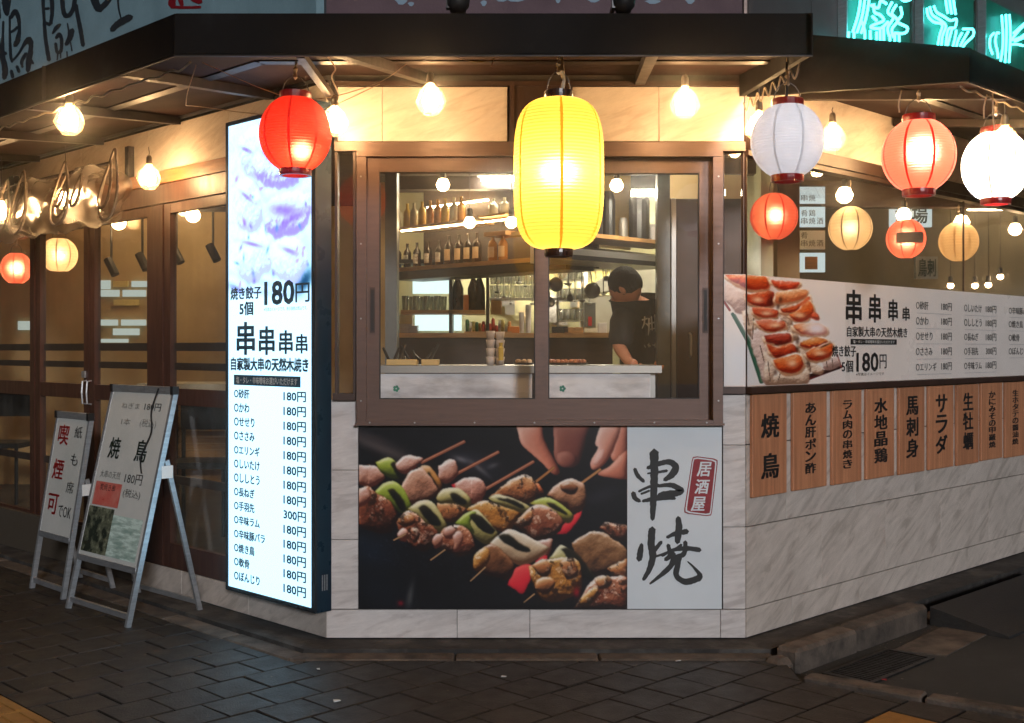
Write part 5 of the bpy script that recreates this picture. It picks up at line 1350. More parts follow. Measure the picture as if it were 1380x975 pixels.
def par(s, n=3, d=26): return [[(a + k * d, b + k * 4) for a, b in s] for k in range(n)]
s1 = par([(215, -150), (205, 0), (185, 120), (150, 230)], 3, 30) + par([(120, 230), (118, 300), (125, 380)], 2, 40) + [[(210, 150), (235, 230), (230, 360)], [(280, 40), (330, 60), (350, 10), (390, 30)], [(300, 30), (305, 90), (345, 110), (370, 150), (300, 180), (280, 200), (350, 205), (400, 160)],
      [(290, 120), (320, 150)], [(345, 200), (345, 300), (340, 400)], [(370, 190), (372, 400)], [(275, 220), (278, 400)], [(320, 230), (318, 400)], [(430, 20), (400, 90), (440, 130), (400, 200), (410, 260)],
      [(460, 40), (430, 100), (470, 150), (430, 210), (440, 270)], [(490, 50), (500, 110), (470, 160), (540, 200), (520, 240), (450, 240)], [(415, 250), (415, 400)], [(450, 250), (450, 400)], [(480, 240), (485, 400)], [(480, -20), (520, 10), (560, 0)]]
s2 = par([(810, -150), (815, 0), (830, 100)], 3, 28) + par([(680, 60), (690, 120), (730, 160), (790, 180), (770, 260), (745, 400)], 1) + [[(700, 50), (720, 110), (780, 150), (815, 190), (790, 270), (780, 400)], [(730, 45), (750, 90), (800, 120), (850, 150), (890, 140), (880, 200), (830, 220), (810, 400)],
      [(860, 210), (840, 280), (810, 400)], [(890, 220), (880, 280), (850, 400)], [(930, 240), (900, 300), (880, 400)], [(940, 210), (980, 210), (1010, 215), (1010, 260), (950, 320), (910, 400)], [(975, 230), (940, 290), (920, 330)]]
s3 = par([(1215, 110), (1222, 200), (1225, 300), (1215, 400), (1200, 470)], 1) + [[(1245, 105), (1250, 250), (1240, 450)], [(1270, 105), (1278, 250), (1268, 450)], [(1195, 240), (1180, 240), (1170, 300), (1185, 370), (1190, 420)], [(1160, 240), (1135, 270), (1130, 330), (1150, 390)],
      [(1290, 280), (1330, 230), (1370, 190), (1400, 170)], [(1285, 320), (1330, 320), (1370, 330)], [(1300, 240), (1345, 200), (1390, 160)], [(1290, 290), (1350, 270), (1400, 230)], [(1310, 300), (1400, 260)]]
neon('first green neon panel from the corner, dense cyan character', 1140, 1226, s1)
neon('middle green neon panel with loosely bent cyan tubes', 1243, 1312, s2)
neon('last green neon panel, cyan character with tall centre stroke, at the photo edge', 1327, 1394, s3)

# ---- rolled clear vinyl curtain, upper left
def mat_vinyl():
    m, nt, N, L = new_mat('clear_vinyl')
    out = N.new('ShaderNodeOutputMaterial'); tr = N.new('ShaderNodeBsdfTransparent'); tr.inputs[0].default_value = (.93, .9, .86, 1)
    gl = N.new('ShaderNodeBsdfGlossy'); gl.inputs['Roughness'].default_value = .22; tl = N.new('ShaderNodeBsdfTranslucent'); tl.inputs[0].default_value = (.9, .86, .8, 1)
    fr = schlick(N, L, 1.2)
    a = N.new('ShaderNodeMixShader'); a.inputs[0].default_value = .34; L.new(tr.outputs[0], a.inputs[1]); L.new(tl.outputs[0], a.inputs[2])
    b = N.new('ShaderNodeMixShader'); L.new(fr.outputs[0], b.inputs[0]); L.new(a.outputs[0], b.inputs[1]); L.new(gl.outputs[0], b.inputs[2]); L.new(b.outputs[0], out.inputs[0]); return m
M['vinyl'] = mat_vinyl()
vy = -.24
vu1 = pix(LEFT, 148, 290, vy)[0]; vc = 2.46
vr = Thing('vinyl_curtain_roll', 'rolled-up clear vinyl curtain tied with looped cords above the left doors', 'curtain', LEFT, (vu1, vy, vc - .2))
for q in range(2):
    t = B(); rings = []; nr, ns = 90, 26
    for i in range(nr):
        u_ = vu1 - i / (nr - 1) * 2.6; ring = []
        for k in range(ns):
            a = 2 * math.pi * k / ns
            r_ = (.165 - .05 * q) * (1 + .14 * math.sin(3 * a + i * .23) + .09 * math.sin(5 * a - i * .41 + q) + .05 * math.sin(i * .8 + a * 2) + rnd.uniform(-.02, .02))
            ring.append(t.verts.new((u_, vy + r_ * .8 * math.cos(a), vc + r_ * 1.05 * math.sin(a))))
        rings.append(ring)
    for A_, B_ in zip(rings, rings[1:]):
        for k in range(ns): t.faces.new((A_[k], A_[(k + 1) % ns], B_[(k + 1) % ns], B_[k]))
    vr.add('sheet', t, M['vinyl'], smooth=True)
vr.add('rod', tube(B(), [(vu1 + .03, vy, vc + .19), (vu1 - 2.7, vy, vc + .19)], .012, 8), M['steelbar'])
M['welt'] = pbr('translucent_grey_welt', rgb((96, 84, 74)), rgb((150, 136, 120)), rough=.2)
for k, px_ in enumerate((146, 144, 86, 82, 84, 30, 27, 5, 108)):
    uu = pix(LEFT, px_, 290, vy - .2)[0]; h_ = (.21, .14, .20, .14, .08, .21, .14, .18, .10)[k]; w_ = (.15, .09, .17, .11, .05, .17, .10, .14, .07)[k]
    pts = [(uu + w_ * math.sin(a) * (.62 - .38 * math.cos(a)), vy - .19 - .015 * (k % 3) + .03 * math.cos(a), vc + .02 + h_ * math.cos(a) - .02) for a in [2 * math.pi * j / 26 for j in range(27)]]
    vr.add('loop', tube(B(), pts, .009, 6), M['welt'])

# ================================================================== INTERIOR
M['plaster'] = pbr('golden_brown_plaster', rgb((206, 178, 130)), rgb((176, 148, 104)), rough=.8, scale=2.5, bump=.1)
M['tilewall'] = pbr('cream_kitchen_wall', rgb((214, 208, 164)), rgb((190, 182, 138)), rough=.35, scale=3)
M['darkwood'] = pbr('dark_interior_wood', rgb((66, 48, 36)), rgb((44, 32, 25)), rough=.5, scale=6, stretch=(1, 1, 6))
M['shelfwood'] = pbr('pale_shelf_wood', rgb((196, 150, 96)), rgb((166, 122, 74)), rough=.45, scale=8, stretch=(1, 8, 8))
M['ceil'] = pbr('dark_ceiling', rgb((70, 58, 46)), rgb((54, 44, 36)), rough=.8)
M['steel'] = pbr('stainless_steel', rgb((190, 188, 182)), rgb((170, 168, 164)), rough=.32, metal=.7, scale=3, rvar=.08)
M['greydoor'] = pbr('grey_fridge_panel', rgb((120, 122, 118)), rgb((96, 98, 96)), rough=.35, metal=.4)
M['frost'] = pbr('scuffed_white_panel', rgb((238, 238, 240)), rgb((168, 166, 168)), rough=.35, scale=2.6, lo=.45, hi=.70, stretch=(1, 1, 3))
M['floorin'] = pbr('kitchen_floor', rgb((80, 72, 62)), rough=.6)
M['tubelamp'] = emit('white_tube_lamp', lin(1.0, .93, .74), 140)
M['addedwarmtube'] = emit('added_warm_tube', lin(1.0, .76, .46), 36)
M['led'] = emit('warm_led_strip', lin(1.0, .76, .42), 60)
M['coolpanel'] = emit('cool_white_lit_panel', lin(.78, 1.0, .95), 1.25)
M['reflglow'] = emit('reflected_sign_glow', lin(.75, .88, .86), .85)  # glow for the panels that stand in for reflected street signs
M['whiteplastic'] = pbr('white_plastic', rgb((226, 222, 206)), rgb((206, 200, 180)), rough=.4)
M['papercup'] = pbr('white_paper_cup', rgb((232, 226, 222)), rgb((208, 200, 198)), rough=.6)
M['glassware'] = glass('glassware', tint=(.86, .86, .8, 1), refl=2.2, dirt=.45)
M['brownglass'] = pbr('dark_bottle_glass', lin(.03, .015, .008), lin(.015, .01, .006), rough=.1)
M['amber'] = pbr('amber_liquor', lin(.55, .26, .04), lin(.4, .16, .02), rough=.12, coat=.5)
M['goldliq'] = pbr('golden_liquor', lin(.75, .55, .12), lin(.6, .4, .08), rough=.12, coat=.5)
M['paleliq'] = pbr('pale_bottle', lin(.55, .52, .38), rough=.12, coat=.5)
M['lab'] = pbr('cream_label', rgb((232, 208, 168)), rgb((206, 172, 128)), rough=.6); M['labw'] = pbr('white_label', rgb((232, 228, 220)), rgb((120, 110, 104)), rough=.6, scale=30)
M['orangebox'] = pbr('orange_packet', rgb((214, 128, 40)), rgb((186, 100, 30)), rough=.5)
M['skin'] = pbr('skin', rgb((206, 148, 116)), rgb((190, 128, 98)), rough=.5, scale=12)
M['hair'] = pbr('black_hair', lin(.012, .010, .009), lin(.03, .026, .022), rough=.85, scale=60, stretch=(1, 1, .3), bump=1.0, bscale=140, spec=.2)
M['tshirt'] = pbr('black_tshirt', lin(.014, .016, .017), lin(.024, .026, .027), rough=.85, scale=14, bump=.3, bscale=40)
M['apron'] = pbr('grey_apron', rgb((92, 88, 84)), rgb((74, 70, 66)), rough=.9)
M['trousers'] = pbr('dark_trousers', lin(.02, .02, .022), rough=.9)

FLZ = .28
room = Thing('dining_room', None, None, kind='structure')
def rp(name, bm, m, fr=W, smooth=False):
    o = finish(name, bm, m, room.o, smooth); o.matrix_local = fr; return o
def wallpt(fr, u, y, z=0): return fr @ Vector((u, y, z))
rp('floor', prism(B(), [(-7, 12.4), (-4.9, 9.9), (CL[0] - .12, WALL_Y + .17), (CR[0] + .12, WALL_Y + .17), (5.6, 10.5), (7, 12.4)], .0, FLZ), M['floorin'])
rp('ceiling', prism(B(), [(-7, 12.4), (-4.9, 10.1), (CL[0] - .12, WALL_Y + .17), (CR[0] + .12, WALL_Y + .17), (5.6, 10.5), (7, 12.4)], 2.78, 2.9), M['ceil'])
rp('back_wall', bx(-7, -1.0, 10.5, 10.65, FLZ, 2.8), M['plaster'])
rp('kitchen_wall', bx(-1.0, 1.61, 9.6, 9.75, FLZ, 2.8), M['tilewall'])
M['olive'] = pbr('grey_olive_plaster', rgb((124, 114, 90)), rgb((96, 88, 70)), rough=.8, scale=1.6)
rp('back_wall', bx(1.71, 7.2, 10.62, 10.75, 1.75, 2.8), M['olive']); rp('wainscot', bx(1.71, 7.2, 10.61, 10.76, FLZ, 1.75), M['darkwood'])
rp('partition', bx(1.62, 1.70, 7.6, 10.6, FLZ, 2.78), M['tilewall'])
rp('partition', bx(-1.08, -.96, 9.0, 10.5, FLZ, 2.78), M['plaster'])
rp('side_wall', bx(-4.95, -4.85, 9.9, 10.6, 0, 2.9), M['plaster']); rp('side_wall', bx(5.6, 5.7, 10.45, 10.8, 0, 2.9), M['plaster'])
rp('ceiling_beam', bx(2.1, 5.6, 8.9, 9.05, 2.58, 2.78), M['darkwood'])
for k in range(3): rp('ceiling_beam', bx(-.9, 1.95, 7.0 + .75 * k, 7.1 + .75 * k, 2.66, 2.78), M['darkwood'])
# left dining room details
tr = Thing('track_light', 'black ceiling track with small spot heads seen through the left doors', 'track light', loc=(-3.3, 9.4, 2.7))
tr.add('track', bx(-4.4, -2.2, 9.38, 9.42, 2.60, 2.64), M['black'])
for px_, py_ in ((150, 361), (192, 354), (238, 345), (287, 342)):
    c = at(px_, py_, 9.4); t = tube(B(), [(c.x, c.y, 2.6), (c.x, c.y, c.z + .06)], .01, 6); tube(t, [(c.x - .03, c.y, c.z + .07), (c.x + .04, c.y - .02, c.z - .06)], .035, 10)
    tr.add('spot_head', t, M['black'])
sl = Thing('menu_slips', 'rows of yellow and white paper menu slips, white ones given a glow, seen through the left door', 'menu slips', loc=(-3.5, 10.45, 1.4))
M['slipy'] = pbr('yellow_paper_slip', rgb((236, 220, 150)), rough=.7); M['slipw'] = pbr('white_paper_slip', rgb((236, 240, 236)), rough=.7)
M['slipglow'] = emit('glowing_paper_slip', lin(.8, .95, .92), .75)  # glow put into the colour of plain paper slips
for (x0, x1, y0, y1, m_) in ((134, 148, 378, 390, 'slipglow'), (152, 172, 379, 387, 'slipy'), (177, 198, 379, 387, 'slipglow'), (135, 160, 391, 400, 'slipglow'), (165, 196, 391, 400, 'slipglow'), (153, 187, 404, 412, 'slipy'),
                             (135, 158, 431, 439, 'slipglow'), (163, 196, 431, 439, 'slipglow'), (152, 187, 443, 452, 'slipglow'), (136, 172, 457, 462, 'slipglow'), (24, 40, 433, 445, 'slipglow')):
    a, b = at(x0, y0, 10.46), at(x1, y1, 10.46); sl.add('paper_slip', bx(a.x, b.x, 10.46, 10.485, b.z, a.z), M[m_])
tb = Thing('dining_table', 'pale dining table with small items seen through the right door pane', 'table', loc=(-2.35, 8.9, FLZ))
a, b = at(243, 517, 8.9), at(299, 517, 8.9)
tb.add('table_top', bx(a.x - .3, b.x + .2, 8.8, 9.4, a.z - .06, a.z), M['whiteplastic'])
for sx in (a.x - .2, b.x + .1):
    for sy in (8.86, 9.34): tb.add('leg', bx(sx - .02, sx + .02, sy - .02, sy + .02, FLZ, a.z - .06), M['black'])
sc_ = Thing('wooden_screen', 'slatted wooden screen behind the lower door pane beside the light box', 'screen', loc=(-2.2, 8.3, FLZ))
p0, p1 = at(240, 560, 8.1), at(320, 560, 8.1)
for k in range(12): sc_.add('slat', bx(p0.x, p1.x + .3, 8.1, 8.12, .62 + k * .045, .62 + k * .045 + .04), M['shelfwood'])
for x_ in (p0.x, p1.x + .3): sc_.add('post', bx(x_ - .03, x_ + .0, 8.09, 8.14, FLZ, 1.2), M['darkwood'])
def stool(c, lab):
    th = Thing('dining_chair', lab, 'chair', loc=(c[0], c[1], FLZ))
    th.add('seat', bx(c[0] - .2, c[0] + .2, c[1] - .2, c[1] + .2, .72, .76), M['black']); th.add('backrest', bx(c[0] - .2, c[0] + .2, c[1] + .18, c[1] + .21, .95, 1.2), M['black'])
    for sx in (-.18, .18):
        for sy in (-.18, .18): th.add('leg', tube(B(), [(c[0] + sx, c[1] + sy, FLZ), (c[0] + sx, c[1] + sy, .72 if sy < 0 else .96)], .014, 6), M['black'])
stool((-2.05, 7.75), 'black chair behind the door pane beside the light box')
stool((-4.05, 9.3), 'black chair deep behind the leftmost door')

def lamp_in(px, py, Y, lab, r=.042, mat='bulbsmall', group='bare lamps inside the restaurant', top=2.78):
    c = at(px, py, Y); th = Thing('ceiling_lamp', lab, 'lamp', loc=(c.x, c.y, c.z), group=group)
    th.add('bulb', lathe(B(), [(.001, .05 * r / .05), (r * .6, r * .8), (r, 0), (r * .8, -r * .6), (r * .4, -r * .9), (.001, -r)], c, 14), M[mat], smooth=True)
    th.add('socket', lathe(B(), [(.001, r + .05), (.018, r + .05), (.02, r * .6), (.001, r * .6)], c, 10), M['black'])
    if top - c.z - r - .05 > .02: th.add('cable', tube(B(), [(c.x, c.y, c.z + r + .05), (c.x, c.y, top)], .003, 5), M['wire'])
lamp_in(597, 249, 7.2, 'glowing lamp high behind the left window pane'); lamp_in(831, 250, 7.2, 'glowing lamp high behind the right window pane')
lamp_in(633, 300, 7.7, 'glowing lamp over the bottle shelf, left of the yellow lantern', .04); lamp_in(689, 300, 7.7, 'glowing lamp half behind the left edge of the yellow lantern', .04)
lamp_in(260, 290, 9.2, 'added glowing lamp behind the top of the door pane beside the light box', .06); lamp_in(160, 300, 9.2, 'added glowing lamp behind the vinyl roll, brightening the left dining room', .06)  # both lamps added to brighten the dark left dining room
lamp_in(1138, 263, 8.2, 'glowing lamp above the cream lantern inside', .06); lamp_in(1218, 290, 8.6, 'glowing lamp on top of the red banded lantern inside', .055)
lamp_in(1296, 300, 8.9, 'glowing lamp above the unlit beige lantern inside', .06); lamp_in(1368, 309, 9.1, 'glowing lamp at the right edge inside the side window', .05)
for px_, py_ in ((1281, 385), (1314, 385), (1332, 384), (1348, 373)):
    lamp_in(px_, py_, 10.2, {1281: 'small yellow lamp low inside, left of the trio', 1314: 'small yellow lamp low inside, middle of the trio', 1332: 'small yellow lamp low inside, right of the trio', 1348: 'small yellow lamp slightly above the trio'}[px_], .028, group='small yellow lamps low inside the side window')
# lanterns seen through the glass
gi = 'paper lanterns inside behind the glass'
lantern(1043, 292, 7.55, 32, 64, M['orange_paper'], M['seam_red'], M['capred'], 'orange lantern inside behind the side window near the corner', 1.8, group=gi, top_z=2.75, ribs=14, loff=(0, -.3, 0), caps=False, cap=.2)
lantern(1146, 308, 8.3, 29, 60, M['cream_paper'], M['seam_cream'], M['capblack'], 'cream lantern with dark seams inside behind the side window', 2.4, group=gi, top_z=2.75, ribs=14, caps=False, cap=.25, phase=.1)
lantern(1221, 322, 8.6, 26, 54, M['orange_paper'], M['seam_red'], M['capred'], 'red lantern with pale band inside behind the side window', 2.8, group=gi, top_z=2.75, ribs=14, band=M['papercup'], caps=False, cap=.25)
lantern(1292, 326, 8.9, 26, 54, M['cream_paper'], M['cream_paper'], M['capblack'], 'unlit beige lantern inside behind the side window', 0, group=gi, top_z=2.75, ribs=14, caps=False, cap=.25)
lantern(22, 362, 9.75, 20, 44, M['orange_paper'], M['seam_red'], M['capred'], 'orange lantern inside behind the leftmost door, below the vinyl roll', 4, group=gi, top_z=2.75, ribs=12, caps=False)
lantern(80, 344, 9.6, 24, 48, M['cream_paper'], M['seam_cream'], M['capblack'], 'cream lantern inside below the vinyl roll', 5, group=gi, top_z=2.75, ribs=12, caps=False)
# column and panels added inside in place of reflections in the side window
solo('reflection_column', bx(*[at(1028, 0, 8.0).x + .1, at(1058, 0, 8.0).x + .1, 8.0, 8.15, FLZ, 2.78]), M['plaster'], 'pale column standing in for a reflected light strip behind the orange lantern', 'column')
for k, (y0, y1, lab) in enumerate(((252, 275, 'topmost of four white panels standing in for reflected street signs'), (279, 306, 'second panel standing in for a reflected sign, covered in dark writing'), (311, 336, 'third panel standing in for a reflected sign, dimmer with brown marks'), (341, 367, 'lowest panel standing in for a reflected sign, with a brown picture'))):
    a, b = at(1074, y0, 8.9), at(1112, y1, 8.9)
    th = Thing('reflection_panel', lab, 'sheet', loc=(a.x, 8.9, b.z), group='panels standing in for reflected street signs')
    th.add('panel', bx(a.x, b.x, 8.9, 8.93, b.z, a.z), M['reflglow'] if k != 2 else M['slipw'])
    if k == 3: th.add('picture', bx(a.x + .06, b.x - .06, 8.892, 8.899, b.z + .02, a.z - .03), M['shelfwood'])
    else:
        t = B(); n = (2, 5, 4)[k]
        for j in range(n):
            letter(t, '串焼酒肴鶏丼酎'[j % 7], a.x + .03 + (j % 3) * .06, a.x + .08 + (j % 3) * .06, b.z + .02 + (j // 3) * .06, b.z + .07 + (j // 3) * .06, 8.898, .01)
        th.add('lettering', t, M['inkgrey'])
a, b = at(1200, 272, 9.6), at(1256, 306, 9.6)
th = Thing('reflection_panel', 'pale blue-green panel standing in for a reflected sign behind the red banded lantern', 'sheet', loc=(a.x, 9.6, b.z)); th.add('panel', bx(a.x, b.x, 9.6, 9.64, b.z, a.z), M['reflglow'])
th.add('lettering', letter(B(), '酒場', a.x + .04, b.x - .04, b.z + .03, a.z - .03, 9.595, .03), M['inkgreen'])
a, b = at(1234, 346, 9.6), at(1264, 376, 9.6)
th = Thing('reflection_panel', 'dim grey panel standing in for a reflected sign right of the red banded lantern', 'sheet', loc=(a.x, 9.6, b.z)); th.add('panel', bx(a.x, b.x, 9.6, 9.64, b.z, a.z), M['inkgrey'])
th.add('lettering', letter(B(), '鳥刺', a.x + .02, b.x - .02, b.z + .02, a.z - .02, 9.595, .03), M['inkgreen'])

# ---- kitchen behind the service window
KY = 6.42
ct = Thing('service_counter', 'steel service counter with scuffed white front panel behind the window', 'counter', loc=(X(505), KY, FLZ))
xa, xb_ = at(506, 0, KY).x, at(884, 0, KY).x
zt_ = at(0, 493, KY).z
ct.add('front_panel', bx(xa, at(720, 0, KY).x - .012, KY, KY + .03, FLZ, zt_ - .045), M['frost'])
ct.add('front_panel', bx(at(722, 0, KY).x + .012, xb_ - .03, KY, KY + .03, FLZ, zt_ - .045), M['frost'])
ct.add('worktop', bx(xa, xb_ + .03, KY - .02, KY + .5, zt_ - .04, zt_), M['steel'])
ct.add('side_panel', bx(xb_ - .028, xb_, KY + .032, KY + .48, FLZ, zt_ - .042), M['steel'])
M['emblem'] = pbr('green_emblem', rgb((30, 130, 104)), rough=.5)
for px_ in (534, 758):
    c = at(px_, 524, KY); t = B()
    for k in range(5):
        a = k * 2 * math.pi / 5; lathe_c = (c.x + .011 * math.cos(a), c.z + .011 * math.sin(a))
        v = [t.verts.new((lathe_c[0] + .008 * math.cos(b_ * .9), KY - .002 - k * .0001, lathe_c[1] + .008 * math.sin(b_ * .9))) for b_ in range(7)]; t.faces.new(v)
    ct.add('emblem', t, M['emblem'])
M['pine'] = pbr('pale_pine', rgb((228, 196, 130)), rgb((210, 174, 106)), rough=.5, scale=6, stretch=(.6, 6, 6))
for (a_, b_, lab) in ((521, 562, 'long pale wooden tray at the left of the counter'), (568, 591, 'short pale wooden tray on the counter')):
    c0, c1 = at(a_, 497, KY + .02), at(b_, 490, KY + .02)
    solo('wooden_tray', bx(c0.x, c1.x, KY + .0, KY + .12, zt_ + .001, zt_ + .034, bev=.003), M['pine'], lab, 'tray')
# dark utensils in the trays
t = B()
for k in range(9):
    c = at(524 + k * 7, 486, KY + .06); tube(t, [(c.x, c.y, zt_ + .03), (c.x + rnd.uniform(-.06, .06), c.y + .05, zt_ + rnd.uniform(.06, .13))], .008, 6)
o = solo('tongs_pile', t, M['black'], 'dark tongs and utensils heaped behind the wooden trays', 'utensils', kind='stuff')
# food on the counter
M['grilled'] = pbr('grilled_meat', rgb((206, 132, 84)), rgb((120, 58, 36)), rough=.35, scale=30, bump=.5)
M['riceball'] = pbr('pale_dumpling', rgb((238, 214, 180)), rgb((214, 170, 120)), rough=.5, scale=20)
def food(px, lab, m, n=4, cat='food', sp=.022):
    c = at(px, 489, KY + .1); th = Thing('food_plate', lab, cat, loc=(c.x, c.y, zt_))
    th.add('plate', lathe(B(), [(.001, .003), (.05, .003), (.062, .012), (.06, .014), (.048, .006), (.001, .006)], (c.x, c.y, zt_), 18), M['black'])
    for k in range(n):
        t = bmesh.new(); bmesh.ops.create_icosphere(t, subdivisions=2, radius=.016)
        for v in t.verts: v.co *= 1 + rnd.uniform(-.15, .15)
        t.transform(Matrix.Translation((c.x + (k - n / 2 + .5) * sp, c.y + rnd.uniform(-.01, .01), zt_ + .022)) @ Matrix.Diagonal((1.1, 1, .8, 1))); th.add('piece', t, m, smooth=True)
food(706, 'pale round morsels on the counter left of the centre stile', M['riceball'], 3, sp=.03); food(752, 'grilled pieces on the counter right of the centre stile', M['grilled'], 5); food(778, 'glowing orange grilled pieces on the counter near the cook', M['grilled'], 4)
# cup stacks on the counter
for (px_, y0, lab) in ((661, 446, 'left stack of white paper cups on the counter'), (674, 447, 'right stack of white paper cups on the counter')):
    c = at(px_, 492, KY + .3); zt0 = zt_; top = EYE - (y0 - HY) / FPX * (KY + .3)
    th = Thing('cup_stack', lab, 'cups', loc=(c.x, c.y, zt_), group='paper cup stacks on the counter'); n = 4; h = (top - zt_) / n
    for k in range(n): th.add('cup', lathe(B(), [(.001, .001), (.020, .0), (.027, h * .95), (.024, h * .97), (.001, h * .9)], (c.x, c.y, zt_ + k * h), 14), M['papercup'], smooth=True)
solo('sauce_jar', lathe(B(), [(.001, 0), (.014, 0), (.015, .07), (.01, .08), (.012, .10), (.001, .10)], at(675, 486, KY + .18), 12), M['goldliq'], 'small lit amber jar in front of the cup stacks', 'jar')
# back counter
BY = 8.9
xk0, xk1 = at(533, 0, BY).x, at(826, 0, BY).x; zk = at(0, 449, BY).z
bc = Thing('back_counter', 'high back counter with wooden edge across the kitchen', 'counter', loc=(xk0, BY, FLZ))
bc.add('worktop', bx(xk0, xk1, BY, BY + .5, zk - .035, zk), M['shelfwood']); bc.add('front_panel', bx(xk0, xk1, BY + .03, BY + .06, FLZ, zk - .036), M['darkwood'])
def on_counter(px, w_px, h_px, name, label, cat, mat, y=BY + .1, kind='box', z=None, group=None):
    c = at(px, 449, y); w = w_px / FPX * y; h = h_px / FPX * y; z = zk if z is None else z
    if kind == 'box': return solo(name, bx(c.x - w / 2, c.x + w / 2, y, y + w * .7, z, z + h, bev=.004), mat, label, cat, group=group)
    return solo(name, lathe(B(), [(.001, 0), (w * .42, 0), (w * .5, h * .9), (w * .48, h), (.001, h * .98)], (c.x, y + w / 2, z), 14), mat, label, cat, group=group, smooth=False)
on_counter(703, 7, 28, 'cup_tower', 'shorter tower of white cups on the back counter', 'cups', M['papercup'], kind='r'); on_counter(712, 8, 38, 'cup_tower', 'taller tower of white cups on the back counter', 'cups', M['papercup'], kind='r')
on_counter(692, 16, 9, 'packet', 'orange packet lying on the back counter', 'packet', M['orangebox'])
on_counter(773, 26, 8, 'tray', 'low wooden tray on the back counter behind the centre stile', 'tray', M['shelfwood']); on_counter(755, 22, 9, 'pan', 'dark pan on the back counter', 'pan', M['black'])
on_counter(812, 12, 14, 'folded_towel', 'white cloth heap on the back counter by the cook', 'towel', M['papercup'])
th = Thing('steel_wire_rack', 'wire rack full of glasses on the back counter, right of the centre stile', 'rack', loc=(at(753, 0, 9.1).x, 9.1, zk))
for z_ in (.10, .26, .42):
    a, b = at(752, 0, 9.1).x, at(786, 0, 9.1).x; th.add('shelf', bx(a, b, 9.05, 9.3, zk + z_ - .006, zk + z_), M['steel'])
for x_ in (752, 786):
    for y_ in (9.06, 9.29): th.add('post', tube(B(), [(at(x_, 0, 9.1).x, y_, zk), (at(x_, 0, 9.1).x, y_, zk + .45)], .006, 6), M['steel'])
def tumbler(c, h=.09, r=.032): return lathe(B(), [(.001, .003), (r * .8, .0), (r, h), (r * .93, h), (r * .75, .006), (.001, .007)], c, 10)
ORDN = ['first', 'second', 'third', 'fourth', 'fifth', 'sixth', 'seventh', 'eighth', 'ninth']
def glass_at(x, y, z, lab, grp, h=.09, r=.032, m=None):
    solo('glass_tumbler', tumbler((0, 0, 0), h, r), m or M['glassware'], lab, 'glass', loc=(0, 0, 0), group=grp, smooth=True).location = (x, y, z)
for z_, w_ in ((.10, 'bottom'), (.26, 'middle'), (.42, 'top')):
    for k in range(4): glass_at(at(756 + k * 8.4, 0, 9.1).x, 9.12, zk + z_, ORDN[k] + ' glass from the stile on the ' + w_ + ' shelf of the small wire rack', 'glasses on the small wire rack')
# clutter: spice jars, notes and cloths
COLS = [rgb((190, 60, 40)), rgb((220, 200, 120)), rgb((60, 110, 70)), rgb((230, 226, 214)), rgb((120, 70, 40)), rgb((210, 140, 60))]
for k in range(6): M['c%d' % k] = pbr('packaging', COLS[k], tuple(v * .5 for v in COLS[k][:3]) + (1,), rough=.4, scale=26, lo=.5, hi=.55)
sr = Thing('spice_rack', 'narrow rack crowded with small coloured jars on the back counter', 'rack', loc=(at(660, 0, 9.0).x, 9.0, zk))
xa_, xb_2 = at(626, 0, 9.0).x, at(690, 0, 9.0).x
sr.add('base', bx(xa_, xb_2, 8.97, 9.1, zk + .001, zk + .012), M['shelfwood'])
for k in range(14): 
    x_ = xa_ + .02 + k * (xb_2 - xa_ - .04) / 13; h_ = rnd.uniform(.05, .12); j_ = sr.add('jar', lathe(B(), [(.001, 0), (.014, 0), (.014, h_ * .8), (.009, h_ * .86), (.009, h_ * .9)], (x_, 9.02 + rnd.uniform(0, .04), zk + .013), 9), M['c%d' % rnd.randrange(6)], smooth=True)
nt_ = Thing('pinned_notes', 'paper notes and order slips pinned on the kitchen wall', 'notes', loc=(at(780, 0, 9.58).x, 9.58, 1.9))
for k in range(22):
    px_ = rnd.uniform(664, 856); py_ = rnd.uniform(362, 436); c = at(px_, py_, 9.585); w_, h_ = rnd.uniform(.03, .08), rnd.uniform(.03, .08)
    nt_.add('note', bx(c.x - w_, c.x + w_, 9.585 - .0008 * k, 9.588, c.z - h_, c.z + h_), M[rnd.choice(['c3', 'c3', 'lab', 'labw', 'c1', 'steel'])])
ur = Thing('utensil_rail', 'steel rail hung with ladles, tongs and whisks across the kitchen', 'rail', loc=(at(745, 0, 8.8).x, 8.8, 2.0))
xa_, xb_2 = at(664, 0, 8.8).x, at(856, 0, 8.8).x; zr2 = at(0, 362, 8.8).z
ur.add('rail', tube(B(), [(xa_, 8.8, zr2), (xb_2, 8.8, zr2)], .006, 6), M['steel'])
for k in range(20):
    x_ = xa_ + .03 + k * (xb_2 - xa_ - .06) / 19; L_ = rnd.uniform(.09, .26); t = tube(B(), [(x_, 8.79, zr2), (x_ + .004, 8.79, zr2 - L_)], .004, 5); u_ = ur.add('handle', t, M['steel'] if k % 3 else M['black'])
    r_ = rnd.uniform(.012, .035); ur.add('bowl', lathe(B(), [(.001, -r_ * .6), (r_ * .7, -r_ * .4), (r_, 0), (r_ * .9, .004), (.001, -r_ * .3)], (x_ + .004, 8.78, zr2 - L_ - .005), 10), M['steel'] if k % 4 else M['black'], parent=u_, smooth=True)
dc = Thing('dish_stack', 'stacked plates and bowls on the back counter left of the lit board', 'dishes', loc=(at(546, 0, 8.95).x, 8.95, zk))
for k in range(9): dc.add('dish', lathe(B(), [(.001, 0), (.035, .0), (.055, .012), (.053, .014), (.001, .004)], (at(546 + (k % 2) * 9, 0, 8.95).x, 8.98, zk + .001 + (k // 2) * .014), 14), M['papercup'])
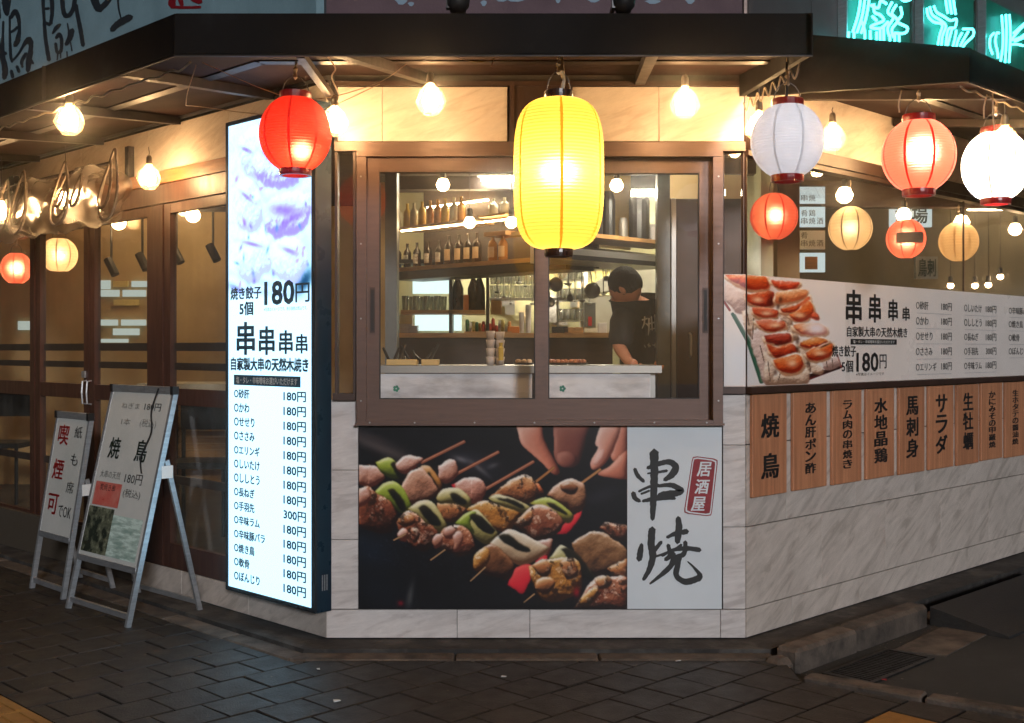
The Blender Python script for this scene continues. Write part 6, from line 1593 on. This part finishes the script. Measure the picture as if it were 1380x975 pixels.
# white machine with a sloping lid
c = at(806, 449, 9.15); th = Thing('white_machine', 'white kitchen machine with sloping lid beside the cook', 'machine', loc=(c.x, 9.15, zk))
w = 44 / FPX * 9.15 / 2
th.add('body', bx(c.x - w, c.x + w, 9.15, 9.5, zk, zk + .30, bev=.01), M['whiteplastic'])
th.add('lid', hexa(B(), [(c.x - w - .03, 9.12, zk + .30), (c.x + w + .02, 9.12, zk + .34), (c.x + w + .02, 9.5, zk + .34), (c.x - w - .03, 9.5, zk + .30), (c.x - w - .02, 9.14, zk + .33), (c.x + w + .02, 9.14, zk + .50), (c.x + w + .02, 9.5, zk + .50), (c.x - w - .02, 9.5, zk + .33)]), M['whiteplastic'])
th.add('label', bx(c.x - w + .02, c.x - .02, 9.143, 9.149, zk + .05, zk + .24), M['greydoor']); th.add('red_mark', bx(c.x - w + .05, c.x - .05, 9.138, 9.142, zk + .06, zk + .13), M['inkred'])
# utensils hanging under the hood
hp = [(747, 366, 384, 10, 'round strainer hanging under the hood'), (739, 372, 408, 7, 'ladle hanging next to the centre stile'), (766, 358, 402, 5, 'long spatula hanging under the hood'), (796, 356, 392, 11, 'square grater hanging under the hood'), (815, 352, 376, 4, 'short hook hanging over the white machine')]
for (px_, y0, y1, r_, lab) in hp:
    c0, c1 = at(px_, y0 - 20, 8.3), at(px_ + 2, y1, 8.3); r = r_ / FPX * 8.3
    t = tube(B(), [c0, (c0.x, c0.y, (c0.z + c1.z) / 2), (c1.x, c1.y, c1.z + r)], .005, 6); th = Thing('hanging_utensil', lab, 'utensil', loc=(c0.x, c0.y, c1.z), group='utensils hanging under the hood')
    th.add('handle', t, M['steel']); t = lathe(B(), [(r, .01), (r * .95, -.01), (r * .6, -.02), (.001, -.024)], (0, 0, 0), 14); t.transform(Matrix.Translation(c1) @ Matrix.Rotation(math.radians(90), 4, 'X')); th.add('bowl', t, M['steel'], smooth=True)
# hood and shelf parallel to the side street
HF = frame((.77, 7.62, 0), (1, 1, 0))
hd = Thing('cooker_hood', 'steel cooker hood band above the cook', 'hood', HF, (0, 0, 2.08))
hd.add('body', hexa(B(), [(-.80, .0, 2.06), (.62, .0, 2.06), (.62, .5, 2.06), (-.42, .5, 2.06), (-.80, .0, 2.12), (.62, .0, 2.12), (.62, .5, 2.20), (-.42, .5, 2.20)]), M['steel'])
hd.add('lip', bx(-.81, .63, -.012, -.001, 2.05, 2.08), M['black'])
hs = Thing('hood_shelf', 'pale shelf above the cooker hood carrying pots and jars', 'shelf', HF, (0, 0, 2.2))
hs.add('board', bx(-.76, .62, .02, .34, 2.205, 2.23), M['shelfwood']); hs.add('back_panel', bx(-.30, .62, .5, .52, 2.21, 2.75), M['plaster'])
for (u_, r, h, m_, lab) in ((-.42, .05, .12, 'papercup', 'white jar on the hood shelf'), (-.2, .06, .24, 'black', 'tall dark bottle on the hood shelf'), (-.06, .05, .30, 'black', 'taller black canister on the hood shelf'), (.10, .03, .14, 'steel', 'small steel shaker on the hood shelf'),
                            (.27, .07, .34, 'black', 'large black pot on the hood shelf'), (.42, .045, .12, 'papercup', 'small white tub at the end of the hood shelf'), (-.62, .06, .18, 'steel', 'steel pot on the hood shelf by the yellow lantern')):
    solo('pot', lathe(B(), [(.001, 0), (r, 0), (r, h * .8), (r * .7, h), (.001, h)], (0, 0, 0), 14), M[m_], lab, 'pot', fr=HF, loc=(0, 0, 0)).matrix_world = HF @ Matrix.Translation((u_, .14, 2.231))
a, b = at(858, 236, 7.0), at(884, 262, 7.0)
solo('lit_tube_lamp', bx(at(852, 0, 7.3).x, at(884, 0, 7.3).x + .05, 7.3, 7.36, at(0, 263, 7.3).z, at(0, 256, 7.3).z), M['tubelamp'], 'white tube lamp above the hood shelf near the steel post', 'tube lamp')
# tube lamps added to brighten the kitchen and both dining rooms
for (x_, y_, lab) in ((.2, 8.4, 'added tube lamp on the kitchen ceiling over the bottle shelf'), (1.2, 8.6, 'added tube lamp on the kitchen ceiling over the cook')):
    th = Thing('added_tube_lamp', lab, 'tube lamp', loc=(x_, y_, 2.7)); th.add('housing', bx(x_ - .45, x_ + .45, y_ - .06, y_ + .06, 2.74, 2.779), M['whiteplastic']); th.add('tube', tube(B(), [(x_ - .42, y_, 2.72), (x_ + .42, y_, 2.72)], .016, 10), M['tubelamp'])
for (x_, y_, lab) in ((-2.9, 9.7, 'added warm tube lamp on the ceiling of the left dining room'), (2.9, 9.3, 'added warm tube lamp on the ceiling of the side street room'), (4.4, 10.2, 'farther added warm-toned tube on the ceiling of the side street room')):
    th = Thing('added_tube_lamp', lab, 'tube lamp', loc=(x_, y_, 2.7)); th.add('housing', bx(x_ - .45, x_ + .45, y_ - .06, y_ + .06, 2.74, 2.779), M['whiteplastic']); th.add('tube', tube(B(), [(x_ - .42, y_, 2.72), (x_ + .42, y_, 2.72)], .016 if x_ > 0 else .028, 10), M['addedwarmtube'])
th = Thing('added_tube_lamp', 'added tube lamp under the shelf above the back counter', 'tube lamp', loc=(.3, 9.4, 2.2)); th.add('tube', tube(B(), [(-.4, 9.45, 2.2), (1.1, 9.45, 2.2)], .014, 10), M['tubelamp'])
th.add('housing', bx(-.45, 1.15, 9.47, 9.59, 2.18, 2.23), M['whiteplastic'])
# bottle shelves parallel to the left wall
SF = frame((.152, 8.0, 0), (1, -1, 0))
bs = Thing('bottle_shelf', 'wooden bottle shelves with lit boards behind the left window pane', 'shelf', SF, (-1.5, 0, 2.1))
bs.add('board', bx(-1.52, .28, 0, .30, 2.095, 2.125), M['shelfwood']); bs.add('board', bx(-1.52, -.66, 0, .26, 2.415, 2.438), M['shelfwood'])
bs.add('board', bx(-.56, -.28, .0, .2, 2.44, 2.455), M['shelfwood']); bs.add('board', bx(-.50, -.28, .0, .2, 2.30, 2.33), M['shelfwood'])
bs.add('back_panel', bx(-1.52, .3, .31, .33, 2.05, 2.78), M['darkwood']); bs.add('under_panel', bx(-1.52, .28, .01, .3, 2.03, 2.094), M['black'])
bs.add('led_strip', bx(-1.40, -.72, .24, .26, 2.60, 2.612), M['led']); bs.add('led_strip', bx(-1.45, .2, .02, .035, 2.405, 2.413), M['led'])
def bottle(u_, z_, h, r, m_, lm, lab, grp, y=.10):
    th = Thing('bottle', lab, 'bottle', SF, (u_, y, z_), group=grp)
    th.add('body', lathe(B(), [(.001, 0), (r, .002), (r, h * .6), (r * .85, h * .68), (r * .36, h * .78), (r * .34, h * .97), (r * .4, h), (.001, h)], (u_, y, z_), 14), m_, smooth=True)
    if lm: th.add('label', lathe(B(), [(r + .0012, h * .14), (r + .0012, h * .52)], (u_, y, z_), 10, -2.6, -.5), lm, smooth=True)
def SU(px, y): return pix(SF, px, 330, y)[0]
for k, px_ in enumerate((536, 549, 562, 577, 592)):
    bottle(SU(px_, .08), 2.126, .19, .030, M['brownglass'], M['labw'], ORDN[k] + ' slim dark bottle with small white label, from the left on the lower shelf', 'slim dark bottles on the lower shelf', .08)
for k, px_ in enumerate((605, 618.5, 631, 643)):
    bottle(SU(px_, .08), 2.126, .22, .034, M['brownglass'], M['lab'], ORDN[k] + ' dark bottle with large cream label, from the left on the lower shelf', 'cream-labelled bottles on the lower shelf', .08)
for k, px_ in enumerate((664, 678)):
    bottle(SU(px_, .08), 2.126, .20, .034, M['amber'], M['lab'], ('left', 'right')[k] + ' one of two amber bottles with cream labels beside the yellow lantern', 'amber bottles beside the yellow lantern', .08)
for k, (px_, m_) in enumerate(((537, 'paleliq'), (549, 'goldliq'), (558, 'paleliq'), (569, 'goldliq'), (580, 'amber'), (590, 'amber'), (600, 'goldliq'), (612, 'paleliq'), (622, 'amber'))):
    lab = {'paleliq': 'pale lit bottle on the upper shelf', 'goldliq': 'golden lit bottle on the upper shelf', 'amber': 'amber lit bottle on the upper shelf'}[m_]
    bottle(SU(px_, .10), 2.439, .19, .031, M[m_], None, lab + ', ' + ORDN[k] + ' from the left', lab.replace('bottle', 'bottles'), .10)
for px_ in (665, 680): bottle(SU(px_, .08), 2.456, .12, .034, M['paleliq'], None, ('left' if px_ < 670 else 'right') + ' short pale jar on the small top shelf', 'short jars on the small top shelf', .08)
# shelf with glasses and lit panels at the back
def panel(x0, y0, x1, y1, Y, name, lab, cat, m_, d=.03):
    a, b = at(x0, y0, Y), at(x1, y1, Y); return solo(name, bx(a.x, b.x, Y, Y + d, b.z, a.z), m_, lab, cat)
panel(556, 374, 608, 396, 9.4, 'lit_board', 'upper cool-white lit panel behind the glasses', 'lit panel', M['coolpanel']); panel(559, 424, 622, 446, 9.4, 'lit_board', 'lower cool-white lit panel above the back counter', 'lit panel', M['coolpanel'])
panel(536, 424, 556, 446, 9.35, 'cutting_board', 'pale board standing left of the lower lit panel', 'board', M['whiteplastic'])
panel(661, 404, 676, 424, 9.4, 'note_board', 'yellowish note pinned behind the glass rack', 'note', M['lab'])
gs = Thing('glass_shelf', 'dark framed shelf with glasses under the bottle shelf', 'shelf', loc=(at(533, 0, 9.0).x, 9.0, zk))
zs_ = at(0, 418, 9.0).z
gs.add('board', bx(at(540, 0, 9.0).x, at(653, 0, 9.0).x, 9.0, 9.3, zs_ - .03, zs_), M['shelfwood'])
for px_ in (607, 657): gs.add('post', bx(at(px_ - 2, 0, 9.0).x, at(px_ + 2, 0, 9.0).x, 9.0, 9.3, zk, zs_ + .36), M['black'])
gs.add('top_rail', bx(at(533, 0, 9.0).x, at(657, 0, 9.0).x, 9.0, 9.3, zs_ + .362, zs_ + .39), M['black'])
for k in range(8): glass_at(at(546 + k * 7.2, 0, 9.05).x, 9.06 + .1 * (k % 2), zs_ + .001, ORDN[k] + ' glass from the left in the row before the upper lit panel', 'glasses before the upper lit panel', .11, .028)
for px_, m_, w_ in ((617, 'brownglass', 'tall dark sake bottle alone before the lit panel'), (638, 'brownglass', 'tall dark sake bottle right of the orange carton'), (646, 'brownglass', 'tall dark sake bottle nearest the right shelf post')):
    c = at(px_, 418, 9.1); solo('sake_bottle', lathe(B(), [(.001, 0), (.045, .002), (.045, .17), (.016, .25), (.016, .30), (.001, .30)], (0, 0, 0), 14), M[m_], w_, 'bottle', loc=(0, 0, 0), group='tall dark sake bottles on the glass shelf', smooth=True).location = (c.x, 9.1, zs_ + .001)
c = at(628, 418, 9.06); solo('sake_carton', bx(c.x - .02, c.x + .02, 9.05, 9.09, zs_ + .001, zs_ + .12), M['orangebox'], 'small orange carton beside the dark sake bottle', 'carton')
hr = Thing('hanging_glass_rack', 'steel rack of hanging glasses left of the centre stile', 'rack', loc=(at(660, 0, 9.0).x, 9.0, 1.9))
zr_ = at(0, 400, 9.0).z
hr.add('rail', bx(at(659, 0, 9.0).x, at(826, 0, 9.0).x, 9.2, 9.4, zr_ - .015, zr_), M['steel'])
for row_ in (0, 1):
    for k in range(9):
        glass_at(at(664 + k * 7, 0, 9.1).x, 9.25, zr_ + .001 + .105 * row_, ORDN[k] + ' glass from the left in the ' + ('lower', 'upper')[row_] + ' row on the steel rack', 'glasses stacked on the steel rack', .10, .020 + .006)
# steel post, fridge and left post
fr0 = at(886, 0, 6.9); fr1 = at(903, 0, 6.9)
solo('steel_post', bx(fr0.x, fr1.x, 6.9, 7.0, FLZ, 2.78), M['greydoor'], 'grey steel post hiding half of the cook', 'post')
fg = Thing('fridge', 'dark tall fridge with bar handle behind the right edge of the window', 'fridge', loc=(fr1.x, 7.0, FLZ))
fg.add('body', bx(fr1.x + .002, at(1003, 0, 7.0).x, 7.02, 7.6, FLZ, 2.4), M['darkwood']); fg.add('door', bx(at(912, 0, 7.0).x, at(1003, 0, 7.0).x - .01, 6.99, 7.018, FLZ + .1, 2.36), M['bronze_dark'])
c = at(931, 470, 6.95); fg.add('handle', tube(B(), [(c.x, 6.99, c.z - .05), (c.x, 6.95, c.z - .04), (c.x, 6.95, c.z + .08), (c.x, 6.99, c.z + .09)], .008, 6), M['steel']); fg.add('edge_strip', bx(at(905, 0, 7.0).x, at(911, 0, 7.0).x, 6.995, 7.018, FLZ, 2.4), M['steel'])
solo('wall_post', bx(at(507, 0, 6.5).x, at(524, 0, 6.5).x, 6.95, 7.1, FLZ, 2.78), M['greydoor'], 'grey post inside the left edge of the window', 'post')
solo('wall_post', bx(at(525, 0, 7.1).x, at(533, 0, 7.1).x, 7.1, 7.25, FLZ, 2.78), M['whiteplastic'], 'cream post edge beside the grey post inside the window', 'post')
panel(858, 345, 884, 420, 9.3, 'door_curtain', 'pale yellow strip curtain behind the cook', 'curtain', M['whiteplastic'])
panel(884, 236, 1000, 345, 7.75, 'wall_panel', 'brown panel above the dark fridge', 'panel', M['plaster'])

# ---- the cook
def skin_body(name, verts, edges, radii, mat, parent, root=0, lv=2):
    me = bpy.data.meshes.new(name); me.from_pydata([tuple(v) for v in verts], edges, []); o = bpy.data.objects.new(name, me); COL.objects.link(o)
    md = o.modifiers.new('skin', 'SKIN'); me.skin_vertices[0].data[root].use_root = True
    for i, r in enumerate(radii): me.skin_vertices[0].data[i].radius = r if isinstance(r, tuple) else (r, r)
    md.use_smooth_shade = True; md.branch_smoothing = .6
    o.modifiers.new('sub', 'SUBSURF').render_levels = lv; o.modifiers['sub'].levels = lv
    dg = bpy.context.evaluated_depsgraph_get(); m2 = bpy.data.meshes.new_from_object(o.evaluated_get(dg)); bpy.data.objects.remove(o)
    t = B(); t.from_mesh(m2); bpy.data.meshes.remove(m2); return t
PYc = 7.25
def pp(px, py, dy=0.0): return at(px, py, PYc + dy)
pel = pp(872, 520, .12)
ck = Thing('person', 'cook in a black T-shirt with white brush lettering, head bowed, seen from behind', 'person', loc=(pel.x, pel.y, FLZ))
J = dict(pel=pel, waist=pp(868, 487, .08), chest=pp(862, 440, .02), upper=pp(860, 416, .0), neck=pp(853, 401, -.02), headb=pp(846, 394, -.05), head=pp(842, 388, -.07),
         shl=pp(840, 424, -.10), ell=pp(833, 466, -.16), wrl=pp(848, 489, -.30), hal=pp(856, 492, -.36),
         shr=pp(896, 424, .06), elr=pp(910, 468, -.02), wrr=pp(895, 490, -.22), har=pp(885, 492, -.30))
hipl = pel + Vector((-.09, 0, -.05)); hipr = pel + Vector((.10, .02, -.05))
kn = lambda h: Vector((h.x, h.y - .03, (h.z + FLZ) / 2 + .03)); an = lambda h: Vector((h.x, h.y + .04, FLZ + .09)); ft = lambda h: Vector((h.x - .02, h.y - .12, FLZ + .035))
V = [J[k] for k in ('pel', 'waist', 'chest', 'upper', 'neck', 'headb', 'head', 'shl', 'ell', 'wrl', 'hal', 'shr', 'elr', 'wrr', 'har')] + [hipl, kn(hipl), an(hipl), ft(hipl), hipr, kn(hipr), an(hipr), ft(hipr)]
E = [(0, 1), (1, 2), (2, 3), (3, 4), (4, 5), (5, 6), (3, 7), (7, 8), (8, 9), (9, 10), (3, 11), (11, 12), (12, 13), (13, 14), (0, 15), (15, 16), (16, 17), (17, 18), (0, 19), (19, 20), (20, 21), (21, 22)]
Rr = [.13, .125, .15, .12, .058, .075, .088, .062, .045, .032, .034, .062, .045, .032, .034, .085, .06, .042, .045, .085, .06, .042, .045]
t = skin_body('body', V, E, Rr, M['skin'], None)
def fingers(t, h, d):
    d = d.normalized(); s = d.cross(Vector((0, 0, 1))).normalized()
    for k in range(4):
        b = h + s * (k - 1.5) * .018 + d * .02; L = (.055, .068, .064, .05)[k]
        tube(t, [b, b + d * L * .5, b + d * L * .8 + Vector((0, 0, -.02)), b + d * L * .85 + Vector((0, 0, -.042))], [.0095, .0088, .008, .006], 7)
    b = h + s * -.03; tube(t, [b, b + d * .03 - s * .015, b + d * .05 - s * .012 + Vector((0, 0, -.02))], [.011, .010, .007], 7)
fingers(t, J['hal'], Vector((-.2, -1, -.2))); fingers(t, J['har'], Vector((-.4, -1, -.2)))
# face side: looks down to the left, away from the street
hc = J['head']; fd = Vector((-.75, .35, -.55)).normalized(); up_ = Vector((-.45, .1, .85)); up_ = (up_ - fd * up_.dot(fd)).normalized(); sd_ = fd.cross(up_)
def el(center, rx, ry, rz, sub=3):
    q = bmesh.new(); bmesh.ops.create_icosphere(q, subdivisions=sub, radius=1)
    m = Matrix((fd * rx, sd_ * ry, up_ * rz)).transposed().to_4x4(); q.transform(Matrix.Translation(center) @ m); return q
merge(t, el(hc, .100, .078, .112)); merge(t, el(hc + fd * .045 - up_ * .055, .062, .056, .058)); merge(t, el(hc + fd * .098 - up_ * .02, .020, .013, .022, 2))
for s in (-1, 1): merge(t, el(hc + sd_ * .079 * s - up_ * .012, .018, .010, .032, 2)); merge(t, el(hc + fd * .086 + sd_ * .03 * s + up_ * .012, .010, .012, .008, 2))
merge(t, el(hc + fd * .092 - up_ * .062, .012, .024, .009, 2))
ck.add('body', t, M['skin'], smooth=True)
t = el(hc + up_ * .018 - fd * .016, .106, .086, .112, 4)
for po_, pn_ in ((hc - up_ * .060, up_), (hc - up_ * .050 + fd * .012, (up_ - fd * .95).normalized())):
    bmesh.ops.bisect_plane(t, geom=t.verts[:] + t.edges[:] + t.faces[:], plane_co=po_, plane_no=pn_, clear_inner=True)
for v in t.verts: v.co += (v.co - hc).normalized() * rnd.uniform(-.0015, .002)
ck.add('hair', t, M['hair'], smooth=True)
V2 = [pp(868, 494, .08), J['waist'], J['chest'], J['upper'] + Vector((0, 0, .0)), pp(856, 406, -.01), J['shl'], J['ell'].lerp(J['wrl'], .18), J['shr'], J['elr'].lerp(J['wrr'], .1)]
t = skin_body('shirt', V2, [(0, 1), (1, 2), (2, 3), (3, 4), (3, 5), (5, 6), (3, 7), (7, 8)], [.160, .165, .185, .150, .074, .098, .076, .098, .076], M['tshirt'], None, root=2)
for v in t.verts: v.co += Vector((0, 0, 0)) + (v.co - J['chest']).normalized() * (.004 * math.sin(v.co.z * 60 + v.co.x * 35))
shirt = ck.add('tshirt', t, M['tshirt'], smooth=True)
# white brush lettering on the back
def on_back(px, py): 
    p = pp(px, py); return p
t = B(); yb = PYc - .20
def bk(a, b): p = at(730 + a / 4.43, 330 + b / 4.43, yb); return (p.x, p.z)
for k, s in enumerate([[(600, 450, 9), (630, 440, 9)], [(615, 430, 9), (612, 470, 9), (600, 500, 6)], [(622, 470, 8), (640, 490, 6)], [(640, 440, 9), (640, 500, 9), (636, 540, 6)], [(628, 475, 7), (690, 460, 8)], [(655, 430, 9), (660, 510, 9)], [(675, 420, 10), (680, 520, 9)], [(650, 505, 7), (700, 495, 7)],
                       [(612, 600, 7), (620, 614, 7)], [(632, 598, 7), (650, 606, 7)], [(640, 590, 6), (640, 612, 6)], [(662, 600, 7), (690, 604, 7)], [(676, 592, 6), (678, 614, 6)]]):
    brush(t, s, yb - .0003 * k, bk, k + 5)
# drape the lettering onto the shirt
from mathutils.bvhtree import BVHTree
sb = B(); sb.from_mesh(shirt.data); bv = BVHTree.FromBMesh(sb)
for v in t.verts:
    o_ = Vector((0, 0, EYE)); d_ = (v.co - o_).normalized(); hit = bv.ray_cast(o_ - ck.loc, d_)
    if hit[0]: v.co = hit[0] + ck.loc - d_ * .004
sb.free()
ck.add('lettering', t, M['inkwhite'])
t = B(); wv = J['waist']; tube(t, [wv + Vector((0, 0, -.04)), wv + Vector((.0, .02, -.25)), wv + Vector((0, .02, -.55))], [.152, .165, .175], 20); ck.add('apron', t, M['apron'], smooth=True)
tr_ = skin_body('trousers', [pel, hipl, kn(hipl), an(hipl) + Vector((0, 0, .05)), hipr, kn(hipr), an(hipr) + Vector((0, 0, .05))], [(0, 1), (1, 2), (2, 3), (0, 4), (4, 5), (5, 6)], [.14, .10, .078, .07, .10, .078, .07], None, None)
ck.add('trousers', tr_, M['trousers'], smooth=True)

# very thin mist volume added in place of lens bloom around the lamps
mh = bpy.data.materials.new('bloom_mist'); mh.use_nodes = True; nt = mh.node_tree; nt.nodes.clear()
ho = nt.nodes.new('ShaderNodeOutputMaterial'); hv = nt.nodes.new('ShaderNodeVolumePrincipled')
hv.inputs['Color'].default_value = (1, .97, .93, 1); hv.inputs['Density'].default_value = .006; hv.inputs['Anisotropy'].default_value = .982
nt.links.new(hv.outputs[0], ho.inputs['Volume'])
solo('bloom_haze', bx(-41, 41, -41, 61, -1.3, 5.6), mh, kind='stuff')
SC.cycles.volume_bounces = 0
